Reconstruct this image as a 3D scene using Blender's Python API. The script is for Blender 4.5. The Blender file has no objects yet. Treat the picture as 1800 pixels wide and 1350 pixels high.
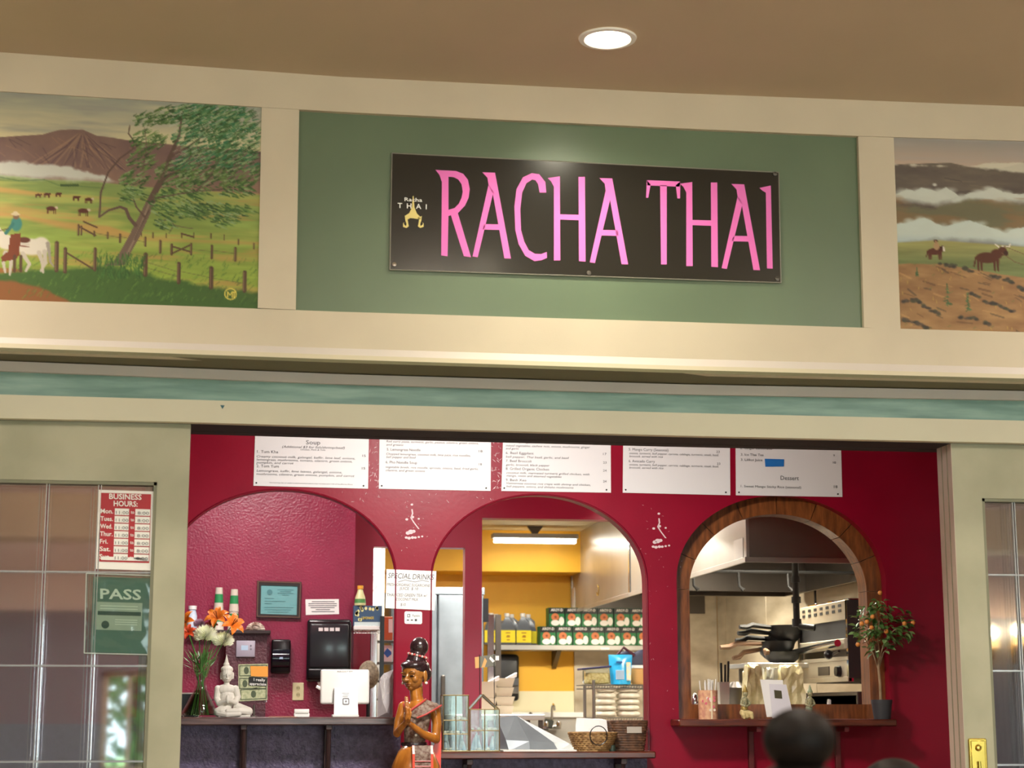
import bpy, bmesh, math, random
import numpy as np
from mathutils import Vector, Matrix
random.seed(7)
SC = bpy.context.scene
COL = SC.collection
# ---------------------------------------------------------------- camera, world, lights, exposure
F, YAW, PITCH = 3103.0, math.radians(8.43), math.radians(10.47)
EYE = Vector((0, -6.3, 1.14))
fwd = Vector((math.sin(YAW)*math.cos(PITCH), math.cos(YAW)*math.cos(PITCH), math.sin(PITCH)))
rgt = Vector((math.cos(YAW), -math.sin(YAW), 0))
upv = rgt.cross(fwd)
cam = bpy.data.cameras.new('camera'); camo = bpy.data.objects.new('camera', cam); COL.objects.link(camo)
R3 = Matrix((rgt, upv, -fwd)).transposed()
camo.matrix_world = Matrix.Translation(EYE) @ R3.to_4x4()
cam.sensor_width = 36; cam.lens = 36*F/1800; cam.clip_end = 200
cam.dof.use_dof = True; cam.dof.focus_distance = 8.3; cam.dof.aperture_fstop = cam.lens/14.0
SC.camera = camo
SC.view_settings.view_transform = 'Standard'; SC.view_settings.look = 'None'
SC.view_settings.gamma = 1; SC.view_settings.use_curve_mapping = False
SC.view_settings.exposure = 0.0
w = bpy.data.worlds.new('world'); SC.world = w; w.use_nodes = True
w.node_tree.nodes['Background'].inputs[0].default_value = (0.80, 0.92, 1.0, 1)
w.node_tree.nodes['Background'].inputs[1].default_value = 5.0

def P(px, py, Y):
    d = fwd*F + rgt*(px-900) + upv*(675-py)
    return EYE + d*((Y-EYE.y)/d.y)
def PX(px, py, X):
    d = fwd*F + rgt*(px-900) + upv*(675-py)
    return EYE + d*((X-EYE.x)/d.x)
def PZ(px, py, Z):
    d = fwd*F + rgt*(px-900) + upv*(675-py)
    return EYE + d*((Z-EYE.z)/d.z)
CEIL = P(900, 150, 0).z                 # hall ceiling
Y2 = 3.10                               # front of the arched red wall
Y3 = 5.10                               # wall with the certificate
Y3B = 5.42                              # wall with the kitchen doorways
YK = 9.75                               # yellow back wall of the kitchen
KCEIL = 2.72
SCEIL = 2.95                            # ceiling of the service area

def area(name, loc, size, power, col=(1,.9,.75), rot=(0,0,0), size_y=None, shape='RECTANGLE', spread=180):
    l = bpy.data.lights.new(name, 'AREA'); l.energy = power; l.color = col; l.shape = shape
    l.size = size; l.size_y = size_y or size; l.spread = math.radians(spread)
    o = bpy.data.objects.new(name, l); COL.objects.link(o); o.location = loc; o.rotation_euler = rot
    return o
def spot(name, loc, power, col, ang=120, blend=1.0, r=.06):
    l = bpy.data.lights.new(name, 'SPOT'); l.energy = power; l.color = col; l.spot_size = math.radians(ang); l.spot_blend = blend
    l.shadow_soft_size = r; o = bpy.data.objects.new(name, l); COL.objects.link(o); o.location = loc
    return o
WARM = (1, .89, .74)
DL0 = PZ(1068, 67, CEIL)                # the downlight in view
DLS = [(DL0.x, DL0.y)] + [(DL0.x+dx, DL0.y+dy) for dx in (-5.0, -2.5, 0, 2.5, 5.0) for dy in (0, -2.2, -5, -8) if (dx or dy)]  # all but the first are unseen, added to light the hall
for i, (x, y) in enumerate(DLS):
    if i: spot('downlight_lamp', (x, y, CEIL-.02), 105 if y > -4 else 230, WARM, 150, 1.0, .08)
spot('downlight_lamp', (DL0.x, DL0.y, CEIL-.02), 110, (1, .93, .72), 150, 1.0, .08)
# daylight through the windows of the hall, behind the camera
area('window_daylight', (3.7, -11.6, 1.4), 7.4, 420, (.86, .95, 1.0), (math.radians(90), 0, 0), 1.6)
FILL_DOMES = [(x, -3.6) for x in (-4.2, -1.6, 1.0, 3.6, 6.2, 8.8)]  # out-of-view lamps added to brighten the upper shop front
for x, y in FILL_DOMES:
    l = bpy.data.lights.new('dome_fill_lamp', 'POINT'); l.energy = 78; l.color = (1, .89, .74); l.shadow_soft_size = .13
    o = bpy.data.objects.new('dome_fill_lamp', l); COL.objects.link(o); o.location = (x, y, CEIL-.24)
# cove uplight on an added, unseen cross beam, filling the hall by ceiling bounce
SUNL = bpy.data.lights.new('sun', 'SUN'); SUNL.energy = 18; SUNL.color = (1, .97, .88); SUNL.angle = .01
SUNO = bpy.data.objects.new('sun', SUNL); COL.objects.link(SUNO); SUNO.rotation_euler = (math.radians(-42), math.radians(8), 0)
area('cove_fill_lamp', (2.0, -7.9, 2.78), 16, 330, (1, .90, .76), (math.radians(180), 0, 0), .25)
# service area: two ceiling lamps in front of the arched wall, one behind it
area('lobby_lamp', (P(880, 900, 1.5).x, 1.0, SCEIL-.05), .5, 80, (1, .93, .86), (math.radians(42),0,0), .3, spread=150)
area('counter_lamp', (P(430, 900, 4.2).x, 3.95, SCEIL-.04), .6, 44, (1, .93, .88), (0,0,0), .3)
area('counter_lamp', (P(800, 900, 4.2).x, 4.3, SCEIL-.04), .5, 12, (1, .92, .85), (0,0,0), .3)
# kitchen
area('kitchen_fill_lamp', (1.7, 6.7, KCEIL-.05), 1.2, 115, (1, .97, .88), (0,0,0), .3)  # unseen ceiling lamp added to light the kitchen
area('kitchen_tube_lamp', (P(935, 955, 9.0).x, 8.93, P(935, 957, 8.9).z-.02), .8, 3, (1, .98, .92), (0,0,0), .06)
area('hood_fill_lamp', (3.5, 4.9, 2.28), .25, 70, (1, .9, .72), (0,0,0), .2)  # unseen lamp inside the hood, brightening the cooking line

area('hood_fill_lamp', (3.4, 7.8, 2.3), .3, 60, (1, .9, .72), (0,0,0), .2)  # added under the rear hood to brighten the steel panels
area('kitchen_fill_lamp', (1.0, 6.2, KCEIL-.05), .9, 25, (1, .97, .9), (0,0,0), .3)  # extra unseen lamp added to brighten the refrigerator steel
area('line_fill_lamp', (2.75, 4.8, KCEIL-.05), .6, 35, (1, .95, .85), (0, math.radians(-25), 0), .2)  # unseen lamp added for more light on the cooking line
# ---------------------------------------------------------------- materials
def lin(c):
    if isinstance(c, str): c = [int(c[i:i+2], 16)/255 for i in (0, 2, 4)]
    return tuple((v/12.92 if v <= .04045 else ((v+.055)/1.055)**2.4) for v in c)
MATS = {}
def mat(name, col, rough=.6, metal=0, var=0, vscale=6, bump=0, bscale=60, emit=0, coat=0, vary2=None, aniso=None, spec=.5, trans=0, stretch=None, alpha=1):
    if name in MATS: return MATS[name]
    m = bpy.data.materials.new(name); m.use_nodes = True; nt = m.node_tree; N = nt.nodes; L = nt.links
    b = N['Principled BSDF']; c = lin(col)
    b.inputs['Base Color'].default_value = (*c, 1); b.inputs['Roughness'].default_value = rough; b.inputs['Metallic'].default_value = metal
    b.inputs['Coat Weight'].default_value = coat; b.inputs['Coat Roughness'].default_value = .12; b.inputs['Specular IOR Level'].default_value = spec
    b.inputs['Transmission Weight'].default_value = trans; b.inputs['Alpha'].default_value = alpha
    tc = N.new('ShaderNodeTexCoord'); mp = N.new('ShaderNodeMapping'); L.new(tc.outputs['Object'], mp.inputs[0])
    if stretch: mp.inputs['Scale'].default_value = stretch
    if var or vary2:
        n = N.new('ShaderNodeTexNoise'); n.inputs['Scale'].default_value = vscale; n.inputs['Detail'].default_value = 5; L.new(mp.outputs[0], n.inputs[0])
        r = N.new('ShaderNodeValToRGB'); L.new(n.outputs[0], r.inputs[0])
        c2 = lin(vary2) if vary2 else tuple(v*(1-var) for v in c)
        c1 = c if vary2 else tuple(min(1, v*(1+var)) for v in c)
        r.color_ramp.elements[0].position = .35; r.color_ramp.elements[0].color = (*c2, 1)
        r.color_ramp.elements[1].position = .65; r.color_ramp.elements[1].color = (*c1, 1)
        L.new(r.outputs[0], b.inputs['Base Color'])
    if bump:
        n2 = N.new('ShaderNodeTexNoise'); n2.inputs['Scale'].default_value = bscale; n2.inputs['Detail'].default_value = 3; L.new(mp.outputs[0], n2.inputs[0])
        bp = N.new('ShaderNodeBump'); bp.inputs['Strength'].default_value = bump; bp.inputs['Distance'].default_value = .01
        L.new(n2.outputs[0], bp.inputs['Height']); L.new(bp.outputs[0], b.inputs['Normal'])
    if emit:
        b.inputs['Emission Color'].default_value = (*c, 1); b.inputs['Emission Strength'].default_value = emit
    MATS[name] = m; return m
def glassmat(name, tint, refl=.12, ior=1.5, rough=.02, boost=1.0):
    if name in MATS: return MATS[name]
    m = bpy.data.materials.new(name); m.use_nodes = True; nt = m.node_tree; N = nt.nodes; L = nt.links
    for n in list(N): N.remove(n)
    o = N.new('ShaderNodeOutputMaterial'); mx = N.new('ShaderNodeMixShader'); t = N.new('ShaderNodeBsdfTransparent'); g = N.new('ShaderNodeBsdfGlossy')
    t.inputs[0].default_value = (*lin(tint), 1); g.inputs[0].default_value = (1,1,1,1); g.inputs['Roughness'].default_value = rough
    lw = N.new('ShaderNodeLayerWeight'); lw.inputs[0].default_value = .5
    pw = N.new('ShaderNodeMath'); pw.operation = 'POWER'; pw.inputs[1].default_value = 5; L.new(lw.outputs['Facing'], pw.inputs[0])
    mm = N.new('ShaderNodeMath'); mm.operation = 'MULTIPLY_ADD'; mm.inputs[1].default_value = 1-refl; mm.inputs[2].default_value = refl; mm.use_clamp = True
    L.new(pw.outputs[0], mm.inputs[0]); L.new(mm.outputs[0], mx.inputs[0]); L.new(t.outputs[0], mx.inputs[1]); L.new(g.outputs[0], mx.inputs[2]); L.new(mx.outputs[0], o.inputs[0])
    MATS[name] = m; return m
def vcolmat(name, rough=.5):
    m = bpy.data.materials.new(name); m.use_nodes = True; nt = m.node_tree
    a = nt.nodes.new('ShaderNodeVertexColor'); a.layer_name = 'Col'; b = nt.nodes['Principled BSDF']; b.inputs['Roughness'].default_value = rough
    b.inputs['Specular IOR Level'].default_value = .3
    nt.links.new(a.outputs[0], b.inputs['Base Color']); return m
def woodmat(name, c1, c2, rough=.4, stretch=(3, 3, 30), scale=3, coat=.2):
    m = mat(name, c1, rough, 0, 0, scale, 0, 60, coat=coat, vary2=c2, stretch=stretch); return m

# ---------------------------------------------------------------- mesh building
class MB:
    def __init__(s): s.bm = bmesh.new(); s.mi = 0
    def _n(s, fs):
        for f in fs: f.material_index = s.mi
    def box(s, x0, x1, y0, y1, z0, z1, bev=0, M=None, seg=1):
        vs = [s.bm.verts.new((x, y, z)) for x in (x0, x1) for y in (y0, y1) for z in (z0, z1)]
        idx = [(0,1,3,2),(4,6,7,5),(0,4,5,1),(2,3,7,6),(0,2,6,4),(1,5,7,3)]
        fs = [s.bm.faces.new([vs[i] for i in q]) for q in idx]; s._n(fs)
        if M is not None:
            for v in vs: v.co = M @ v.co
        if bev:
            es = list({e for f in fs for e in f.edges})
            r = bmesh.ops.bevel(s.bm, geom=es, offset=bev, segments=seg, profile=.5, affect='EDGES')
            s._n(r['faces'])
        return s
    def tube(s, pts, r, n=8, cap=True, flat=1.0):
        pts = [Vector(p) for p in pts]; k = len(pts); rs = r if isinstance(r, (list, tuple)) else [r]*k
        rings = []; ref = None
        for i, p in enumerate(pts):
            t = (pts[min(i+1, k-1)]-pts[max(i-1, 0)]).normalized()
            if ref is None:
                ref = Vector((0, 0, 1)) if abs(t.z) < .9 else Vector((1, 0, 0))
            a = t.cross(ref)
            if a.length < 1e-4: a = t.cross(Vector((0, 1, 0)))
            a.normalize(); b = a.cross(t).normalized(); ref = b
            rings.append([s.bm.verts.new(p+(a*math.cos(2*math.pi*j/n)+b*flat*math.sin(2*math.pi*j/n))*rs[i]) for j in range(n)])
        fs = []
        for i in range(k-1):
            for j in range(n): fs.append(s.bm.faces.new((rings[i][j], rings[i][(j+1) % n], rings[i+1][(j+1) % n], rings[i+1][j])))
        if cap: fs.append(s.bm.faces.new(rings[0][::-1])); fs.append(s.bm.faces.new(rings[-1]))
        s._n(fs); return s
    def lathe(s, prof, c=(0,0,0), n=24, M=None, capb=True, capt=True):
        c = Vector(c); rings = []
        for r, z in prof:
            ring = []
            for j in range(n):
                v = Vector((r*math.cos(2*math.pi*j/n), r*math.sin(2*math.pi*j/n), z))
                if M is not None: v = M @ v
                ring.append(s.bm.verts.new(c+v))
            rings.append(ring)
        fs = []
        for i in range(len(prof)-1):
            for j in range(n): fs.append(s.bm.faces.new((rings[i][j], rings[i][(j+1) % n], rings[i+1][(j+1) % n], rings[i+1][j])))
        if capb and prof[0][0] > 1e-6: fs.append(s.bm.faces.new(rings[0][::-1]))
        if capt and prof[-1][0] > 1e-6: fs.append(s.bm.faces.new(rings[-1]))
        s._n(fs); return s
    def ell(s, c, r, n=14, m=9, M=None):
        if not isinstance(r, (tuple, list)): r = (r, r, r)
        c = Vector(c); top = Vector((0,0,r[2])); bot = Vector((0,0,-r[2])); rings = []
        T = (lambda v: c+(M @ v if M is not None else v))
        for i in range(1, m):
            a = math.pi*i/m
            rings.append([s.bm.verts.new(T(Vector((r[0]*math.sin(a)*math.cos(2*math.pi*j/n), r[1]*math.sin(a)*math.sin(2*math.pi*j/n), r[2]*math.cos(a))))) for j in range(n)])
        vt = s.bm.verts.new(T(top)); vb = s.bm.verts.new(T(bot)); fs = []
        for j in range(n):
            fs.append(s.bm.faces.new((vt, rings[0][j], rings[0][(j+1) % n])))
            fs.append(s.bm.faces.new((vb, rings[-1][(j+1) % n], rings[-1][j])))
            for i in range(m-2): fs.append(s.bm.faces.new((rings[i][j], rings[i+1][j], rings[i+1][(j+1) % n], rings[i][(j+1) % n])))
        s._n(fs); return s
    def caps(s, a, b, ra, rb, n=10):               # tapered capsule
        a = Vector(a); b = Vector(b); s.tube([a, b], [ra, rb], n); s.ell(a, ra, n, 7); s.ell(b, rb, n, 7); return s
    def chain(s, pts, rs, n=10):
        for i in range(len(pts)-1): s.caps(pts[i], pts[i+1], rs[i], rs[i+1], n)
        return s
    def prism(s, pts, d):
        pts = [Vector(p) for p in pts]; d = Vector(d); n = len(pts)
        a = [s.bm.verts.new(p) for p in pts]; b = [s.bm.verts.new(p+d) for p in pts]
        fs = [s.bm.faces.new(a), s.bm.faces.new(b[::-1])]
        for i in range(n): fs.append(s.bm.faces.new((a[i], b[i], b[(i+1) % n], a[(i+1) % n])))
        s._n(fs); return s
    def quad(s, *p):
        f = s.bm.faces.new([s.bm.verts.new(Vector(q)) for q in p]); s._n([f]); return s
    def text(s, body, A, x0, x1, yb, hc, slope=0.0, dy=-.002, shear=0, offset=0):
        co, faces = text_geo(body, shear, offset)
        if len(co) == 0: return s
        u0, u1 = co[:, 0].min(), co[:, 0].max(); vs = []
        for u, v in co:
            px = x0+(u-u0)/(u1-u0)*(x1-x0); py = yb+slope*(px-x0)-v/.72*hc
            vs.append(s.bm.verts.new(A(px, py, dy)))
        for f in faces:
            try: s._n([s.bm.faces.new([vs[i] for i in f])])
            except ValueError: pass
        return s
    def flat(s, A, pts, dy=-.002, th=0):
        q = [A(x, y, dy) for x, y in pts]
        if th: s.prism(q, (0, th, 0))
        else: s.quad(*q)
        return s
    def disc(s, A, x, y, rx, ry=None, dy=-.002, n=16, th=0):
        ry = ry or rx
        return s.flat(A, [(x+rx*math.cos(2*math.pi*i/n), y+ry*math.sin(2*math.pi*i/n)) for i in range(n)], dy, th)
TG = {}
def text_geo(body, shear=0, offset=0):
    k = (body, shear, offset)
    if k in TG: return TG[k]
    cu = bpy.data.curves.new('t', 'FONT'); cu.body = body; cu.resolution_u = 2; cu.shear = shear; cu.offset = offset
    o = bpy.data.objects.new('t', cu); COL.objects.link(o)
    dg = bpy.context.evaluated_depsgraph_get(); me = bpy.data.meshes.new_from_object(o.evaluated_get(dg))
    co = np.array([(v.co.x, v.co.y) for v in me.vertices]).reshape(-1, 2); fs = [tuple(p.vertices) for p in me.polygons]
    bpy.data.objects.remove(o); bpy.data.curves.remove(cu); bpy.data.meshes.remove(me)
    TG[k] = (co, fs); return TG[k]

class At:                                         # photo pixel on the plane Y -> coordinates local to the thing
    def __init__(s, Y, px, py, z=None):
        s.Y = Y; s.o = P(px, py, Y); s.loc = s.o.copy()
        if z is not None: s.loc.z = z
    def __call__(s, px, py, dy=0): 
        v = P(px, py, s.Y)-s.o; v.y += dy; return v
    def s(s): return (s.Y+6.3)/F
def sc(Y): return (Y-EYE.y)/(F*math.cos(PITCH))  # metres per pixel there, near enough

def mesh_of(name, mb, mats, smooth=None):
    if isinstance(mb, MB):
        me = bpy.data.meshes.new(name); bmesh.ops.recalc_face_normals(mb.bm, faces=mb.bm.faces) if len(mb.bm.faces) < 60000 else None
        mb.bm.to_mesh(me); mb.bm.free()
    else: me = mb
    for m in (mats if isinstance(mats, (list, tuple)) else [mats]): me.materials.append(m)
    if smooth:
        me.polygons.foreach_set('use_smooth', [True]*len(me.polygons)); me.set_sharp_from_angle(angle=math.radians(smooth))
    return me
def part(name, mb, mats, parent=None, smooth=40, label=None, kind=None, loc=None):
    o = bpy.data.objects.new(name, mesh_of(name, mb, mats, smooth)); COL.objects.link(o)
    if parent: o.parent = parent
    if label: o['label'] = label
    if kind: o['kind'] = kind
    if loc is not None: o.location = loc
    return o
def tag(o, label, cat, group=None, kind=None):
    o['label'] = label; o['category'] = cat
    if group: o['group'] = group
    if kind: o['kind'] = kind
    return o
def thing(name, label, cat, loc, group=None, rz=0):
    o = bpy.data.objects.new(name, None); COL.objects.link(o); o.location = loc; o.rotation_euler = (0,0,rz); o.empty_display_size = .05
    return tag(o, label, cat, group)
def solo(name, mb, mats, label, cat, loc=(0,0,0), group=None, smooth=40):
    o = part(name, mb, mats, None, smooth, loc=loc); return tag(o, label, cat, group)
def struct(name, mb, mats, parent=None, smooth=None, loc=None, label=None):
    o = part(name, mb, mats, parent, smooth, loc=loc)
    if not parent: o['kind'] = 'structure'
    if label: o['label'] = label
    return o
def dup(root, loc=None, label=None, group=None):
    r = root.copy(); COL.objects.link(r)
    if loc is not None: r.location = loc
    if label: r['label'] = label
    if group: r['group'] = group
    for ch in list(root.children):
        c = ch.copy(); COL.objects.link(c); c.parent = r
        for g in ch.children:
            d = g.copy(); COL.objects.link(d); d.parent = c
    return r
def remesh(mb, vox, smooth=4, fac=.5):
    me = bpy.data.meshes.new('b'); bmesh.ops.recalc_face_normals(mb.bm, faces=mb.bm.faces); mb.bm.to_mesh(me); mb.bm.free()
    o = bpy.data.objects.new('b', me); COL.objects.link(o)
    m = o.modifiers.new('r', 'REMESH'); m.mode = 'VOXEL'; m.voxel_size = vox; m.use_smooth_shade = True
    if smooth: s = o.modifiers.new('s', 'SMOOTH'); s.iterations = smooth; s.factor = fac
    dg = bpy.context.evaluated_depsgraph_get(); out = bpy.data.meshes.new_from_object(o.evaluated_get(dg))
    bpy.data.objects.remove(o); bpy.data.meshes.remove(me); out.materials.clear(); return out

# palette
M_beige = mat('painted_beige_trim', 'cbbea8', .55, var=.035, vscale=3, bump=.03, bscale=160)
M_ledge = mat('painted_ledge', 'd0c5ac', .5, var=.03, vscale=3)
M_lilac = mat('painted_lilac_grey', 'cfc5be', .55, var=.03, vscale=3)
M_hdr = mat('painted_stone_trim', 'd3cdb6', .5, var=.03, vscale=3)
M_ceil = mat('ceiling_paint', 'c2b199', .85, var=.02, vscale=2, bump=.02, bscale=200)
M_green = mat('green_panel_paint', '62735a', .38, var=.06, vscale=2.2, bump=.02, bscale=120)
M_teal = mat('teal_band_paint', '87a89e', .4, vary2='64887f', vscale=5, stretch=(.6, 1, 5))
M_door = mat('olive_grey_door_paint', 'b4b198', .5, vary2='a3a188', vscale=4)
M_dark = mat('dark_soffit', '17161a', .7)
M_red = mat('red_wall_paint', '8a0727', .36, spec=.2, var=.06, vscale=4, bump=.05, bscale=40)
M_redst = mat('stippled_red_wall_paint', '8c2343', .34, var=.08, vscale=5, bump=.35, bscale=70)
M_purple = mat('stippled_purple_wall_paint', '615575', .38, vary2='463a55', vscale=40, bump=.6, bscale=75)
M_yel = mat('yellow_wall_paint', 'f3b82c', .5, var=.04, vscale=3)
M_cream = mat('cream_wall_paint', 'ece3bd', .5, var=.03, vscale=3)
M_creamc = mat('kitchen_ceiling_tile', 'd9cba6', .8, var=.05, vscale=8)
M_steel = mat('brushed_steel', 'c6c3bb', .34, .7, var=.06, vscale=3, stretch=(1, 1, .4))
M_steelw = mat('steel_wall_panel', 'd6ccb6', .36, .35, vary2='a0937c', vscale=2.2, bump=.12, bscale=2.5, stretch=(1, .5, 2))
M_dsteel = mat('dull_dark_steel', '5c5650', .4, .8, var=.1, vscale=4)
M_hoodf = mat('brown_steel_hood_front', '958a83', .35, .6, var=.06, vscale=3)
M_chrome = mat('chrome', 'dcdcdc', .12, 1)
M_brass = mat('brass', 'c9ac55', .22, 1)
M_black = mat('black_plastic', '141416', .28)
M_blackm = mat('black_matt', '121110', .6)
M_white = mat('white_plastic', 'f0eeea', .3)
M_paper = mat('white_paper', 'f4f1ee', .7)
M_ink = mat('grey_ink', '55555c', .8)
M_inkd = mat('dark_ink', '26262a', .8)
M_wood = woodmat('orange_brown_wood', '8c5026', '5c3014', .32, (14, 14, 2.2), 3.2, .4)
M_woodr = woodmat('red_brown_wood', '6e3018', '431a0c', .35, (2, 10, 24), 3, .3)
M_woodc = woodmat('dusty_dark_counter_wood', '6a504c', '45302f', .35, (2, 8, 20), 3, .2)
M_floor = mat('floor_tile', '94836f', .5, var=.08, vscale=3)
M_glass = glassmat('door_glass', 'f2f0f3', .30, 1.5, .03, 2.2)
M_clear = glassmat('clear_glass', 'f1f6f4', .015, 1.45, .02, 1.2)
M_plast = glassmat('clear_plastic_sleeve', 'e9f2ec', .04, 1.45, .12, 1.2)
# ================================================================ the hall front
def lerp_line(pts, x):
    if x <= pts[0][0]: a, b = pts[0], pts[1]
    elif x >= pts[-1][0]: a, b = pts[-2], pts[-1]
    else:
        for a, b in zip(pts, pts[1:]):
            if a[0] <= x <= b[0]: break
    return a[1]+(b[1]-a[1])*(x-a[0])/(b[0]-a[0])
L_ceil = [(0,91.7),(600,135),(1200,164),(1800,187.3)]
L_ptop = [(0,160.3),(460,188),(526,192.3),(600,196.7),(1200,225.7),(1508,239),(1571,241),(1800,247.7)]
L_pbot = [(0,527),(453,542),(520,545),(600,548),(1200,566),(1518,576),(1583,579.5),(1800,584)]
L_led0 = [(0,592.7),(600,612.4),(1200,630.6),(1800,646.3)]
L_ledm = [(0,603),(600,624),(1200,643),(1800,658)]
L_led1 = [(0,616.7),(600,637.7),(1200,655.8),(1800,670.8)]
L_und = [(0,634.3),(600,657.7),(1200,675.6),(1800,687.3)]
L_lil = [(0,651.7),(600,675),(1200,693),(1800,703.4)]
L_teal = [(0,693.3),(600,710),(1200,725.6),(1800,739.5)]
L_hb = [(0,735),(333,741.7),(600,750),(1200,765.8),(1800,779)]
XS = [-900, -300, 0, 300, 600, 900, 1200, 1500, 1800, 2200, 2900]
def strip(mb, la, lb, ya, yb, xs=XS, th=.03):       # a board between two lines (a: top at depth ya, b: bottom at depth yb), th thick
    A = [P(x, lerp_line(la, x), ya) for x in xs]; B = [P(x, lerp_line(lb, x), yb) for x in xs]
    for i in range(len(xs)-1):
        a, b, c, d = A[i], A[i+1], B[i+1], B[i]; t = Vector((0, th, 0))
        vs = [mb.bm.verts.new(v) for v in (a, b, c, d, a+t, b+t, c+t, d+t)]
        for q in ((0,1,2,3),(7,6,5,4),(0,4,5,1),(3,2,6,7),(0,3,7,4),(1,5,6,2)):
            mb._n([mb.bm.faces.new([vs[k] for k in q])])
    return mb
# ceiling of the hall, following the wall top
m = MB(); A = [P(x, lerp_line(L_ceil, x), 0) for x in XS]
for i in range(len(XS)-1):
    a, b = A[i], A[i+1]
    m.quad(a, b, (b.x, -13.5, CEIL), (a.x, -13.5, CEIL))
struct('ceiling', m, M_ceil)
ft = struct('wall_front', MB().box(-9, 14, .24, .30, 2.2, CEIL+.1), M_beige)
XL, XR = -9, 14
struct('trim_1', strip(MB(), L_ceil, L_ptop, 0, 0, th=.2), M_beige, label='wide beige rail under the ceiling, above the painted panels')
struct('trim_2', strip(MB(), L_pbot, L_led0, 0, 0, th=.2), M_beige, label='wide beige rail under the painted panels')
def stile(name, xa0, xa1, xb0, xb1):
    q = [P(xa0, lerp_line(L_ptop, xa0)+.6, .002), P(xa1, lerp_line(L_ptop, xa1)+.6, .002), P(xb1, lerp_line(L_pbot, xb1)-.6, .002), P(xb0, lerp_line(L_pbot, xb0)-.6, .002)]
    return struct(name, MB().prism(q, (0, .19, 0)), M_beige)
stile('trim_3', 460, 526, 453, 520)['label'] = 'beige upright between the tree mural and the green panel'
stile('trim_4', 1508.5, 1571, 1519, 1583)['label'] = 'beige upright between the green panel and the cloud mural'
stile('trim_5', -620, -560, -635, -575); stile('trim_6', 2640, 2700, 2665, 2725)
m = MB(); m.mi = 0; strip(m, L_led0, L_ledm, -.006, -.022, th=.05); m.mi = 1; strip(m, L_ledm, L_led1, -.022, -.026, th=.05)
struct('trim_7', m, [M_lilac, M_ledge], label='stepped ledge moulding under the panels')
# underside of the overhang
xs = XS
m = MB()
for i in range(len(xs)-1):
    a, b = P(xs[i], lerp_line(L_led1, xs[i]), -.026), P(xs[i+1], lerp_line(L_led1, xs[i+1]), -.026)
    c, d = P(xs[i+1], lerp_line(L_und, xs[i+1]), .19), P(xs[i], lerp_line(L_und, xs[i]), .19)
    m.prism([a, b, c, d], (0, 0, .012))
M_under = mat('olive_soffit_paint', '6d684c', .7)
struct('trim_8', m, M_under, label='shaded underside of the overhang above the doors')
struct('trim_9', strip(MB(), L_und, L_lil, .17, .17, th=.04), M_lilac, label='narrow lilac-grey band over the sliding doors')
struct('trim_10', strip(MB(), L_lil, L_teal, .19, .19, th=.04), M_teal, label='streaky teal green band over the sliding doors')
struct('trim_11', strip(MB(), L_teal, L_hb, .18, .18, th=.04), M_hdr, label='pale stone-coloured rail above the sliding doors')
m = MB().flat(At(.178, 391, 715), [(387,712),(395,712.5),(391,719)], 0, .001); struct('trim_11.001', m, mat('teal_chip', '33606a', .5), loc=P(391,715,.178), label='small teal paint chip on the rail')
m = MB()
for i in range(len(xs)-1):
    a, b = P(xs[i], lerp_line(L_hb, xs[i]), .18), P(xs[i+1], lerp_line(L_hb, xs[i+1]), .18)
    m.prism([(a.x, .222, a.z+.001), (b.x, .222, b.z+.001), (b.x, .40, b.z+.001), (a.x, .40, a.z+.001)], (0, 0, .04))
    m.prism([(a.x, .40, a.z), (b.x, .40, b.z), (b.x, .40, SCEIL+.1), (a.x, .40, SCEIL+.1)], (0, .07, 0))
zt = P(900, 757, .18).z
struct('trim_12', m, M_dark, label='dark door-track recess')

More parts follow.
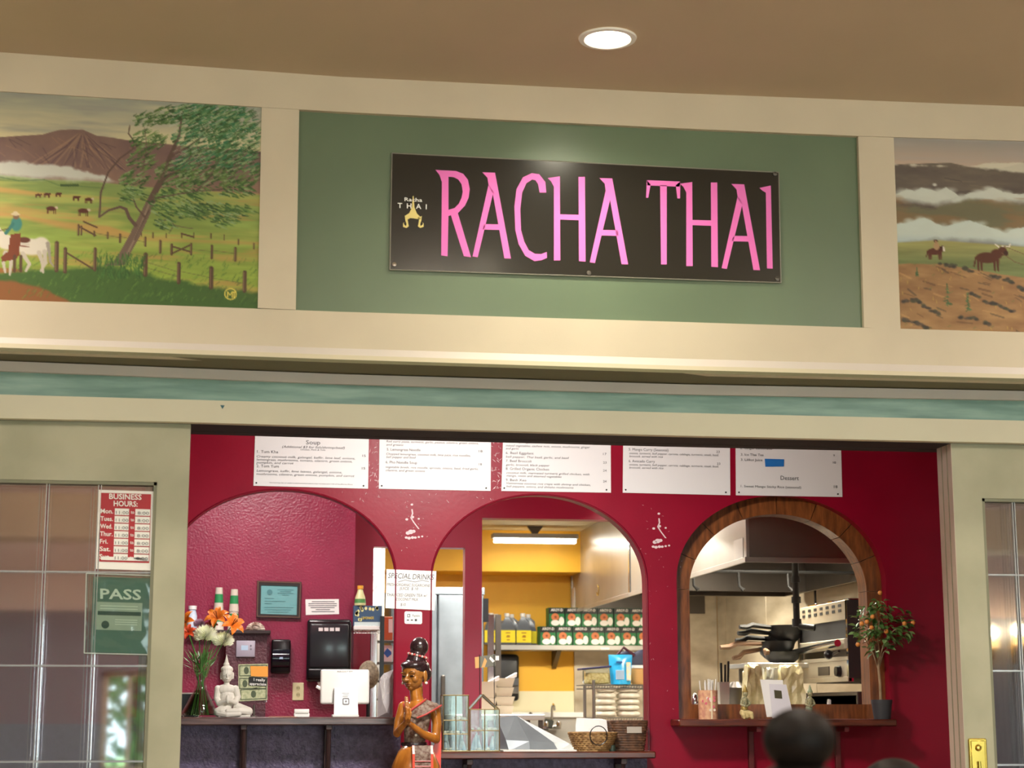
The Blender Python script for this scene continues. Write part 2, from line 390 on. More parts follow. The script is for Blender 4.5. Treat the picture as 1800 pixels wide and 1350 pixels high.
# ---- painted panels
class Canvas:
    def __init__(s, x0, x1, y0, y1, step):
        s.x0, s.y0, s.st = x0, y0, step
        s.w = int(round((x1-x0)/step))+1; s.h = int(round((y1-y0)/step))+1
        s.X, s.Y = np.meshgrid(x0+np.arange(s.w)*step, y0+np.arange(s.h)*step)
        s.a = np.zeros((s.h, s.w, 3)); s.rng = np.random.default_rng(3)
    def noise(s, fx, fy, seed, octv=4):
        out = np.zeros((s.h, s.w)); amp = 1; tot = 0
        for o in range(octv):
            r = np.random.default_rng(seed*10+o); gx = int(s.w*s.st/fx)+3; gy = int(s.h*s.st/fy)+3; g = r.random((gy, gx))
            u = (s.X-s.x0)/fx; v = (s.Y-s.y0)/fy; iu = u.astype(int); iv = v.astype(int); fu = u-iu; fv = v-iv
            fu = fu*fu*(3-2*fu); fv = fv*fv*(3-2*fv)
            out += amp*((g[iv, iu]*(1-fu)+g[iv, iu+1]*fu)*(1-fv)+(g[iv+1, iu]*(1-fu)+g[iv+1, iu+1]*fu)*fv)
            tot += amp; amp *= .55; fx /= 2; fy /= 2
        return out/tot
    def mixm(s, m, col):
        c = np.array(col)/255. if not (isinstance(col, np.ndarray) and col.ndim == 3) else col
        s.a = s.a*(1-m[..., None])+c*m[..., None]
    def prof(s, pts): return np.interp(s.X[0], [p[0] for p in pts], [p[1] for p in pts])[None, :]
    def below(s, pts, col, soft=1.0, wob=0, seed=1):
        e = s.prof(pts)+(wob*(s.noise(18, 18, seed)-.5)*2 if wob else 0)
        s.mixm(np.clip((s.Y-e)/soft+.5, 0, 1), col)
    def band(s, top, bot, col, st=2., sb=8., al=1, wob=0, seed=1):
        n = (s.noise(16, 14, seed)-.5)*2*wob if wob else 0
        s.mixm(al*np.clip((s.Y-s.prof(top)-n)/st+.5, 0, 1)*np.clip((s.prof(bot)-s.Y-n)/sb+.5, 0, 1), col)
    def _win(s, x0, x1, y0, y1):
        i0 = max(0, int((y0-s.y0)/s.st)); i1 = min(s.h, int((y1-s.y0)/s.st)+2); j0 = max(0, int((x0-s.x0)/s.st)); j1 = min(s.w, int((x1-s.x0)/s.st)+2)
        return (slice(i0, i1), slice(j0, j1)) if i1 > i0 and j1 > j0 else None
    def line(s, x0, y0, x1, y1, wd, col, al=1., w2=None):
        w2 = wd if w2 is None else w2; wm = max(wd, w2)+1
        k = s._win(min(x0, x1)-wm, max(x0, x1)+wm, min(y0, y1)-wm, max(y0, y1)+wm)
        if not k: return
        X = s.X[k]; Y = s.Y[k]; dx, dy = x1-x0, y1-y0; t = np.clip(((X-x0)*dx+(Y-y0)*dy)/(dx*dx+dy*dy+1e-9), 0, 1)
        d = np.hypot(X-x0-t*dx, Y-y0-t*dy); m = al*np.clip((wd*(1-t)+w2*t)/2-d+.5, 0, 1)
        s.a[k] = s.a[k]*(1-m[..., None])+np.array(col)/255.*m[..., None]
    def pl(s, pts, wd, col, al=1., w2=None):
        n = len(pts)-1; w2 = wd if w2 is None else w2
        for i in range(n): s.line(*pts[i], *pts[i+1], wd+(w2-wd)*i/n, col, al, wd+(w2-wd)*(i+1)/n)
    def ov(s, x, y, rx, ry, col, al=1., soft=.25, rot=0):
        r = max(rx, ry)*1.3; k = s._win(x-r, x+r, y-r, y+r)
        if not k: return
        X = s.X[k]-x; Y = s.Y[k]-y; c, q = math.cos(rot), math.sin(rot); U = X*c+Y*q; V = -X*q+Y*c
        m = al*np.clip((1-np.hypot(U/rx, V/ry))/soft, 0, 1); s.a[k] = s.a[k]*(1-m[..., None])+np.array(col)/255.*m[..., None]
    def poly(s, pts, col, al=1.):
        xs = [p[0] for p in pts]; ys = [p[1] for p in pts]; k = s._win(min(xs), max(xs), min(ys), max(ys))
        if not k: return
        X = s.X[k]; Y = s.Y[k]; ins = np.zeros(X.shape, bool)
        for i in range(len(pts)):
            (xa, ya), (xb, yb) = pts[i], pts[i-1]
            c = ((ya > Y) != (yb > Y)) & (X < (xb-xa)*(Y-ya)/(yb-ya+1e-12)+xa); ins ^= c
        m = al*ins; s.a[k] = s.a[k]*(1-m[..., None])+np.array(col)/255.*m[..., None]
    def build(s, name, edges_l, edges_r, Y, mt, th, parent=None):
        # the canvas becomes a finely divided panel whose points carry the paint
        h, w = s.h, s.w
        co = np.empty((h, w, 3))
        for j in range(w):
            px = s.x0+j*s.st; yt = lerp_line(L_ptop, px); yb = lerp_line(L_pbot, px)
            fy = np.linspace(0, 1, h); f = (px-s.x0)/((w-1)*s.st)
            t = P(edges_l[0]+(edges_r[0]-edges_l[0])*f, yt, Y); b = P(edges_l[1]+(edges_r[1]-edges_l[1])*f, yb, Y)
            co[:, j, :] = np.array(t)[None, :]*(1-fy[:, None])+np.array(b)[None, :]*fy[:, None]
        img = np.clip(s.a, 0, 1)
        # canvas rows are rectified: row i is fraction i/h between the panel's top and bottom line
        me = bpy.data.meshes.new(name); me.vertices.add(h*w); me.vertices.foreach_set('co', co.reshape(-1))
        i = np.arange((h-1)*(w-1)); r = i//(w-1); c = i % (w-1); v0 = r*w+c
        f = np.stack([v0, v0+w, v0+w+1, v0+1], 1).astype(np.int32)
        me.loops.add(f.size); me.loops.foreach_set('vertex_index', f.reshape(-1)); me.polygons.add(len(f)); me.polygons.foreach_set('loop_start', np.arange(0, f.size, 4, dtype=np.int32))
        me.update(); ca = me.color_attributes.new('Col', 'FLOAT_COLOR', 'POINT'); L = np.where(img <= .04045, img/12.92, ((img+.055)/1.055)**2.4)
        ca.data.foreach_set('color', np.concatenate([L.reshape(-1, 3), np.ones((h*w, 1))], 1).reshape(-1).astype(np.float32))
        me.materials.append(mt); o = bpy.data.objects.new(name, me); COL.objects.link(o)
        if parent: o.parent = parent
        return o
M_mural = vcolmat('mural_oil_paint', .5)
def yrect(px, py):                                     # photo pixel -> rectified canvas row (0..380)
    t = lerp_line(L_ptop, px); b = lerp_line(L_pbot, px); return (py-t)/(b-t)*380
# --- tree mural
c = Canvas(-560, 460, 0, 380, 1.6); N_ = c.noise; V = lambda x, y: (x, yrect(x, y)); VL = lambda l: [V(*p) for p in l]
def grad(c, c0, c1, y0, y1):
    t = np.clip((c.Y-y0)/(y1-y0), 0, 1)[..., None]; return np.array(c0)/255.*(1-t)+np.array(c1)/255.*t
c.a[:] = grad(c, (150,152,142), (206,194,156), 0, 85); n = N_(120, 14, 5); c.mixm(np.clip((n-.5)*3, 0, 1)*.6, (134,134,136)); c.mixm(np.clip((.45-n)*3, 0, 1)*.6, (208,198,158))
mt_ = VL([(-560,262),(-200,250),(0,243),(45,240),(80,238),(108,230),(125,229),(150,229),(175,240),(200,243),(235,249),(330,258),(460,268)])
n1 = N_(40, 40, 7); g3 = np.array((112,86,82))/255.*(1-n1[..., None])+np.array((160,126,104))/255.*n1[..., None]; c.below(mt_, g3, 1.2)
n2 = N_(60, 10, 8); c.band(mt_, [(-560,140),(460,150)], (100,80,88), 1, 40, .4)
for k in range(26):
    a_ = -1.1+2.2*k/25; c.pl([(150+math.sin(a_)*6, yrect(150, 236)), (150+math.sin(a_)*40+c.rng.uniform(-6,6), yrect(150, 262)), (150+math.sin(a_)*95+c.rng.uniform(-10,10), yrect(150, 296))], 2.4, (86,66,72) if k % 2 else (168,134,110), .45)
for k in range(70):
    x = c.rng.uniform(-500, 240); y = np.interp(x, [p[0] for p in mt_], [p[1] for p in mt_])+c.rng.uniform(2, 50)
    c.line(x, y, x+c.rng.uniform(8, 30), y+c.rng.uniform(5, 22), 1.6, (76,58,62) if k % 2 else (158,120,98), .4)
gf = grad(c, (128,146,86), (140,160,66), 155, 330); n = N_(90, 12, 11)[..., None]; gf = gf*(.85+.3*n)
fld = VL([(-560,330),(-100,318),(0,309),(40,312),(90,318),(150,319),(250,330),(460,345)]); c.below(fld, gf, 2)
c.mixm(np.clip((N_(140, 16, 13)-.52)*5, 0, 1)*.5*(c.Y > 165), (188,178,96)); c.mixm(np.clip((N_(120, 14, 14)-.6)*6, 0, 1)*.55*(c.Y > 170), (190,136,84))
c.band(VL([(-560,290),(0,286),(60,288),(130,296),(190,312),(230,330),(460,330)]), VL([(-560,318),(0,310),(60,316),(130,318),(190,322),(230,320),(460,320)]), (196,198,190), 5, 12, .95, 5, 21)
c.pl(VL([(-200,318),(0,312),(40,320),(85,318)]), 2, (84,108,72), .7); c.pl(VL([(85,318),(110,328),(150,330),(190,333)]), 2, (84,108,66), .5)
for x in range(115, 146, 4): c.ov(*V(x, 328), 3, 3, (58,78,46), .8)
c.band(VL([(-560,345),(0,330),(60,338),(120,346)]), VL([(-560,352),(0,340),(60,346),(120,347)]), (194,150,88), 4, 6, .8)
c.band(VL([(40,378),(120,392),(200,400),(260,420)]), VL([(40,384),(120,404),(200,418),(260,424)]), (190,138,84), 5, 8, .7)
c.band(VL([(-560,480),(0,480),(90,476),(200,468),(300,492),(460,516)]), [(-560,400),(460,400)], (62,92,44), 8, 4, .95, 5, 31)
c.band(VL([(-560,505),(0,492),(80,505),(150,540)]), [(-560,400),(460,400)], (140,84,48), 6, 4, .9, 4, 33)
c.band(VL([(-560,470),(0,472),(40,474),(60,482)]), VL([(-560,480),(0,482),(40,480),(60,478)]), (150,92,52), 3, 4, .9)
for k in range(900):
    x = c.rng.uniform(-540, 455); y = c.rng.uniform(290, 378); a = c.rng.uniform(-.5, .5)
    if x < 70 and y > 345 and c.rng.random() < .7: continue
    c.line(x, y, x+5*a+4, y-c.rng.uniform(4, 8), 1.4, [(74,112,50),(52,80,40),(108,142,62)][k % 3], .5)
for x, y, s_ in ((75,345,1),(90,344,1.1),(110,343,1),(141,349,1.2),(163,353,1.4),(98,369,1.8),(154,373,1.9),(-60,350,1.2),(-120,365,1.6)):
    X0, Y0 = V(x, y); cc = (84,44,34); c.ov(X0, Y0, 5.5*s_, 2.6*s_, cc); c.ov(X0+5*s_, Y0-1*s_, 1.9*s_, 1.6*s_, (190,170,150) if s_ > 1.3 else cc)
    for d in (-4, -2.6, 2.6, 4): c.line(X0+d*s_, Y0, X0+d*s_, Y0+4.8*s_, 1.4, cc)
posts = [(109,429,477,7),(124,440,479,7),(176,440,476,6),(264,449,485,7),(322,465,498,6.5),(379,473,507,7),(437,480,513,6.5),(146,398,415,3.5),(151,400,415,3),(174,409,417,3),(197,411,421,3),(219,414,428,3.5),
         (263,420,434,4),(289,426,446,4.5),(379,434,456,4),(420,438,460,4.5),(309,432,449,4),(343,431,449,4),(256,411,417,2),(276,411,420,2),(299,413,420,2),(326,412,420,2),(347,412,420,2),(377,413,421,2),(400,415,424,2),(425,423,432,2),(452,430,440,2),
         (-60,432,482,7),(-180,436,486,7)]
for a_, b_ in (((124,445),(172,474)),((146,400),(176,416)),((309,435),(343,445)),((309,448),(343,432)),((155,392),(178,402)),((326,413),(347,419))): c.line(*V(*a_), *V(*b_), 3, (88,64,50))
for a_, b_ in (((264,462),(322,480)),((322,478),(379,490)),((379,490),(437,500)),((264,472),(322,488)),((176,412),(219,420)),((219,418),(263,428)),((343,440),(379,444)),((379,442),(420,448))): c.line(*V(*a_), *V(*b_), .9, (90,78,60), .7)
for x, ya, yb, w_ in posts:
    c.line(*V(x, ya), *V(x, yb), w_, (84,62,48)); c.line(*V(x-w_*.2, ya+1), *V(x-w_*.2, yb-1), w_*.3, (130,104,82), .8)
# horse and rider
hc = (206,198,186); c.ov(*V(64,436), 32, 17, hc); c.ov(*V(82,434), 17, 18, hc); c.ov(*V(22,428), 20, 15, hc); c.poly(VL([(24,440),(6,424),(-14,398),(-2,390),(14,408),(34,424)]), hc); c.ov(*V(-14,404), 13, 6, hc, rot=.6)
for q in ([(78,446),(84,462),(86,480)],[(88,444),(90,464),(82,478)],[(50,448),(62,466),(56,478)],[(30,446),(30,464),(28,484)],[(20,446),(16,462),(20,480)]): c.pl(VL(q), 8, (184,174,162), 1, 4)
c.pl(VL([(93,430),(96,446),(98,462),(104,470)]), 7, (150,140,132), 1, 2); c.ov(*V(52,424), 12, 6, (92,50,38)); c.line(*V(44,430), *V(60,432), 3, (190,180,170)); c.line(*V(44,434), *V(60,436), 2, (110,60,50))
c.poly(VL([(28,414),(46,412),(44,450),(38,458),(14,462),(12,454),(24,444)]), (116,58,36)); c.ov(*V(38,396), 11, 15, (62,122,116)); c.line(*V(32,396), *V(20,412), 6, (52,108,104)); c.ov(*V(37,383), 6, 6, (120,92,70)); c.ov(*V(36,379), 9, 2.8, (196,180,150)); c.ov(*V(36,377), 5, 4, (196,180,150))
c.line(*V(24,404), *V(-6,412), 1.5, (90,60,44))
for x in (36, 47): c.line(*V(x, 452), *V(x, 478), 5, (84,60,46))
# windblown tree
tk = (112,92,80); c.poly(VL([(192,469),(208,462),(222,440),(240,405),(252,380),(266,350),(282,350),(268,384),(254,416),(238,446),(228,468)]), tk)
c.pl(VL([(232,448),(250,410),(262,378),(272,350)]), 3, (150,128,112), .7); c.pl(VL([(244,424),(258,392),(268,372)]), 2, (72,58,52), .7)
for q, w0, w1 in (([(272,352),(290,315),(302,280),(318,240),(322,205)], 12, 3),([(245,398),(234,385),(228,370),(218,366),(198,372),(182,384)], 7, 3),([(182,384),(184,340),(196,305),(216,280),(238,264),(240,250),(230,236),(232,222)], 3.5, 2),([(285,330),(300,312),(320,300),(345,270)], 6, 2),
                  ([(282,350),(310,345),(350,338),(390,336),(410,330)], 4, 2),([(350,338),(370,318),(385,290),(400,270)], 3, 1.5),([(262,385),(256,378),(246,366),(240,350)], 4, 2),([(302,280),(330,262),(360,240)], 4, 2),([(290,390),(305,388),(312,398),(304,412)], 2.5, 1.2),([(312,398),(330,402),(345,404)], 1.6, 1),([(238,264),(250,256),(256,240)], 2, 1)):
    c.pl(VL(q), w0, (96,76,68), 1, w1)
cl = [(258,212,26,13),(300,205,30,18),(345,200,40,20),(390,215,62,30),(415,250,48,45),(370,255,50,30),(330,240,26,22),(420,300,44,36),(360,295,52,30),(310,310,34,26),(262,250,30,20),(250,285,24,18),(240,320,26,16),(235,345,24,14),(330,335,44,20),(320,370,50,16),(370,372,54,16),(400,390,24,12),(430,372,22,10),(285,355,20,16),(295,395,20,10),(415,335,34,14),(380,205,50,22)]
W = np.array([a*b for _, _, a, b in cl], float); W /= W.sum()
for k in range(2900):
    x, y, a, b = cl[c.rng.choice(len(cl), p=W)]; th = c.rng.uniform(0, 6.28); rr = math.sqrt(c.rng.random())
    x += a*rr*math.cos(th); y += b*rr*math.sin(th)
    if x > 457 or yrect(x, y) < 1: continue
    q = c.rng.random(); top = y < 300 and x > 300
    col = [(52,76,44),(64,96,52),(82,128,84) if top else (104,134,72),(54,112,78) if top else (84,108,58),(136,158,112)][int(q*5)]
    l = c.rng.uniform(6, 13); an = c.rng.uniform(.25, .75)*(-1 if y < 330 else .7)
    c.line(*V(x, y), x+l*math.cos(an), yrect(x, y)+l*math.sin(an), c.rng.uniform(2, 4), col, .85, .8)
for k in range(90):
    x = c.rng.uniform(300, 455); y = c.rng.uniform(192, 290); c.line(*V(x, y), x+9, yrect(x, y)-5, 2, (184,188,168), .55, .6)
for q, w0, w1 in (([(272,352),(290,315),(302,280),(318,240),(322,205)], 7, 2),([(302,280),(330,262),(360,240)], 3, 1.5),([(285,330),(300,312),(320,300),(345,270)], 4, 1.5),([(350,338),(370,318),(385,290),(400,270)], 2.5, 1.2),([(282,350),(310,345),(350,338),(390,336)], 3, 1.5),([(256,300),(262,260),(258,225)], 2, 1.2)): c.pl(VL(q), w0, (96,76,68), .65, w1)
for k in range(160):
    x = c.rng.uniform(180, 262); y = c.rng.uniform(456, 492); c.line(*V(x, y), x+c.rng.uniform(-5, 5), yrect(x, y)-c.rng.uniform(6, 13), 2, (72,112,54) if k % 2 else (50,84,42), .7)
X0, Y0 = V(413, 518); yl = (226,206,96)
for k in range(24): a = k*math.pi/12; c.line(X0+10*math.cos(a), Y0+10*math.sin(a), X0+10*math.cos(a+.27), Y0+10*math.sin(a+.27), 1.6, yl)
for q in ([(-5,6),(-5,-4),(-1,2),(3,-4),(3,6)],[(3,-4),(8,-4)],[(6,-4),(6,6)]): c.pl([(X0+a, Y0+b) for a, b in q], 1.5, yl)
c.build('mural_panel', (-560-10, -560-17), (460, 453), .008, M_mural, .01)
o = bpy.data.objects['mural_panel']; tag(o, 'painted mural of a windblown tree, white horse and rider in green pasture', 'mural')
# --- cloud mural
c = Canvas(1571, 2640, 0, 380, 1.9); N_ = c.noise; R_ = 1571
c.a[:] = grad(c, (150,146,142), (186,164,148), 0, 50); c.mixm(np.clip((N_(120, 14, 41)-.5)*3, 0, 1)*.5, (168,160,156))
mt2 = VL([(1571,290),(1630,288),(1670,287),(1700,294),(1760,296),(1800,286),(2100,270),(2640,300)]); n1 = N_(70, 22, 42)[..., None]
c.below(mt2, np.array((80,70,70))/255.*(1-n1)+np.array((124,112,98))/255.*n1, 1.5)
for k in range(60):
    x = c.rng.uniform(1571, 2600); y = c.rng.uniform(55, 180); c.line(x, y, x+c.rng.uniform(20, 60), y+c.rng.uniform(-8, 8), 2, (66,58,60) if k % 2 else (132,118,98), .4)
def cloud(base, top, col, seed, x1=2640):
    c.band(top, base, col, 2, 14, .97, 5, seed)
    for x, y in top:
        for k in range(5): c.ov(x+c.rng.uniform(-14, 14), y+c.rng.uniform(2, 10), 12, 8, col, .5, .8)
c.band(VL([(1690,293),(1740,287),(1800,286),(2100,280),(2640,296)]), VL([(1690,294),(1740,298),(1800,304),(2100,310),(2640,320)]), (208,202,184), 3, 5, .9, 5, 43)
cloud(VL([(1571,352),(1620,358),(1645,362),(1690,350),(1740,358),(1800,358),(2640,380)]), VL([(1571,342),(1590,334),(1605,336),(1618,331),(1632,336),(1645,340),(1660,332),(1685,346),(1700,342),(1725,336),(1742,330),(1760,338),(1790,342),(1900,330),(2000,345),(2640,360)]), (200,204,196), 44)
c.ov(*V(1640,326), 5, 4, (214,212,204), .9, .6)
c.band(VL([(1571,362),(1640,368),(1700,352),(1800,362),(2640,385)]), VL([(1571,395),(1640,395),(1750,410),(1800,412),(2640,440)]), (116,112,84), 8, 10, .8, 5, 45); c.mixm(np.clip((N_(80, 18, 46)-.52)*6, 0, 1)*.6*(c.Y > 115)*(c.Y < 190), (140,106,74))
cloud(VL([(1571,430),(1640,424),(1700,424),(1800,436),(2640,460)]), VL([(1571,396),(1590,394),(1605,388),(1620,384),(1640,396),(1660,400),(1685,390),(1710,392),(1740,404),(1755,410),(1780,404),(1800,402),(1900,395),(2640,420)]), (196,206,200), 47)
c.mixm(np.clip(1-np.abs(c.Y-208)/16, 0, 1)*.4, (150,170,186))
gf = grad(c, (158,152,96), (112,122,78), 205, 250)*(.85+.3*N_(90, 8, 48)[..., None]); c.below(VL([(1571,428),(1640,424),(1800,436),(2640,455)]), gf, 3)
hl = VL([(1571,466),(1600,465),(1650,466),(1700,474),(1740,482),(1800,492),(2000,470),(2640,520)]); n3 = N_(40, 14, 49)[..., None]; c.below(hl, np.array((128,92,62))/255.*(1-n3)+np.array((178,140,94))/255.*n3, 2, 2, 50)
for k in range(420):
    x = c.rng.uniform(1571, 2630); y = np.interp(x, [p[0] for p in hl], [p[1] for p in hl])+c.rng.uniform(2, 130); q = c.rng.random()
    if q < .45: c.line(x, y, x+c.rng.uniform(8, 26), y+c.rng.uniform(2, 12), c.rng.uniform(1.5, 4), [(88,64,48),(70,60,52),(196,150,96)][k % 3], .5)
    elif q < .8: c.line(x, y, x+c.rng.uniform(-3, 3), y-6, 1.5, (196,164,82), .5)
    else: c.line(x, y, x+4, y-3, 2, (104,112,66), .5)
for q in ([(1576,530),(1600,528),(1615,540),(1640,552)],[(1576,562),(1600,566),(1620,578)],[(1672,558),(1700,560),(1730,572)],[(1695,515),(1720,530),(1745,538),(1770,548)],[(1730,486),(1760,492),(1780,506),(1800,516)],[(1900,520),(1960,540)],[(2000,500),(2100,530)],[(1640,465),(1680,470),(1700,478)]):
    p_ = VL(q)
    for i in range(len(p_)-1):
        for k in range(10): t = c.rng.random(); c.ov(p_[i][0]*(1-t)+p_[i+1][0]*t, p_[i][1]*(1-t)+p_[i+1][1]*t+c.rng.uniform(-2, 3), 5, 3.5, [(56,50,46),(84,72,62),(70,70,54)][k % 3], .8, .5)
for x, y, h in ((1655,500,38),(1690,515,32),(1920,520,34),(1603,472,12)):
    for k in range(26): t = c.rng.random(); c.line(*V(x, y+h*t), x+c.rng.uniform(-1, 1)*h*.26*t, yrect(x, y+h*t)+3, 2, (60,88,58) if k % 2 else (88,112,72), .8)
def beast(x, y, s_, cc):
    X0, Y0 = V(x, y); c.ov(X0-3*s_, Y0, 11*s_, 6*s_, cc, 1, .15); c.ov(X0+6*s_, Y0-4*s_, 6*s_, 6*s_, cc)
    for d in (-11, -8, 4, 7): c.line(X0+d*s_, Y0+2*s_, X0+d*s_, Y0+13*s_, 2.6*s_, cc, 1, 1.6*s_)
    c.line(X0-13*s_, Y0-1, X0-15*s_, Y0+9*s_, 1.6*s_, cc)
    return X0, Y0
X0, Y0 = beast(1638, 444, 1.15, (86,42,30)); c.line(X0+6, Y0-4, X0+12, Y0-10, 5, (70,34,26)); c.line(X0+13, Y0-10, X0+14, Y0-2, 3, (210,200,190)); c.ov(X0+1, Y0-11, 6, 9, (170,136,100)); c.ov(X0, Y0-21, 4.5, 3, (80,56,44)); c.ov(X0, Y0-19, 2.5, 3, (160,120,90))
X0, Y0 = beast(1732, 455, 1.9, (84,44,28)); c.ov(X0+22, Y0-14, 9, 10, (84,44,28)); c.pl([(X0+16, Y0-22), (X0+10, Y0-27)], 2.4, (220,210,196)); c.pl([(X0+22, Y0-24), (X0+34, Y0-23), (X0+36, Y0-28)], 2.4, (220,210,196)); c.ov(X0+28, Y0-10, 4.5, 6, (60,30,22))
c.pl(VL([(1752,446),(1775,462),(1830,480),(1900,500)]), 1.2, (110,80,60)); c.pl(VL([(1756,434),(1800,452),(1880,470)]), 1.1, (110,80,60))
beast(1960, 470, 1.3, (90,50,34))
c.build('mural_panel', (1571, 1583), (2640, 2665), .008, M_mural, .01)
tag(bpy.data.objects['mural_panel.001'], 'painted mural of clouds over hills with a rider and a roped brown bull', 'mural')
# --- green panel and the sign
m = MB(); q = [P(x, y, .022) for x, y in ((520,188),(1512,234),(1524,582),(514,550))]; m.prism(q, (0, .01, 0))
struct('wall_front.001', m, M_green, label='recessed green panel behind the sign')
SG = At(.013, 1030, 385); sg = thing('shop_sign', 'long black sign with tall pink lettering on the green panel', 'sign', SG.loc)
M_sign = mat('glossy_black_sign', '23211d', .2, 0, coat=.5); M_pink = mat('pink_vinyl', 'ec78c6', .6, spec=.2)
cs = [(689,269),(1369,303),(1373,497),(685,474)]
m = MB().flat(SG, cs, 0, .008); part('sign_board', m, M_sign, sg, None)
m = MB()
for i in range(4):
    a, b = SG(*cs[i]), SG(*cs[(i+1) % 4]); m.tube([a, b], .0022, 4)
part('sign_edge', m, mat('grey_sign_edge', '8d8a80', .4), sg)
for x, y in ((693,465),(1035,480),(1362,306),(1366,490)):
    m = MB().lathe([(.004, 0), (.009, 0), (.008, .004), (.0, .005)], SG(x, y, -.001), 12, Matrix.Rotation(math.radians(90), 3, 'X')); part('screw', m, M_dsteel if x > 1000 else M_chrome, sg)
Z = lambda pts: [(660+x/2.4324, 240+y/2.4324) for x, y in pts]
m = MB()
def pinks(*polys):
    for p in polys: m.flat(SG, Z(p), -.0015, .0015)
def letter():
    global m
    part('letter', m, M_pink, sg, None); m = MB()
def ringpoly(outer, inner):
    for i in range(len(outer)-1): pinks([outer[i], outer[i+1], inner[i+1], inner[i]])
def letA(x, y):                      # apex left corner
    pinks([(x, y), (x+54, y+2), (x+122, y+369), (x+94, y+368), (x+44, y+88), (x+27, y+60), (x+22, y+24)], [(x+27, y+50), (x+47, y+84), (x-20, y+363), (x-42, y+360)], [(x+7, y+222), (x+77, y+223), (x+82, y+247), (x+1, y+245)])
def letH(x, y, dx):
    pinks([(x, y), (x+51, y-7), (x+53, y+352), (x+26, y+352), (x+26, y+37), (x+14, y+14)], [(x+131, y-5+dx), (x+158, y-5+dx), (x+161, y+357), (x+133, y+355)], [(x+51, y+155), (x+133, y+157), (x+133, y+180), (x+51, y+177)])
pinks([(257,143),(283,145),(312,172),(312,337),(308,512),(281,508),(284,195),(274,165)], [(283,145),(312,146),(312,172)], [(322,335),(352,328),(408,516),(378,512)])
ringpoly([(312,146),(345,148),(375,160),(395,185),(403,225),(398,262),(383,295),(352,328),(312,340)], [(312,172),(335,174),(354,184),(368,204),(373,235),(368,262),(356,288),(338,306),(312,314)])
letter(); letA(457, 153); letter()
ringpoly([(730,240),(726,195),(700,162),(668,157),(630,175),(603,225),(594,300),(598,400),(612,460),(640,510),(680,533),(710,529),(733,519)], [(702,240),(695,203),(684,187),(670,184),(645,200),(627,240),(619,310),(622,400),(636,450),(655,486),(682,502),(708,503),(732,494)])
letter(); letH(737, 178, 0); letter(); letA(958, 178); letter()
pinks([(1160,187),(1303,193),(1301,215),(1162,209)], [(1160,187),(1176,205),(1166,262),(1157,262)], [(1303,193),(1302,265),(1291,265),(1284,208)], [(1217,208),(1245,209),(1245,547),(1221,547)])
letter(); letH(1303, 202, 0); letter(); letA(1522, 203); letter(); pinks([(1642,220),(1690,210),(1698,565),(1674,564),(1669,240),(1655,232)])
letter()
m = MB().text('Racha', SG, 711, 742, 353.5, 6.5, .05, offset=.012).text('T  H  A  I', SG, 699, 750, 365.5, 9, .05, offset=.012); part('lettering', m, M_paper, sg, None, label='small white lettering above the gold emblem')
m = MB()
m.flat(SG, [(725.3,345),(727,345),(728.5,365),(733,376),(741,383),(738,386),(726,384),(713,383),(711,380),(719,375),(724,365)]); 
for sgn in (-1, 1):
    cx = 726.5; pts = [(9,382),(15,380),(14,388),(12,394),(13,398),(17,394),(16,391)]; pts2 = [(6,384),(10,386),(9,393),(8,398),(12,401),(18,399),(18,393)]
    for i in range(len(pts)-1): m.flat(SG, [(cx+sgn*pts[i][0], pts[i][1]), (cx+sgn*pts[i+1][0], pts[i+1][1]), (cx+sgn*pts2[i+1][0], pts2[i+1][1]), (cx+sgn*pts2[i][0], pts2[i][1])])
part('emblem', m, mat('gold_vinyl', 'e0cd80', .4), sg, None, label='pale gold winged temple emblem')
# --- the downlight in view and its added, unseen neighbours
dl = thing('ceiling_light', 'round recessed ceiling downlight above the green panel', 'ceiling light', (DL0.x, DL0.y, CEIL), 'recessed ceiling downlights')
M_lamp = mat('lamp_glow', 'fff3d6', .5, emit=14)
part('trim_ring', MB().lathe([(.076, -.001), (.083, -.008), (.100, -.006), (.103, 0.0)], n=36, capb=False, capt=False), M_white, dl)
part('diffuser', MB().lathe([(0, -.006), (.05, -.006), (.078, -.004)], n=36, capb=False, capt=False), M_lamp, dl)
for x, y in DLS[1:]: dup(dl, (x, y, CEIL), 'added unseen recessed hall downlight, %s row from the shop, %s' % ({0: 'first', 22: 'second', 50: 'third', 80: 'fourth'}[round((DL0.y-y)*10)], {-50: 'far left', -25: 'left of the middle', 0: 'middle', 25: 'right of the middle', 50: 'far right'}[round((x-DL0.x)*10)]))
dm = thing('dome_fill_light', 'x', 'ceiling light', (FILL_DOMES[0][0], FILL_DOMES[0][1], CEIL), 'added fill lights of the hall')
part('canopy', MB().lathe([(.06, -.001), (.06, -.03), (.02, -.05), (.012, -.06), (.012, -.22)], n=24), M_brass, dm); part('shade', MB().lathe([(.02, -.22), (.09, -.23), (.17, -.27), (.17, -.30), (.16, -.30)], n=28, capb=False, capt=False), M_white, dm)
for i, (x, y) in enumerate(FILL_DOMES):
    o = dm if i == 0 else dup(dm); o.location = (x, y, CEIL); o['label'] = 'added out-of-view hall fill lamp with a white shade, %s from the left end of its row' % ['first', 'second', 'third', 'fourth', 'fifth', 'sixth'][i]
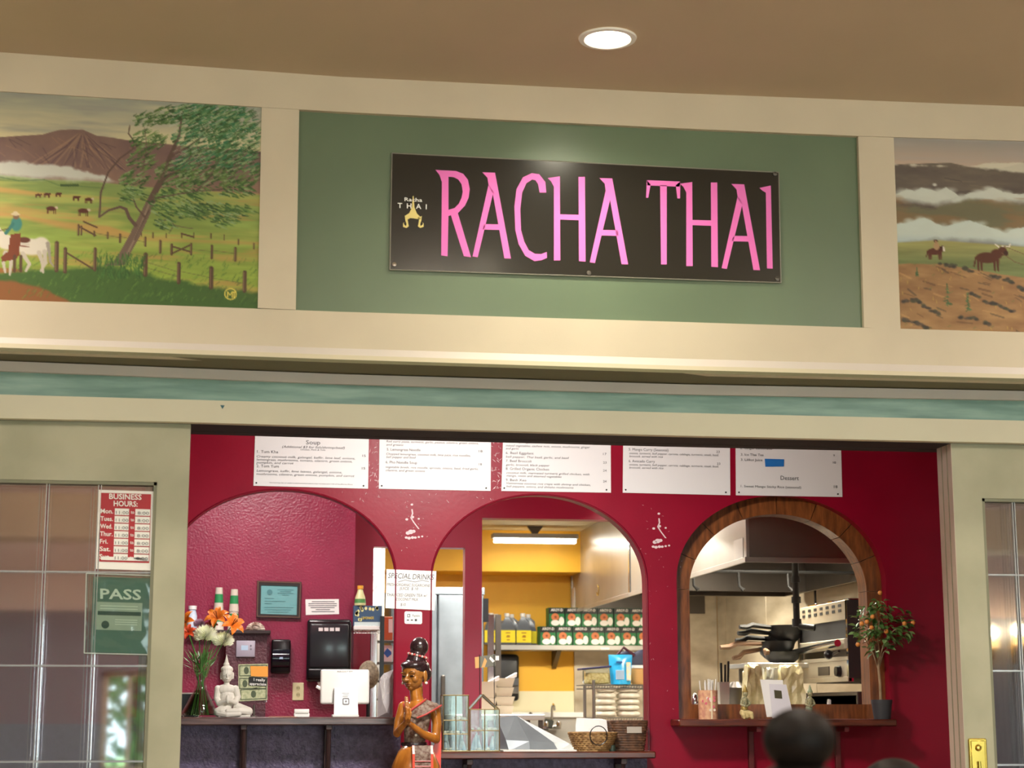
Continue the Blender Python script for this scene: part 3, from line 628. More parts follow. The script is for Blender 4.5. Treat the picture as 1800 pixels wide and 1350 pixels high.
# ---- sliding doors
def door(name, xl, xr, Yf, glass_l, glass_r, gtop, tops, mun, horiz, lead=True):
    """xl/xr: X of the leaf's sides, glass_l/r: X, z from floor; Yf front face"""
    zt = 2.13; T = .04
    m = MB(); m.box(xl, glass_l, Yf, Yf+T, 0, tops); m.box(glass_r, xr, Yf, Yf+T, 0, tops); m.box(glass_l, glass_r, Yf, Yf+T, gtop, tops); m.box(glass_l, glass_r, Yf, Yf+T, 0, .25)
    d = struct(name, m, M_door)
    m = MB(); b = .012
    for a in ((glass_l, glass_l+b, .25, gtop), (glass_r-b, glass_r, .25, gtop), (glass_l, glass_r, gtop-b, gtop), (glass_l, glass_r, .25, .25+b)): m.box(a[0], a[1], Yf+.004, Yf+T-.004, a[2], a[3])
    part('glazing_bead', m, mat('bead_paint', '807f68', .5), d, None)
    xs_ = [glass_l+b]+mun+[glass_r-b]; zs_ = [.25+b]+horiz+[gtop-b]
    for i in range(len(xs_)-1):
        for j in range(len(zs_)-1):
            p = part('pane', MB().box(xs_[i]+.004, xs_[i+1]-.004, Yf+.018, Yf+.022, zs_[j]+.004, zs_[j+1]-.004), M_glass, d, None)
    for x in mun:
        for e in (-.0045, .0045): part('muntin', MB().box(x+e-.002, x+e+.002, Yf+.012, Yf+.028, .262, gtop-b), M_munt, d, None)
    for z in horiz: part('muntin', MB().box(glass_l+b, glass_r-b, Yf+.014, Yf+.026, z-.003, z+.003), M_munt, d, None)
    return d
M_munt = mat('silvery_glass_bar', 'b9bcc0', .18, .5)
YD = .235
s1 = sc(YD); gR = P(267, 1100, YD).x; dR = P(325, 1050, YD).x; gt = P(150, 845, YD).z; tp = P(200, 735, YD).z
hz = [P(150, y, YD).z for y in (1339, 1170, 1005)]; hz = [hz[0]-2*(hz[1]-hz[0]), hz[0]-(hz[1]-hz[0])]+hz
hz = [z for z in hz if z > .35]
mun = [P(x, 1100, YD).x for x in (165, 72, -22, -118, -212)]
dl_ = door('door_1', P(-430, 1100, YD).x, dR, YD, P(-318, 1100, YD).x, gR, gt, tp, mun[::-1], hz)
dl_['label'] = 'olive-grey sliding door leaf left of the opening, with gridded glass'
d2 = door('door_2', P(-420, 1100, YD).x, dR-.03, YD+.06, P(-318, 1100, YD).x-.01, gR-.035, gt, tp, [x-.03 for x in mun[::-1]], hz)
d2['label'] = 'second sliding leaf stacked behind the left one'
eL = P(1684, 1050, YD).x; gL = P(1737, 1100, YD).x; gt2 = P(1740, 876, YD).z; tp2 = P(1740, 778, YD).z
W_ = dR-P(-430, 1100, YD).x; gw = gR-P(-318, 1100, YD).x
munr = [gL+gw*k/6-.003 for k in range(1, 6)]; munr[0] = P(1795, 1100, YD).x
z0 = [P(1760, y, YD).z for y in (1345, 1179, 1010)]; hz2 = [z for z in [z0[0]-2*(z0[1]-z0[0]), z0[0]-(z0[1]-z0[0])]+z0 if z > .35]
for k in range(3):
    dd = door('door_%d' % (3+k), eL+.0*k, eL+W_, YD+.052*k, gL, gL+gw, gt2, tp2, munr, hz2)
    dd['label'] = ['olive-grey sliding door leaf right of the opening, with a brass plate', 'middle leaf of the stack right of the opening', 'rearmost leaf of the stack right of the opening'][k]
    m = MB().box(eL-.0015, eL, YD+.052*k, YD+.052*k+.04, 0, tp2); part('door_edge', m, mat('pinkish_door_edge', 'cbb9ab', .45), dd, None)
    if k == 0: d3 = dd
# brass lock plate
B = At(YD, 1717, 1325); zz = lambda x, y, d=0: P(x, y, YD)+Vector((0, d, 0))
a, b_ = P(1701, 1298, YD), P(1733, 1298, YD); zc = a.z
bp = part('lock_plate', MB().box(a.x, b_.x, YD-.006, YD, zc-.19, zc, .004), M_brass, d3, None, label='brass lock plate with a raised border')
m = MB().box(a.x+.008, b_.x-.008, YD-.009, YD-.004, zc-.182, zc-.008, .003); m.lathe([(0, .014), (.008, .013), (.012, .006), (.013, 0)], (a.x/2+b_.x/2, YD-.008, zc-.035), 16, Matrix.Rotation(math.radians(90), 3, 'X')); m.tube([(a.x/2+b_.x/2, YD-.014, zc-.085), (a.x/2+b_.x/2, YD-.014, zc-.12)], .006, 10)
part('lock_detail', m, M_brass, bp)
# ---- notices in the left door glass
BH = At(YD+.012, 220, 930); t = thing('hours_sign', 'red and white business hours sign taped inside the left door glass', 'sign', BH.loc)
M_signred = mat('sign_red', 'b01828', .35)
cr = lambda x, y: (173+(x-0)*1.0+(y-862)*-.022, y+.02*(x))   # slight lean
def bq(x0, y0, x1, y1): return [(173+x-(y-862)*.03, y+.03*x) for x, y in ((x0, y0), (x1, y0), (x1, y1), (x0, y1))]
part('sign_card', MB().flat(BH, bq(0, 861, 97, 1000), 0, .002), M_paper, t, None)
m = MB(); m.flat(BH, bq(5, 866, 93, 987), -.001); part('red_field', m, M_signred, t, None)
m = MB(); m.flat(BH, bq(4, 989, 92, 997), -.0015); m.flat(BH, bq(5, 987, 93, 988), -.0012)
m = MB().text('BUSINESS', BH, 192, 249, 877, 9.5, .03, -.003, offset=.02).text('HOURS:', BH, 200, 242, 889.5, 9.5, .03, -.003, offset=.02)
days = ['Mon.', 'Tues.', 'Wed.', 'Thur.', 'Fri.', 'Sat.', 'Sun.']
for i, d_ in enumerate(days):
    y = 902+i*13.3; w_ = [22, 22, 21, 22, 14, 19, 20][i]; m.text(d_, BH, 177-i*.35, 177-i*.35+w_, y, 8, .03, -.003, offset=.015)
    m.flat(BH, bq(30, y-9.2, 55, y+2.2), -.0025); m.flat(BH, bq(66, y-9.2, 92, y+2.2), -.0025); m.text('to', BH, 230-i*.3, 236-i*.3, y+1, 6, .03, -.003, offset=.01)
m.flat(BH, bq(8, 978, 90, 984), -.0025); part('lettering', m, M_paper, t, None, label='white words and hour boxes', kind='stuff')
m = MB()
for i in range(7):
    y = 903.5+i*13.3; m.text('11:00', BH, 204-i*.35, 226-i*.35, y, 5.5, .03, -.0035); m.text('8:00', BH, 242-i*.35, 262-i*.35, y+1, 5.5, .03, -.0035)
part('hours', m, M_ink, t, None, label='grey stick-on hour numerals', kind='stuff')
PS = At(YD+.010, 210, 1080); t = thing('pass_placard', 'green PASS placard in a crinkled clear sleeve on the left door glass', 'placard', PS.loc)
def pq(x0, y0, x1, y1): return [(x-(y-1010)*.035, y+.03*(x-150)) for x, y in ((x0, y0), (x1, y0), (x1, y1), (x0, y1))]
M_pgreen = mat('dark_green_card', '4c6c62', .6); part('card', MB().flat(PS, pq(164, 1013, 264, 1146), .003, .001), M_pgreen, t, None)
part('notice_paper', MB().flat(PS, pq(172, 1057, 252, 1106), .002), mat('grey_green_paper', '9aa79b', .7), t, None)
m = MB().text('PASS', PS, 176, 248, 1052, 18, .03, .001, offset=.02)
for y in (1063, 1068, 1087, 1091, 1095): m.flat(PS, pq(205 if y > 1080 else 178, y, 244, y+1.2), .0015)
part('lettering', m, mat('pale_print', 'ccd6cc', .6), t, None, label='white word PASS')
m = MB(); m.flat(PS, pq(174, 1073, 250, 1080), .0015); m.disc(PS, 185, 1098, 7, 7, .0015); part('print', m, mat('dark_green_print', '2f4840', .6), t, None)
# sleeve with crinkles
m = MB(); nx, ny = 14, 18; g = []
for j in range(ny+1):
    for i in range(nx+1):
        u, v = i/nx, j/ny; x = 152+116*u; y = 1008+142*v; e = 0 if i in (0, nx) or j in (0, ny) else random.uniform(-.004, .001)
        g.append(m.bm.verts.new(PS(x-(y-1010)*.035, y+.03*(x-150), e-.002)))
for j in range(ny):
    for i in range(nx): a = j*(nx+1)+i; m.bm.faces.new((g[a], g[a+1], g[a+nx+2], g[a+nx+1]))
part('clear_sleeve', m, M_plast, t, 80)
m = MB()
for q in ([(152,1008),(268,1012)],[(268,1012),(263,1151)],[(263,1151),(148,1148)],[(148,1148),(152,1008)]): m.tube([PS(x, y, -.003) for x, y in q], .0018, 5)
part('sleeve_edge', m, mat('frosted_plastic_edge', 'b9c4c0', .3), t)
# ================================================================ shells
m = MB().box(-9, 14, -13.5, 10.2, -.1, 0); struct('floor', m, M_floor)
M_hallw = mat('hall_wall_paint', 'e0d4d2', .7)
M_halld = mat('hall_dark_panelling', '7c8794', .5)
# hall behind the camera: rear wall with windows, side walls
YR = -11.0
def mir(px, py, D): v = P(px, py, D+.5); return Vector((v.x, -D, v.z))    # where the door glass mirrors that pixel from
wx = [mir(178, 1250, -YR-.0).x, mir(268, 1250, -YR).x]; 
wins = [(-8, -6), (-5.6, -3.4), (wx[0], wx[1]+.02), (.2, 2.4), (2.6, 4.8), (5, 7.2)]
WZ0, WZ1, WZ2 = .55, mir(220, 1180, -YR).z, 2.05
wt = lambda a: WZ1 if abs(a-wx[0]) < .01 else WZ2
m = MB(); x = -9
for a, b in wins: m.box(x, a, YR-.2, YR, 0, 2.1); m.box(a, b, YR-.2, YR, 0, WZ0); m.box(a, b, YR-.2, YR, wt(a), 2.1); x = b
m.box(x, 14, YR-.2, YR, 0, 2.1); rw = struct('wall_back', m, M_halld)
struct('wall_back.001', MB().box(-9, 14, YR-.2, YR, 2.1, CEIL+.1), M_hallw)
m = MB(); m.box(-9, 14, -8.1, -7.7, 2.5, 2.74); m.box(-9, 14, -8.14, -8.1, 2.5, 2.86); m.box(-9, 14, -7.7, -7.66, 2.5, 2.86); struct('trim_13', m, M_beige, label='added unseen cross beam of the hall with its lamp trough')
for i, (a, b) in enumerate(wins):
    f = MB()
    W1 = wt(a)
    for q in ((a, a+.05, WZ0, W1), (b-.05, b, WZ0, W1), (a, b, WZ0, WZ0+.05), (a, b, W1-.05, W1), ((a+b)/2-.02, (a+b)/2+.02, WZ0, W1)): f.box(q[0], q[1], YR-.15, YR-.08, q[2], q[3])
    wn = struct('window_%d' % (i+10), f, M_beige); part('pane', MB().box(a+.05, b-.05, YR-.12, YR-.115, WZ0+.05, W1-.05), M_clear, wn, None)
struct('wall_left', MB().box(-9.2, -9, YR, 10, 0, CEIL+.1), M_hallw); struct('wall_right', MB().box(14, 14.2, YR, 10, 0, CEIL+.1), M_hallw)
# garden outside the hall windows
struct('lawn', MB().box(-20, 25, -40, YR-.2, -.15, -.05), mat('garden_grass', '6f9450', .9, var=.2, vscale=3))
M_leafg = mat('sunlit_leaves', '8fc060', .6, vary2='4f8a3a', vscale=6)
NT = ['first', 'second', 'third', 'fourth', 'fifth']; nt_ = 0
def shrub(x, y, z, r, n):
    global nt_; nt_ += 1
    t = thing('tree', NT[nt_-1]+' leafy garden tree outside the hall windows, counted from the mirrored one', 'tree', (x, y, -.05), 'garden trees')
    part('trunk', MB().tube([(0,0,0), (.05,0,z*.6), (0,.05,z)], [.12, .09, .05], 8), mat('bark', '5c4a3a', .8), t)
    m = MB()
    for k in range(n):
        a = Vector((random.gauss(0, 1), random.gauss(0, 1), random.gauss(0, .8))).normalized()*r*random.random()**.4+Vector((0, 0, z)); u = Vector((random.uniform(-1,1), random.uniform(-1,1), random.uniform(-1,1))).normalized()*.11; v = u.orthogonal().normalized()*.05
        m.quad(a-u, a+v, a+u, a-v)
    part('foliage', m, M_leafg, t, None, kind='stuff')
for x, y in ((wx[0]+.1, -14.6), (-3.8, -16.5), (-7.2, -15.2), (2.8, -16.2), (6.4, -15.6)): shrub(x, y, 1.7, 1.3, 1300)
# wall lamps at the back of the hall, mirrored by the right-hand glass
M_shade = mat('lamp_shade_glow', 'ffd98a', .6, emit=2.2)
for k, (px, py) in enumerate(((1746, 1129), (1792, 1124))):
    v = mir(px, py, -YR-.12)
    t = thing('wall_lamp', ['left', 'right'][k]+' of the two brass wall lamps mirrored in the right-hand door glass', 'wall lamp', (v.x, YR, v.z), 'wall lamps')
    part('shade', MB().lathe([(.075, -.055), (.055, .055)], (0, .12, 0), 20, capb=False, capt=False), M_shade, t)
    part('arm', MB().tube([(0, 0, -.17), (0, .12, -.17), (0, .12, -.05)], .01, 8), M_brass, t); part('back_plate', MB().box(-.04, .04, 0, .02, -.25, -.05, .01), M_brass, t)
    l = bpy.data.lights.new('wall_lamp_bulb', 'POINT'); l.energy = 6; l.color = (1, .75, .45); l.shadow_soft_size = .04; lo = bpy.data.objects.new('wall_lamp_bulb', l); COL.objects.link(lo); lo.location = (v.x, YR+.12, v.z+.1)
# ---- service area shell
struct('ceiling.001', MB().box(-9, 14, .47, Y3B, SCEIL, SCEIL+.1), mat('service_ceiling', 'cfc4b0', .8))
struct('roof', MB().box(-9.2, 14.2, YR-.2, 10.4, CEIL+.12, CEIL+.3), M_halld)  # unseen slab added to keep sky light from leaking indoors
struct('wall_back.002', MB().box(-9.2, 14.2, 10.2, 10.4, 0, CEIL+.2), M_halld)  # unseen wall added to shut out sky light behind the kitchen
# ================================================================ the arched red wall
TH = .14
def zat(py, Y=Y2, px=900): return P(px, py, Y).z
class Arch: pass
def arch(pl, pr, apx, apy, spy, sill, Y=Y2):
    a = Arch(); a.x0 = P(pl, 1000, Y).x; a.x1 = P(pr, 1000, Y).x; a.zs = P(apx, spy, Y).z; a.za = P(apx, apy, Y).z; a.zb = P(apx, sill, Y).z
    a.c = (a.x0+a.x1)/2; a.a = (a.x1-a.x0)/2; a.b = a.za-a.zs
    a.z = lambda x: a.zs+a.b*math.sqrt(max(0, 1-((x-a.c)/a.a)**2)); return a
A1 = arch(291, 697, 494, 859, 1011, 1262); A2 = arch(757, 1138, 940, 868, 1020, 1322); A3 = arch(1189, 1556, 1372, 871, 1021, 1264)
def arched_wall(X0, X1, ya, yb, ztop, arches, n=40):
    m = MB(); xs = [X0]
    for a in arches:
        xs += [a.c-a.a*math.cos(math.pi*i/n) for i in range(n+1)]
    xs.append(X1)
    for i in range(len(xs)-1):
        l, r = xs[i], xs[i+1]; mid = (l+r)/2; a = next((q for q in arches if q.x0-1e-6 < mid < q.x1+1e-6), None)
        if a is None: m.box(l, r, ya, yb, 0, ztop); continue
        m.box(l, r, ya, yb, 0, a.zb)
        zl, zr = a.z(l), a.z(r)
        m.prism([(l, ya, zl), (r, ya, zr), (r, ya, ztop), (l, ya, ztop)], (0, yb-ya, 0))
    return m
XW0, XW1 = -3.2, P(1900, 1000, Y2).x+2.5
m = arched_wall(XW0, XW1, Y2, Y2+TH, SCEIL, [A1, A2, A3])
bmesh.ops.remove_doubles(m.bm, verts=m.bm.verts, dist=1e-5)
dead = [f for f in m.bm.faces if abs(f.normal.x) > .99 and not any(abs(f.calc_center_median().x-q) < 1e-3 for a in (A1, A2, A3) for q in (a.x0, a.x1))]
struct('wall_arched', m, M_red, label='glossy red wall with three arched openings')
# rounded bead on the arch edges
def bead(a, name):
    n = 40; m = MB(); pts = [(a.x0+.004, Y2+.002, a.zb)]+[(a.c-(a.a-.004)*math.cos(math.pi*i/n), Y2+.002, a.zs+(a.b-.004)*math.sin(math.pi*i/n)) for i in range(n+1)]+[(a.x1-.004, Y2+.002, a.zb)]
    m.tube(pts, .007, 6); struct(name, m, mat('dark_edge_red', '7c1228', .3), smooth=60)
bead(A1, 'trim_14'); bead(A2, 'trim_15')
# purple stippled dado under the counters
dz1 = P(500, 1272, Y2).z; dz2 = P(950, 1332, Y2).z
m = MB(); m.box(XW0, P(704, 1300, Y2).x, Y2-.012, Y2, 0, dz1); m.box(P(704, 1300, Y2).x, P(1136, 1300, Y2).x, Y2-.012, Y2, 0, dz2)
struct('baseboard_dado', m, M_purple, label='purple stippled lower wall under the counters')
# chips and patches in the red paint
WA = At(Y2, 900, 950)
m = MB(); rs = random.Random(5)
def chips(n, x0, x1, y0, y1, s0, s1):
    for k in range(n):
        x = rs.uniform(x0, x1); y = rs.uniform(y0, y1); a = rs.uniform(0, 6.28); l = rs.uniform(s0, s1); w_ = rs.uniform(.3, .7)
        dx, dy = math.cos(a)*l, math.sin(a)*l; m.flat(WA, [(x-dx, y-dy), (x+dy*.2*w_, y-dx*.2*w_), (x+dx, y+dy), (x-dy*.25*w_, y+dx*.25*w_)], -.0015)
chips(34, 649, 665, 768, 858, 1, 5); chips(40, 864, 881, 775, 860, 1, 5); chips(30, 600, 880, 864, 884, 1, 4); chips(30, 690, 770, 880, 990, .5, 2.2); chips(16, 1110, 1200, 880, 1010, .5, 2.2); chips(14, 1140, 1185, 1010, 1260, .4, 2.5)
def blossom(cx, cy, sg):
    for dx, dy, r in ((0,-40,2.4),(-9,-14,2.6),(12,-15,2),(1,-18,3),(-2,8,5),(-7,10,4),(3,7,3.5),(-10,18,2.6),(-5,19,3.2),(1,18,3),(6,18,2.6),(12,17,2.2),(18,16,2)):
        m.disc(WA, cx+dx, cy+dy, r, r*.8, -.0015, 9)
    pts = [(0,-32),(1,-24),(-2,-17),(3,-9),(9,-1),(12,3)] 
    for i in range(len(pts)-1):
        (xa, ya), (xb, yb) = pts[i], pts[i+1]; xa *= sg; xb *= sg
        m.flat(WA, [(cx+xa-1, cy+ya), (cx+xa+1.4, cy+ya), (cx+xb+1.4, cy+yb), (cx+xb-1, cy+yb)], -.0015)
blossom(724, 927, 1); blossom(1158, 943, 1)
o = struct('wall_arched.001', m, mat('chipped_white_plaster', 'dfc4c8', .7), loc=WA.loc, label='white chips and two blossom-shaped scars in the red paint'); o['kind'] = 'stuff'
# ---- wood lining of the right-hand arch
YW0, YW1 = Y2+.07, Y2+.21
fx = lambda px, py: P(px, py, YW0)
ic = fx(1367, 1030); ia = (fx(1522, 1000).x-fx(1211, 1000).x)/2; icx = (fx(1522, 1000).x+fx(1211, 1000).x)/2; izs = fx(1367, 1038).z; iza = fx(1370, 904).z; ib = iza-izs
izb = fx(1370, 1238).z; W_F = .11
wf = bpy.data.objects.new('arch_lining', None); 
nseg = 8; wfo = None
def seg_mesh(t0, t1):
    m = MB(); k = 6; ring = []
    for i in range(k+1):
        t = t0+(t1-t0)*i/k; c_, s_ = -math.cos(t), math.sin(t)
        ring.append([(icx+ia*c_, izs+ib*s_), (icx+(ia+W_F)*c_, izs+(ib+W_F)*s_)])
    for i in range(k):
        (a, b), (c_, d) = ring[i], ring[i+1]
        m.prism([(a[0], YW0, a[1]), (c_[0], YW0, c_[1]), (d[0], YW0, d[1]), (b[0], YW0, b[1])], (0, YW1-YW0, 0))
    return m
ms = [MB().box(icx-ia-W_F, icx-ia, YW0, YW1, izb-.12, izs-.001), MB().box(icx+ia, icx+ia+W_F, YW0, YW1, izb-.12, izs-.001), MB().box(icx-ia, icx+ia, YW0, YW1, izb-.12, izb)]
root = bpy.data.objects.new('window_5', None); COL.objects.link(root); root['kind'] = 'structure'; root['label'] = 'orange-brown wood lining of the right-hand arch'
for q in ms: part('jamb_board', q, M_wood, root, None)
for i in range(nseg): part('arch_board', seg_mesh(math.pi*i/nseg+.004, math.pi*(i+1)/nseg-.004), M_wood, root, None)
# ---- counters and sill
def slab(name, label, pl, pr, pt, pb, Y, yb, mt, bev=.006):
    a = P(pl, pt, Y); b = P(pr, pt, Y); c_ = P((pl+pr)/2, pt, Y); d = P((pl+pr)/2, pb, Y)
    o = solo(name, MB().box(a.x, b.x, Y, yb, d.z, c_.z, bev), mt, label, 'counter', group=None); return o, c_.z
ctA, ZA = slab('counter_top', 'dark wood counter under the left arch, carrying the statue, vase and till', 200, 699, 1261, 1275, Y2-.22, Y2+.34, M_woodc)
ctB, ZB = slab('counter_top', 'lower wood counter under the middle arch', 742, 1153, 1321.5, 1334, Y2-.22, Y2+.34, M_woodr)
ctC, ZC = slab('window_shelf', 'red-brown wood shelf under the wood-lined arch', 1194, 1577, 1264.5, 1277, Y2-.2, Y2+.07, M_woodr)
tag(ctC, ctC['label'], 'shelf')
M_brk = mat('dark_bracket_wood', '3a2626', .45)
def bracket(px, z, label, grp='counter brackets'):
    x = P(px, 1300, Y2).x
    m = MB(); m.box(-.016, .016, -.2, -.012, -.03, 0, .003); m.box(-.018, .018, -.05, -.012, -.42, -.03, .003); m.tube([(0, -.18, -.02), (0, -.13, -.16), (0, -.04, -.34)], .012, 8)
    solo('bracket', m, M_brk, label, 'bracket', (x, Y2, z))
bracket(428, dz1, 'dark wooden bracket under the left counter, below the dollar tip box'); bracket(575, dz1, 'dark wooden bracket under the left counter, below the till')
bracket(818, dz2, 'wooden bracket under the lower counter, below the glass houses'); bracket(1083, dz2, 'wooden bracket under the lower counter, below the woven baskets')
x = P(1318, 1300, Y2).x; solo('bracket', MB().box(-.014, .014, -.03, 0, -.6, 0, .002).box(-.012, .012, -.18, 0, -.025, 0), mat('dull_red_metal', '5e1a1c', .5), 'reddish flat bracket below the wood-lined arch shelf', 'bracket', (x, Y2, ZC-.04))
x = P(1470, 1300, Y2).x; solo('bracket', MB().box(-.014, .014, -.03, 0, -.6, 0, .002).box(-.012, .012, -.18, 0, -.025, 0), mat('dull_red_metal', '5e1a1c', .5), 'reddish flat bracket of the arch shelf, under its plant end', 'bracket', (x, Y2, ZC-.04))
# ================================================================ partitions and kitchen shell
XA1 = P(622, 1100, Y3).x
struct('wall_counter_back', MB().box(XW0, XA1, Y3, Y3+.42, 0, SCEIL), M_redst, label='stippled wine-red wall behind the left arch')
b = lambda px, py=1100: P(px, py, Y3B).x
zo1 = P(740, 962, Y3B).z; zo2 = P(950, 912, Y3B).z; XP = 2.62
T2 = .12
m = MB(); m.box(XA1-.05, b(655), Y3B, Y3B+T2, 0, SCEIL); m.box(b(655), b(817), Y3B, Y3B+T2, zo1, SCEIL); m.box(b(817), b(847), Y3B, Y3B+T2, 0, SCEIL); m.box(b(847), XP, Y3B, Y3B+T2, zo2, SCEIL)
struct('wall_kitchen_front', m, mat('red_partition_paint', '960f33', .35, bump=.05, bscale=40), label='red partition with two doorways into the kitchen')
XK = 4.3
struct('wall_kitchen_back', MB().box(-2, XK+.3, YK, YK+.1, P(950, 1215, YK).z, KCEIL+.3), M_yel, label='yellow kitchen wall')
struct('wall_kitchen_back.001', MB().box(-2, XK+.3, YK-.004, YK+.1, 0, P(950, 1215, YK).z), M_cream, label='cream lower kitchen wall')
struct('wall_kitchen_left', MB().box(-2.1, -2, Y3B, YK+.1, 0, SCEIL), M_yel)
struct('wall_kitchen_right', MB().box(XK+.03, XK+.2, Y2+TH, YK+.1, 0, SCEIL), M_dsteel)
struct('ceiling.002', MB().box(-2, XK+.2, Y3B+T2, YK+.1, KCEIL, KCEIL+.08), M_creamc)
struct('ceiling.003', MB().box(XP, XK+.2, Y2+TH, Y3B+T2, KCEIL, KCEIL+.08), M_creamc)
zsf = P(930, 1005, YK-.48).z
struct('trim_16', MB().box(-2, P(1020, 980, YK-.6).x+.4, YK-.48, YK, zsf, KCEIL), M_yel, label='yellow boxed soffit along the kitchen wall')
# steel panels on the right kitchen wall, and the steel strip on the back wall
sp = bpy.data.objects.new('wall_cladding', None); COL.objects.link(sp); sp['kind'] = 'structure'; sp['label'] = 'stainless steel panels behind the cooking line'
ys = [Y2+.25]+[PX(px, 1100, XK).y for px in (1433, 1348, 1276)]+[YK-.02]
ys = sorted(ys)
for i in range(len(ys)-1): part('steel_panel', MB().box(XK-.002, XK+.03, ys[i]+.006, ys[i+1]-.006, .2, 2.45, .002), M_steelw, sp, None)
part('steel_panel', MB().box(2.95, XK-.003, YK-.02, YK-.006, .9, 2.45, .002), M_steelw, sp, None)
# hood
hp = P(1312, 985, Y2+.82); XH, YH0, ZH = hp.x, hp.y, hp.z
yj = PX(1109, 1040, XH).y; XH1 = XK-.12; yb_ = P(1375, 1042, 0).y
DB = (ZH-EYE.z)/((1249-1042)/F/math.cos(PITCH)); yhb = min(EYE.y+DB, yj)
hd = thing('extractor_hood', 'long stainless extractor hood with a dark front, over the cooking line', 'extractor hood', (XH, YH0, ZH))
H_ = KCEIL-ZH
part('side_panel', MB().box(0, .02, 0, yj-YH0, 0, H_, .002), M_steel, hd, None, label='pale brushed steel side')
part('front_panel', MB().box(.02, XH1-XH, 0, .02, 0, H_, .002), M_hoodf, hd, None, label='dark brown-grey front')
part('side_panel', MB().box(XH1-XH-.02, XH1-XH, .02, yj-YH0, 0, H_, .002), M_dsteel, hd, None); part('back_panel', MB().box(.02, XH1-XH-.02, yhb-YH0-.02, yhb-YH0, 0, H_, .002), M_dsteel, hd, None)
m = MB(); m.box(-.006, XH1-XH+.006, -.012, .0, -.012, .02, .002); m.box(-.012, 0, -.012, yj-YH0, -.012, .02, .002); part('bottom_rail', m, M_steel, hd, None)
fb = MB(); fm = bpy.data.meshes.new('f')
for k in range(16):
    x = .18+k*.065
    part('filter_baffle', MB().box(x, x+.045, .22, .75, .0, .012, M=Matrix.Translation((0, 0, .12)) @ Matrix.Rotation(math.radians(14), 4, 'X')), M_steel, hd, None)
part('inner_top', MB().box(.03, XH1-XH-.03, .03, yhb-YH0-.03, .36, .38), M_dsteel, hd, None)
part('notice', MB().box(-.003, -.0005, .06, .26, .015, .14), mat('hood_sticker', 'cfc8bc', .5), hd, None, label='faded paper notice')
h2 = thing('extractor_hood', 'rear stainless hood standing against the yellow wall', 'extractor hood', (XH, yj+.02, ZH))
L2 = YK-yj-.04
part('side_panel', MB().box(0, .02, .02, L2, 0, H_, .002), M_steel, h2, None); part('end_rail', MB().box(-.008, .02, 0, .03, 0, H_, .002), M_chrome, h2, None); part('end_rail', MB().box(-.008, .02, L2-.04, L2, 0, H_, .002), M_steel, h2, None)
part('front_panel', MB().box(.02, XH1-XH, 0, .02, 0, H_, .002), M_dsteel, h2, None); part('back_panel', MB().box(.02, XH1-XH, L2-.02, L2, 0, H_, .002), M_dsteel, h2, None); part('bottom_rail', MB().box(-.012, 0, 0, L2, -.012, .02, .002), M_steel, h2, None)
part('ring_pull', MB().tube([(-.006, L2*.5+.04*math.cos(a*.5), .12+.045*math.sin(a*.5)) for a in range(3, 13)], .004, 6), M_brass, h2)
part('price_card', MB().box(-.004, -.001, L2-.18, L2-.05, -.01, .22), M_paper, h2, None, label='white card')
# fluorescent fixture
fa, fz = P(865, 952, YK-.85), P(1015, 952, YK-.85)
t = thing('fluorescent_light', 'long glowing fluorescent tube light under the kitchen ceiling', 'ceiling light', ((fa.x+fz.x)/2, YK-.85, KCEIL))
L_ = (fz.x-fa.x)/2; zt_ = fa.z-KCEIL
part('housing', MB().box(-L_, L_, -.06, .06, zt_+.03, zt_+.07, .004), mat('grey_enamel', 'a09c92', .4), t, None)
M_tube = mat('tube_glow', 'fffdf2', .5, emit=9)
for s_ in (-1, 1): part('tube', MB().tube([(s_*.01, s_*.025, zt_+.012), (s_*(L_-.02), s_*.025, zt_+.012)] if False else [(-L_+.02, s_*.03, zt_+.012), (L_-.02, s_*.03, zt_+.012)], .02, 12), M_tube, t)
part('hanger', MB().prism([(-.07, -.02, 0), (.07, -.02, 0), (.02, -.02, zt_+.07), (-.02, -.02, zt_+.07)], (0, .04, 0)), M_dsteel, t, None)
# ================================================================ menus on the arched wall
def menu(cs, label, lines, top, name='menu_board'):
    """cs: photo corners tl,tr,br,bl ; lines: (text, x0, x1, baseline, cap, shear)"""
    A = At(Y2-.004, (cs[0][0]+cs[1][0])/2, cs[3][1]); t = thing(name, label, 'menu board', A.loc, 'menu boards above the arches')
    up = 60
    part('board', MB().flat(A, [(cs[0][0]+1.5, cs[0][1]-up), (cs[1][0]+.6, cs[1][1]-up), cs[2], cs[3]], 0, .004), M_menu, t, None)
    m = MB()
    for q in lines: m.text(q[0], A, q[1], q[2], q[3], q[4], .022, -.002, q[5] if len(q) > 5 else .25, 0)
    part('lettering', m, M_ink if top else M_inkd, t, None, kind='stuff')
    for x, y in ((cs[3][0]+5, cs[3][1]-5), (cs[2][0]-8, cs[2][1]-5)): part('pin', MB().disc(A, x, y, 1.5, 1.5, -.003, 10, .003), M_blackm, t, None)
    return t, A
M_menu = mat('menu_card', 'e6e3e5', .5)
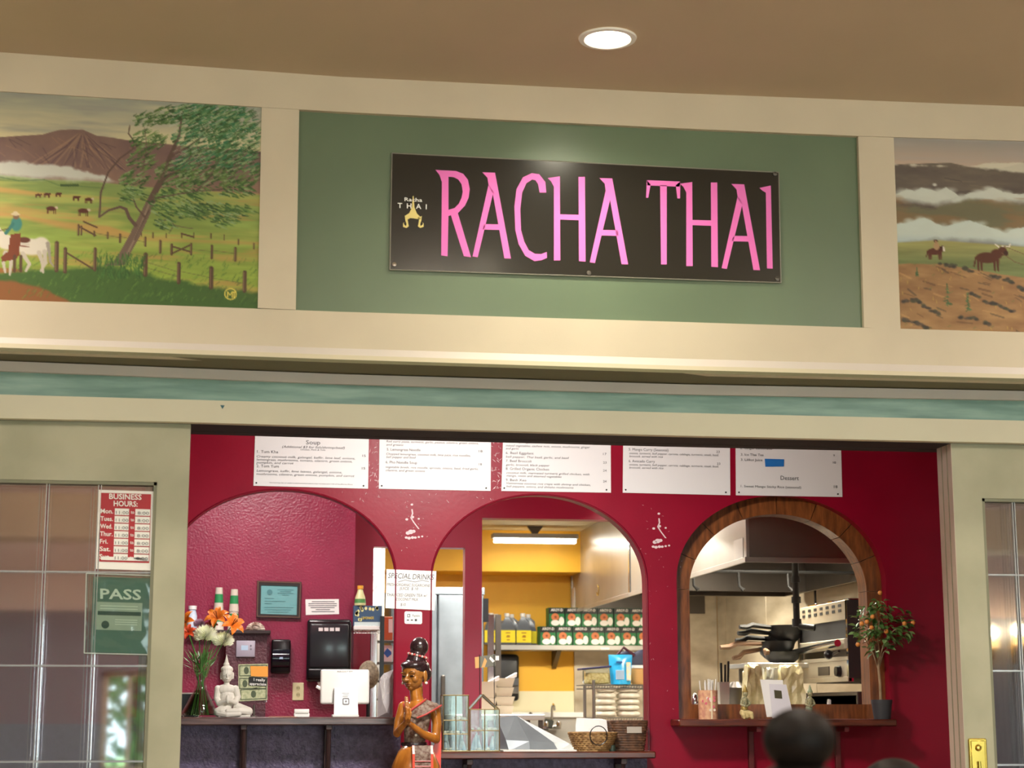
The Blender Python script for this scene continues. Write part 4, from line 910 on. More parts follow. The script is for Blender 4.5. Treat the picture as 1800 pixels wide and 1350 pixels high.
menu([(449,762),(648.7,766),(647,859),(445.5,853.8)], 'white menu board headed Soup, above the left arch', [
 ('Soup', 538, 563, 781, 7.5, 0), ('(Additional $3 for fish/shrimp/beef)', 496, 606, 787, 4.2), ('Chicken, Pork & Tofu', 528, 572, 791.5, 2.6), ('1. Tum Kha', 452, 489, 796, 5, 0),
 ('Creamy coconut milk, galangal, kaffir, lime leaf, onions,', 451, 624, 804, 4), ('lemongrass, mushrooms, tomato, cilantro, green onions,', 451, 619, 809.5, 4), ('pumpkin, and carrot', 450.5, 516, 814.8, 4), ('15', 637, 643, 803, 4, 0),
 ('2. Tom Yum', 451, 490, 821.3, 5, 0), ('Lemongrass, kaffir, lime leaves, galangal, onions,', 451, 601, 829, 4), ('mushrooms, cilantro, green onions, pumpkin, and carrot', 450.5, 623, 834.8, 4), ('15', 636, 642, 825, 4, 0),
 ('*Consuming raw or undercooked animal products may increase your risk of foodborne illness', 473, 620, 849.2, 1.9)], 1)
menu([(666.3,766),(863,770),(862.5,863),(666,859)], 'white menu board with noodle soups, above the pier right of the left arch', [
 ('4. Green Curry Noodle', 680, 738, 770.5, 4.4, 0), ('Red curry paste, turmeric, garlic, peanut, cilantro, green onions,', 679, 841, 777.5, 3.8), ('and greens', 679, 709, 783.3, 3.8), ('18', 845, 851, 773, 4, 0),
 ('5. Lemongrass Noodle', 680, 739, 792, 4.6, 0), ('Chopped lemongrass, coconut milk, lime juice, rice noodles,', 679, 827, 799.5, 3.8), ('bell pepper and basil', 679, 731, 805, 3.8), ('18', 841.5, 848, 795, 4, 0),
 ('6. Pho Noodle Soup', 678, 733, 814.5, 4.8, 0), ('vegetable broth, rice noodle, sprouts, onions, basil, fried garlic,', 678, 841, 822.5, 3.8), ('cilantro, and green onions', 678, 747, 828.3, 3.8), ('18', 841.5, 847, 818, 4, 0)], 1)
menu([(884.9,768),(1072.6,774),(1074,866),(881.3,863)], 'white menu board with eggplant and grilled chicken dishes, above the middle arch', [
 ('5. Stir Fry Vegetables', 889, 946, 778, 4.4, 0), ('mixed vegetables, cashew nuts, onions, mushrooms, ginger', 889, 1037, 784.8, 3.8), ('and garlic', 889, 912, 790, 3.8), ('17', 1060, 1065, 779.5, 4, 0),
 ('6. Basil Eggplant', 889, 938, 798, 4.4, 0), ('bell pepper, Thai basil, garlic, and basil', 889, 1000, 804.5, 3.8), ('17', 1060, 1066, 800, 4, 0), ('7. Beef Broccoli', 889, 934, 812, 4.4, 0), ('garlic, broccoli, black pepper', 889, 966, 818.5, 3.8), ('23', 1060, 1066, 815, 4, 0),
 ('8. Grilled Organic Chicken', 889, 965, 825.8, 4.6, 0), ('coconut milk, marinated turmeric grilled chicken, with', 890, 1036, 832.5, 3.8), ('mango, onion and steamed vegetables', 890, 987, 837.8, 3.8), ('24', 1060, 1066, 829, 4, 0),
 ('9. Banh Xeo', 889, 925, 845.5, 4.4, 0), ('Vietnamese coconut rice crepe with shrimp and chicken,', 890, 1038, 851, 3.8), ('bell peppers, onions, and shiitake mushrooms', 890, 1008, 856.5, 3.8), ('24', 1060, 1066, 848, 4, 0)], 1)
menu([(1094.7,772),(1282,780),(1283.8,870.5),(1094.7,866)], 'white menu board with mango and avocado curry, between the middle and wood-lined arches', [
 ('onions, bell pepper, lime leaf, basil, peanut, bread, and cabbage', 1105, 1256, 781, 3.8), ('5. Mango Curry (Seasonal)', 1105, 1175, 792, 4.8, 0), ('onions, turmeric, bell pepper, carrots, cabbage, turmeric, steak, basil,', 1106, 1263, 798.3, 3.8), ('broccoli, served with rice', 1106, 1165, 803.6, 3.8), ('23', 1259, 1265, 796, 4, 0),
 ('6. Avocado Curry', 1105, 1151, 812.5, 4.8, 0), ('onions, turmeric, bell pepper, carrots, cabbage, turmeric, steak, basil,', 1106, 1263, 818.3, 3.8), ('broccoli, served with rice', 1106, 1166, 823.6, 3.8), ('23', 1260, 1266, 817, 4, 0)], 1)
m5, A5 = menu([(1291.3,778),(1476,785),(1480.8,873.5),(1293.8,870.5)], 'white menu board headed Dessert with a strip of blue tape, above the wood-lined arch', [
 ('2. Ginger Lemonade', 1301, 1357, 789.5, 4.4, 0), ('7', 1464, 1466.5, 791.5, 4, 0), ('3. Ice Thai Tea', 1302, 1342, 801, 4.4, 0), ('9', 1464.5, 1467, 802.5, 4, 0), ('3. Lilikoi Juice', 1302, 1340, 810, 4.4, 0), ('10', 1464, 1469, 815, 4, 0),
 ('Dessert', 1372, 1404, 843.5, 7.5, 0), ('1. Sweet Mango Sticky Rice (seasonal)', 1302, 1408, 856.5, 4.2, 0), ('18', 1465.5, 1472, 858, 5, 0)], 0)
solo('tape_strip', MB().flat(A5, [(1344,806.5),(1378,807.5),(1377.5,820),(1345,820.5)], -.004, .0015), mat('blue_tape', '1a6fc0', .5), 'strip of blue tape stuck on the Dessert menu board', 'tape', A5.loc)
# handwritten drinks notice and small card sticker on the pier
A = At(Y2-.003, 722, 1037); t = thing('drinks_notice', 'handwritten white Special Drinks notice on the red pier', 'notice', A.loc)
part('sheet', MB().flat(A, [(679.5,1000.5),(767,1004),(764,1073),(677.5,1069)], 0, .002), M_paper, t, None)
m = MB().text('SPECIAL', A, 682, 722, 1016, 9.5, .04, -.001, .2).text('DRINKS', A, 725, 763, 1018, 9.5, .03, -.001, .2)
m.text('FRESH ORGANIC SUGARCANE', A, 680, 756, 1029.5, 5, .03, -.001, .15).text('JUICE  $ 10', A, 702, 735, 1036.5, 5, .03, -.001, .15).text('THAI ICED GREEN TEA w/', A, 680, 751, 1048, 5.4, .02, -.001, .15).text('COCONUT MILK', A, 696, 735, 1055.5, 5, .02, -.001, .15).text('$10', A, 704, 713, 1065, 5, .02, -.001, .15)
part('lettering', m, M_ink, t, None)
m = MB().tube([A(700,1023,-.001), A(712,1019.5,-.001), A(724,1022,-.001), A(730,1023,-.001), A(742,1020,-.001), A(754,1022.5,-.001)], .0012, 4); part('flourish', m, M_ink, t)
A = At(Y2-.002, 726, 1086); t = thing('payment_sticker', 'small white payment sticker on the red pier below the drinks notice', 'sticker', A.loc)
def rrect(x0, y0, x1, y1, r, n=4, sk=0):
    out = []
    for cx, cy, a0 in ((x1-r, y0+r, -90), (x1-r, y1-r, 0), (x0+r, y1-r, 90), (x0+r, y0+r, 180)):
        for i in range(n+1): a = math.radians(a0+90*i/n); out.append((cx+r*math.cos(a), cy+r*math.sin(a)+sk*(cx-x0)))
    return out
part('card', MB().flat(A, rrect(711,1074.5,742,1096.5,3,4,.02), 0, .001), M_white, t, None)
m = MB().text('Payable', A, 725, 738, 1084, 4.2, .02, -.001)
for q in ((716,1079.5,721,1080.5),(716,1084,721,1085),(716,1079.5,717,1085),(720,1079.5,721,1085),(715,1089,719,1091),(722,1089,726,1091),(729,1088,733,1092)): m.flat(A, [(q[0],q[1]),(q[2],q[1]),(q[2],q[3]),(q[0],q[3])], -.001)
part('print', m, M_ink, t, None)
# ================================================================ wall behind the left arch (plane Y3)
A = At(Y3-.02, 490, 1053); t = thing('framed_certificate', 'pale blue certificate in a dark frame on the stippled red wall', 'certificate', A.loc)
cf = [(452,1020.5),(530,1023),(528,1087),(450.5,1085)]
def frame4(m, A, o, i, dy, th):
    for k in range(4): j = (k+1) % 4; m.flat(A, [o[k], o[j], i[j], i[k]], dy, th)
ci = [(459,1028),(523,1030),(521.5,1081),(458,1079)]; part('frame', frame4(MB(), A, cf, ci, -.0, .02) or None if False else (lambda m: (frame4(m, A, cf, ci, 0, .018), m)[1])(MB()), mat('dark_brown_frame', '2a1b18', .35), t, None)
part('frame_bead', (lambda m: (frame4(m, A, [(453,1021.5),(529,1024),(527,1086),(451.5,1084)], [(454.5,1023),(527.5,1025.5),(525.5,1084.5),(453,1082.5)], -.004, .003), m)[1])(MB()), mat('bronze_bead', '6e4a3c', .35), t, None)
part('sheet', MB().flat(A, ci, .006, .001), mat('pale_blue_paper', '93c8d2', .6), t, None)
m = MB().disc(A, 474, 1041, 5, 5, .004, 14)
for y, x0, x1 in ((1036,488,516),(1039,492,512),(1042,488,516),(1045,496,508),(1051,465,482),(1056,465,502),(1060,465,478),(1067,465,516),(1071,465,512),(1075,470,508)): m.flat(A, [(x0,y),(x1,y+.5),(x1,y+1.4),(x0,y+.9)], .004)
part('print', m, mat('faint_blue_print', '6f9da8', .7), t, None)
part('glass', MB().flat(A, ci, .001, .001), M_clear, t, None)
A = At(Y3-.002, 567, 1066); t = thing('small_notice', 'small white printed notice right of the framed certificate', 'notice', A.loc)
part('sheet', MB().flat(A, [(537,1053.5),(595.5,1053),(596,1079.5),(537.5,1081)], 0, .001), M_paper, t, None)
m = MB()
for y, x0, x1 in ((1057,548,588),(1060.5,542,592),(1064,542,592),(1067.5,546,588),(1071,555,580),(1074.5,548,588)): m.flat(A, [(x0,y),(x1,y),(x1,y+1.2),(x0,y+1.2)], -.001)
part('print', m, M_ink, t, None)
# towel dispenser
A = At(Y3-.12, 580, 1145); t = thing('towel_dispenser', 'large black paper towel dispenser on the stippled red wall', 'towel dispenser', A.loc)
a, b_, c_ = A(540.5,1088), A(618.5,1088), A(580,1199)
m = MB().box(a.x, b_.x, 0, .118, c_.z, a.z, .02, seg=3); part('body', m, mat('smoked_black_plastic', '1c1d20', .22, coat=.3), t, 50)
part('front_cover', MB().box(a.x+.018, b_.x-.018, -.012, .01, c_.z+.09, a.z-.03, .008, seg=2), mat('smoked_grey_cover', '2b2d31', .25, coat=.2), t, 50)
part('tray', MB().box(a.x+.006, b_.x-.006, -.02, .0, c_.z+.02, c_.z+.085, .012, seg=2), M_black, t, 50)
m = MB()
for k in range(4): m.flat(A, [(560+k*9.8,1103.5),(567.5+k*9.8,1103.5),(567.5+k*9.8,1109.5),(560+k*9.8,1109.5)], -.0135)
part('indicator', m, [mat('sticker_white', 'e6dede', .5)], t, None, kind='stuff')
part('paper_tail', MB().prism([A(556,1193,.02), A(566,1192,.02), A(566,1208,.02), A(562,1212,.02)], (0, .002, 0)), M_paper, t, None)
A = At(Y3-.09, 495, 1155); t = thing('soap_dispenser', 'black soap dispenser left of the towel dispenser', 'soap dispenser', A.loc); a, b_, c_ = A(477.5,1123.5), A(511.5,1123.5), A(495,1184)
part('body', MB().box(a.x, b_.x, .01, .09, c_.z, a.z, .012, seg=2), M_black, t, 50)
m = MB(); zt1, zt0 = A(495,1141).z, A(495,1174).z
m.tube([(a.x+.008, .012, (zt0+zt1)/2), (b_.x-.008, .012, (zt0+zt1)/2)], (zt1-zt0)/2, 20); part('push_cover', m, mat('navy_black_gloss', '12151f', .12), t, 50)
part('label', MB().flat(A, [(491,1155.5),(497,1155.5),(497,1159),(491,1159)], -.05, .002), mat('pale_blue_mark', 'a9c0dd', .5), t, None)
A = At(Y3-.006, 524, 1216); t = thing('wall_socket', 'cream wall socket plate low on the stippled red wall', 'socket', A.loc); a, c_ = A(514.5,1200), A(533.5,1231)
part('plate', MB().box(a.x, c_.x, 0, .006, c_.z, a.z, .002), mat('ivory_plastic', 'e4dcae', .4), t, None)
for dy in (-6, 6):
    m = MB().disc(A, 524, 1215.5+dy, 3.6, 4.4, -.001, 16, .001); o = part('outlet', m, mat('ivory_plastic_dark', 'cfc693', .4), t, None)
    m = MB(); [m.flat(A, [(524+s_*1.6-.4,1213.5+dy),(524+s_*1.6+.4,1213.5+dy),(524+s_*1.6+.4,1217+dy),(524+s_*1.6-.4,1217+dy)], -.0015) for s_ in (-1, 1)]; part('slots', m, M_blackm, o, None)
# boxed column with ledge, thermostat
xa, xb_ = P(330, 1110, Y3-.2).x, P(476, 1110, Y3-.2).x; zl, zl2 = P(440, 1107.5, Y3-.2).z, P(440, 1114, Y3-.2).z
struct('wall_counter_back.001', MB().box(P(398,1110,Y3-.18).x, P(470,1110,Y3-.18).x, Y3-.16, Y3, 0, zl2), mat('brown_plum_stipple', '5a3038', .45, bump=.6, bscale=75, vary2='43232f', ), label='low plum-brown boxed pillar below the ledge')
lg = solo('wall_ledge', MB().box(xa, xb_, Y3-.2, Y3, zl2, zl, .004), mat('dark_ledge_wood', '2c1a1a', .4), 'dark ledge on the left wall, carrying the cup stacks and shell', 'shelf')
A = At(Y3-.18, 432, 1140); t = thing('thermostat', 'grey thermostat on the plum-brown pillar', 'thermostat', A.loc); a, c_ = A(415.5,1126), A(448,1155)
part('case', MB().box(a.x, c_.x, 0, .02, c_.z, a.z, .004, seg=2), mat('lilac_grey_plastic', 'a09aa8', .4), t, 50); part('display', MB().flat(A, [(424,1134.5),(436,1134.5),(436,1143),(424,1143)], -.001, .001), mat('lcd', 'a7bfd6', .3), t, None)
for y in (1135, 1141): part('button', MB().disc(A, 441, y, 1.6, 1.6, -.002, 10, .002), mat('grey_button', '6c6874', .4), t, None)
zL = zl
# cup stacks, shell, bottle on the ledge
M_cup = mat('frosted_cup', 'cfc4b6', .3, trans=.0); M_cupg = mat('cup_green_band', '2f8a52', .4)
def cups(px, topy, n, label):
    A = At(Y3-.12, px, 1110, zL); t = thing('cup_stack', label, 'cup stack', A.loc, 'upside-down cup stacks on the ledge'); R, r = .036, .026; h = P(px, topy, Y3-.12).z-zL; hh = h/n*.98
    for k in range(n):
        z = k*hh*.92 if n > 1 else 0; hc = hh*1.15 if k < n-1 else h-z; f = 1-.16*k
        o = part('cup', MB().lathe([(R*f, z), (R*f*1.03, z+.004), (R*f, z+.008), (r*f, z+hc)], n=24, capb=False), M_cup, t, 40)
        part('band', MB().lathe([((R+(r-R)*.35)*f+.0006, z+hc*.35), ((R+(r-R)*.72)*f+.0006, z+hc*.72)], n=24, capb=False, capt=False), M_cupg, o, 40)
cups(383, 1033, 2, 'taller stack of upside-down clear cups with green bands on the ledge, nearer the door'); cups(410, 1036, 2, 'stack of upside-down clear cups with green bands, right one on the ledge')
A = At(Y3-.1, 449, 1107, zL); m = MB()
M_shell = mat('striped_shell', 'd9cdbc', .4, vary2='7a5a4a', vscale=30)
for k in range(11): a0 = math.radians(-80+16*k); m.tube([(0, 0, .004), (.035*math.sin(a0), -.01, .006+.03*math.cos(a0)), (.058*math.sin(a0), .0, .002+.05*math.cos(a0))], [.004, .012, .007], 6)
m.ell((0, .01, .02), (.045, .03, .022)); solo('seashell', m, M_shell, 'ribbed brown and white seashell on the ledge above the thermostat', 'shell', A.loc)
A = At(Y3-.08, 337, 1112, zL); t = thing('squeeze_bottle', 'pale blue and white bottle at the left end of the ledge, behind the lilies', 'bottle', A.loc); h = P(337, 1065, Y3-.08).z-zL
part('bottle_body', MB().lathe([(.026, 0), (.03, .01), (.03, h*.6), (.022, h*.8), (.022, h*.85)], n=20), mat('blue_white_bottle', 'a7c4e0', .4, vary2='e8ecf2', vscale=20), t); part('cap', MB().lathe([(.026, h*.85), (.026, h)], n=20), M_white, t)
# ================================================================ on the left counter
YC = Y2-.06
def rest(name, label, cat, px, py, Y=YC, z=None, group=None):
    A = At(Y, px, py, z if z is not None else ZA); return A, thing(name, label, cat, A.loc, group)
# vase
A, vs_ = rest('glass_vase', 'clear flared glass vase at the left end of the counter', 'vase', 351, 1261, YC-.06)
k = sc(YC-.06)
part('vessel', MB().lathe([(26*k, 0), (30*k, 3*k), (30*k, 8*k), (22*k, 24*k), (11*k, 46*k), (8*k, 58*k), (9.5*k, 70*k), (12*k, 76*k), (11*k, 76*k), (8.2*k, 70*k), (6.8*k, 58*k), (9.6*k, 46*k), (20*k, 24*k), (28*k, 8*k), (25*k, 3*k)], n=32, capt=False), M_clear, vs_, 60)
part('water', MB().lathe([(24*k, 3.5*k), (27*k, 8*k), (19.5*k, 23*k), (9*k, 45*k), (0, 45*k)], n=28), glassmat('water', 'cfd8bf', .03, 1.33), vs_, 60)
M_stem = mat('stem_green', '4c7a35', .5); M_leaf = mat('bouquet_leaf', '3f6e33', .5, vary2='6c9a4c', vscale=12)
m = MB()
for i in range(11): a = i*2.4; m.tube([(.045*math.cos(a), .045*math.sin(a), .012), (.012*math.cos(a+.5), .012*math.sin(a+.5), 58*k), (.03*math.cos(a+.8), .03*math.sin(a+.8), 78*k)], .0022, 5)
part('stems', m, M_stem, vs_, 60, kind='stuff')
grn = thing('bouquet_greenery', 'green leafy sprays standing in the glass vase', 'leaves', A.loc)
m = MB(); rl = random.Random(2)
for i in range(75):
    a = rl.uniform(0, 6.28); h0 = 76*k*rl.uniform(.95, 1.15); l = rl.uniform(.03, .075); el = rl.uniform(.2, 1.2); b0 = Vector((.01*math.cos(a), .01*math.sin(a), h0)); d = Vector((math.cos(a)*math.cos(el), math.sin(a)*math.cos(el), math.sin(el)))
    if rl.random() < .6: b0 += d*.04+Vector((rl.uniform(-.03, .03), 0, .01))
    s_ = d.cross(Vector((0,0,1))).normalized()*.006; m.quad(b0, b0+d*l*.5+s_, b0+d*l, b0+d*l*.5-s_)
for i in range(14):
    a = rl.uniform(0, 6.28); e = Vector((.05*math.cos(a), .05*math.sin(a), 76*k+rl.uniform(.04, .1))); m.tube([(0, 0, 74*k), e*.6+Vector((0,0,.03)), e], .0018, 5)
part('foliage', m, M_leaf, grn, None, kind='stuff')
def mum(px, py, R, label, dy=0):
    A2 = At(YC-.06+dy, px, py); t = thing('chrysanthemum', label, 'flower', A2.loc, 'flowers in the glass vase'); mm = MB(); rr = random.Random(px)
    for i in range(300):
        z = 1-1.6*(i+.5)/300; ph = i*2.39996; q = math.sqrt(max(0, 1-z*z)); d = Vector((q*math.cos(ph), q*math.sin(ph)*.9, z*.8+.1)); s_ = d.orthogonal().normalized()*R*.09; L0 = R*rr.uniform(.86, 1.04); up = Vector((0,0,R*.08))
        mm.quad(d*R*.25, d*L0*.7+s_, d*L0+up, d*L0*.7-s_)
    part('petals', mm, mat('cream_petal', 'fbfbea', .6, vary2='f0f3cc', vscale=30), t, None, kind='stuff'); base = Vector((A.loc.x, A.loc.y, ZA+75*k))-A2.loc; part('stem', MB().tube([(0,0,0), base*.5+Vector((base.x*-.15, 0, 0)), base], .0025, 5), M_stem, t)
mum(361, 1119, 22*k, 'creamy white chrysanthemum at the middle of the bouquet', -.03); mum(392, 1129, 20*k, 'creamy white chrysanthemum at the right of the bouquet', -.02)
def lily(px, py, R, label, tilt, mt, dy=0, n=6):
    A2 = At(YC-.06+dy, px, py); t = thing('lily', label, 'flower', A2.loc, 'flowers in the glass vase'); Rm = Matrix.Rotation(tilt[0], 3, 'Y') @ Matrix.Rotation(tilt[1], 3, 'X')
    mm = MB(); kk = 6
    L_, Rr = [], []
    for j in range(kk+1):
        u = j/kk; r = R*u*1.05; z = R*(.62*math.sin(u*2.1)-.32*u*u); wd = R*.27*math.sin(math.pi*min(1, .12+u*.88))**.8
        L_.append((r, wd, z+.06*R)); Rr.append((r, -wd, z+.06*R))
    for j in range(kk):
        c0 = ((L_[j][0]), 0, L_[j][2]-.07*R); c1 = ((L_[j+1][0]), 0, L_[j+1][2]-.07*R); mm.quad(L_[j], L_[j+1], c1, c0); mm.quad(c0, c1, Rr[j+1], Rr[j])
    me = mesh_of('petal', mm, mt, 60)
    for i in range(n):
        o = bpy.data.objects.new('petal', me); COL.objects.link(o); o.parent = t; o.rotation_euler = (Rm @ Matrix.Rotation(i*2*math.pi/n, 3, 'Z')).to_euler()
    mm = MB()
    for i in range(5): a = i*1.256; mm.tube([(0,0,.02*R), (R*.12*math.cos(a), R*.12*math.sin(a), R*.8)], R*.02, 4); mm.ell((R*.12*math.cos(a), R*.12*math.sin(a), R*.82), (R*.04, R*.04, R*.08), 6, 5)
    for v in mm.bm.verts: v.co = Rm @ v.co
    part('stamens', mm, mat('stamen_brown', '7a3a18', .6), t); base = Vector((A.loc.x, A.loc.y, ZA+75*k))-A2.loc; part('stem', MB().tube([(0,0,0), base*.5, base], .0025, 5), M_stem, t)
M_or = mat('orange_petal', 'f59a3a', .45, vary2='ee7420', vscale=14); M_ro = mat('red_orange_petal', 'd84a20', .45)
lily(382, 1088, 21*k, 'large orange lily at the top of the bouquet', (-.35, .9), M_or, -.03); lily(407, 1100, 22*k, 'orange lily leaning right at the top of the bouquet', (.7, .9), M_or, -.05); lily(327, 1094, 20*k, 'orange lily at the left edge of the bouquet', (-.9, .9), M_or, -.02); lily(331, 1112, 14*k, 'red-orange lily below the leftmost orange one', (-.3, 1.1), M_ro, -.06); lily(372, 1099, 11*k, 'small dark red lily bud between the orange lilies', (.1, 1.2), mat('dark_red_petal', '8e1f22', .5), -.0)
mum(350, 1098, 11*k, 'small mauve bloom behind the white chrysanthemums', .0); bpy.data.objects[[o.name for o in bpy.data.objects if o.name.startswith('chrysanthemum')][-1]].children[0].data.materials[0] = mat('mauve_petal', 'b08aa0', .6)
# Buddha
YB = YC-.02; A, bd = rest('buddha_statue', 'white seated Buddha statue with folded hands, beside the vase', 'statue', 411, 1262, YB); k = sc(YB)
q = lambda x, y, d=0: A(x, y, d)
m = MB()
m.ell(q(411,1255,.0), (31*k, 20*k, 7*k)); m.ell(q(392,1251,-.02), (14*k, 14*k, 8*k)); m.ell(q(427,1251,-.01), (15*k, 14*k, 8*k))
m.chain([q(398,1246,-.01), q(384,1253,-.03), q(400,1257,-.055), q(420,1256,-.06)], [9*k, 8*k, 6*k, 4.5*k]); m.chain([q(418,1246,-.01), q(436,1252,-.03), q(420,1251,-.055), q(400,1251,-.06)], [9*k, 8*k, 5.5*k, 4*k])
m.ell(q(399,1230), (13*k, 9*k, 18*k)); m.ell(q(398,1213,0), (17*k, 8*k, 9*k)); m.chain([q(383,1212), q(381,1228,.0), q(385,1238,-.02)], [6*k, 5.4*k, 4.6*k]); m.chain([q(385,1238,-.02), q(398,1233,-.05)], [4.6*k, 3.2*k])
m.chain([q(414,1212), q(418,1226), q(414,1236,-.02)], [6*k, 5.4*k, 4.6*k]); m.chain([q(414,1236,-.02), q(403,1232,-.05)], [4.6*k, 3.2*k]); m.ell(q(400,1230,-.055), (3.2*k, 3*k, 7*k)); m.ell(q(403,1229,-.05), (3*k, 3*k, 7*k))
m.caps(q(398,1206), q(399,1196), 5*k, 4.6*k); m.ell(q(399,1187,-.004), (10*k, 10.5*k, 14*k)); m.ell(q(399,1193,-.008), (7.5*k, 8*k, 8*k)); m.ell(q(399,1178), (10.5*k, 10.5*k, 7*k)); m.ell(q(398,1170), (5.5*k, 5.5*k, 5*k)); m.lathe([(4*k, 0), (2.4*k, 6*k), (.8*k, 13*k), (.3*k, 15*k)], q(398,1167), 12)
for s_ in (-1, 1): m.ell(q(399+s_*10.5,1189,.0), (1.8*k, 3*k, 6.5*k))
m.ell(q(399.5,1189,-.036), (1.5*k, 2.2*k, 3.4*k)); m.ell(q(399.5,1194.5,-.033), (3*k, 1.5*k, 1*k))
part('body', remesh(m, .0016, 3), mat('white_stone', 'd9d3c9', .6, bump=.04, bscale=200), bd, 180)
mm = MB()
for s_ in (-1, 1): mm.tube([q(399.5+s_*2,1187.5,-.0355), q(399.5+s_*4.5,1188.6,-.0345), q(399.5+s_*7,1187.6,-.030)], .0007, 5)
part('eyelids', mm, mat('grey_stone_line', '8d867c', .7), bd); part('plinth', MB().box(q(384,1262).x, q(440,1262).x, -.05, .05, 0, 4*k, .003), MATS['white_stone'], bd, None)
# tip box with bills
YT = YC+.02; A, t = rest('tip_holder', 'stand of dollar bills with an orange note and black thank-you label', 'tip holder', 446, 1262, YT)
part('foot', MB().lathe([(.022, 0), (.02, .004), (.006, .008), (.005, A(446,1240).z-A(446,1262).z)], n=16), M_dsteel, t)
M_bill = mat('bill_paper', 'c9c9a4', .6, vary2='9aa27c', vscale=60); M_billd = mat('bill_ink', '4f5a44', .7)
for i, (x0, x1, y0, y1, r) in enumerate(((419,471,1169,1192,-.02),(419,470,1191,1214,.02),(421,470,1211,1234,-.04))):
    o = part('bill', MB().prism([A(x0,y1,0), A(x1,y1+r*60,.0), A(x1,y0+r*60,0), A(x0,y0,0)], (0, .004, 0)), M_bill, t, None); mm = MB()
    cx, cy = (x0+x1)/2, (y0+y1)/2; frame4(mm, A, [(x0+1.5,y0+2),(x1-1.5,y0+2+r*60),(x1-1.5,y1-2+r*60),(x0+1.5,y1-2)], [(x0+3,y0+3.5),(x1-3,y0+3.5+r*60),(x1-3,y1-3.5+r*60),(x0+3,y1-3.5)], -.001, .0005); mm.disc(A, cx-(12 if i == 0 else 0 if i == 2 else 14), cy+r*30, 4.5, 6.5, -.001, 14); part('print', mm, M_billd, o, None)
part('backing', MB().box(A(420,1200).x, A(470,1200).x, .006, .03, A(420,1236).z, A(420,1170).z), M_clear, t, None)
part('orange_note', MB().flat(A, [(440,1172),(471,1172.5),(471,1191),(441,1190)], -.004, .001), mat('orange_note', 'f0a040', .6), t, None)
lb = part('label', MB().flat(A, [(438,1190.5),(470,1193),(469,1207.5),(437,1205.5)], -.006, .001), M_blackm, t, None)
part('lettering', MB().text('I really', A, 446, 466, 1198, 5.2, .06, -.008, 0, .01).text('appreciate', A, 438.5, 468, 1205, 5, .05, -.008, 0, .01), M_paper, lb, None)
# coiled black thing and dark radio left of the statue
A, t = rest('cable_coil', 'coil of black cable behind the white Buddha statue', 'cable', 375, 1260, Y2+.22); k = sc(Y2+.22); mm = MB(); pts = []
for i in range(100): a = i*.45; pts.append(((13+2*math.sin(i*.7))*k*math.cos(a), .0+.018*math.sin(i*.23), (15*k+(14+1.5*math.cos(i*.9))*k*math.sin(a)) + 1.2*k))
part('coil', mm.tube(pts, .0028, 5), M_black, t)
A, t = rest('black_speaker_box', 'black box behind the vase on the counter', 'speaker', 333, 1260, Y2+.24); a, c_ = A(318,1216), A(349,1258)
part('case', MB().box(a.x, c_.x, 0, .08, 0, a.z-c_.z, .004), M_black, t, None); part('top_strip', MB().box(a.x, c_.x, -.003, .0, a.z-c_.z-.004, a.z-c_.z+.003), M_white, t, None)
# card tray, thin board
A, t = rest('card_tray', 'small white card tray on the counter below the wall socket', 'tray', 530, 1261, YC-.02); k = sc(YC)
mm = MB(); mm.box(-13*k, 13*k, -.03, .03, 0, 7*k, .003); mm.box(-12.5*k, 12.5*k, -.026, .03, 7*k, 13.5*k, .004, seg=2); part('tray', mm, M_white, t, 40); part('slot', MB().box(-11*k, 11*k, -.031, -.028, 5.6*k, 7*k), mat('grey_slot', 'a9a39c', .6), t, None)
A = At(YC, 480, 1261, ZA); solo('thin_board', MB().box(A(472,1261).x, A(522,1261).x, -.05, .04, 0, .005), mat('pinkish_wood_edge', 'a5705c', .5), 'thin pinkish board lying on the counter left of the card tray', 'board', A.loc)
# till
A, t = rest('till_terminal', 'white countertop till terminal seen from behind, at the right of the left counter', 'till', 608, 1257.5, YC-.02); k = sc(YC)
a, b_, c_ = A(564.5,1174), A(651,1174), A(608,1236); tl = Matrix.Translation((0, 0, 0))
part('screen', MB().box(a.x, b_.x, .02, .05, c_.z+A(608,1261).z*-1, a.z-A(608,1261).z, .012, M=Matrix.Rotation(math.radians(-8), 4, 'X'), seg=3), M_white, t, 50)
zz_ = A(608,1261).z; part('stand', MB().prism([(A(586.5,1258).x, -.03, 0), (A(629.5,1258).x, -.03, 0), (A(628,1209).x, .016, A(608,1209).z-zz_), (A(588,1209).x, .016, A(608,1209).z-zz_)], (0, .02, 0)), mat('white_stand', 'e3e2e2', .35), t, None)
part('base', MB().box(A(583.5,1258).x, A(630,1258).x, -.05, .08, 0, .014, .004), M_white, t, None)
mm = MB(); Al = lambda x, y, d=0: Vector((A(x,y).x, -.03+.046*(1258-y)/49.+d-.0015, A(x,y).z-zz_))
class Sh:
    def __init__(s, f): s.f = f
    def __call__(s, x, y, dy=0): return s.f(x, y, dy)
SA = Sh(Al)
frame4(mm, SA, rrect(602,1226,614,1238,2.5), rrect(603.6,1227.6,612.4,1236.4,1.6), 0, 0) if False else None
o4 = rrect(602,1227,614,1239,2.5); i4 = rrect(603.8,1228.8,612.2,1237.2,1.5)
for j in range(len(o4)): jj = (j+1) % len(o4); mm.flat(SA, [o4[j], o4[jj], i4[jj], i4[j]], 0)
mm.flat(SA, rrect(606.5,1231.5,609.5,1234.5,.6), 0); part('logo', mm, mat('grey_logo', '6e6e74', .5), t, None, label='grey rounded square mark'); mm = MB()
for y, x0, x1 in ((1218,601,614),(1221,603,613),(1224,602,612)): mm.flat(SA, [(x0,y),(x1,y),(x1,y+1),(x0,y+1)], 0)
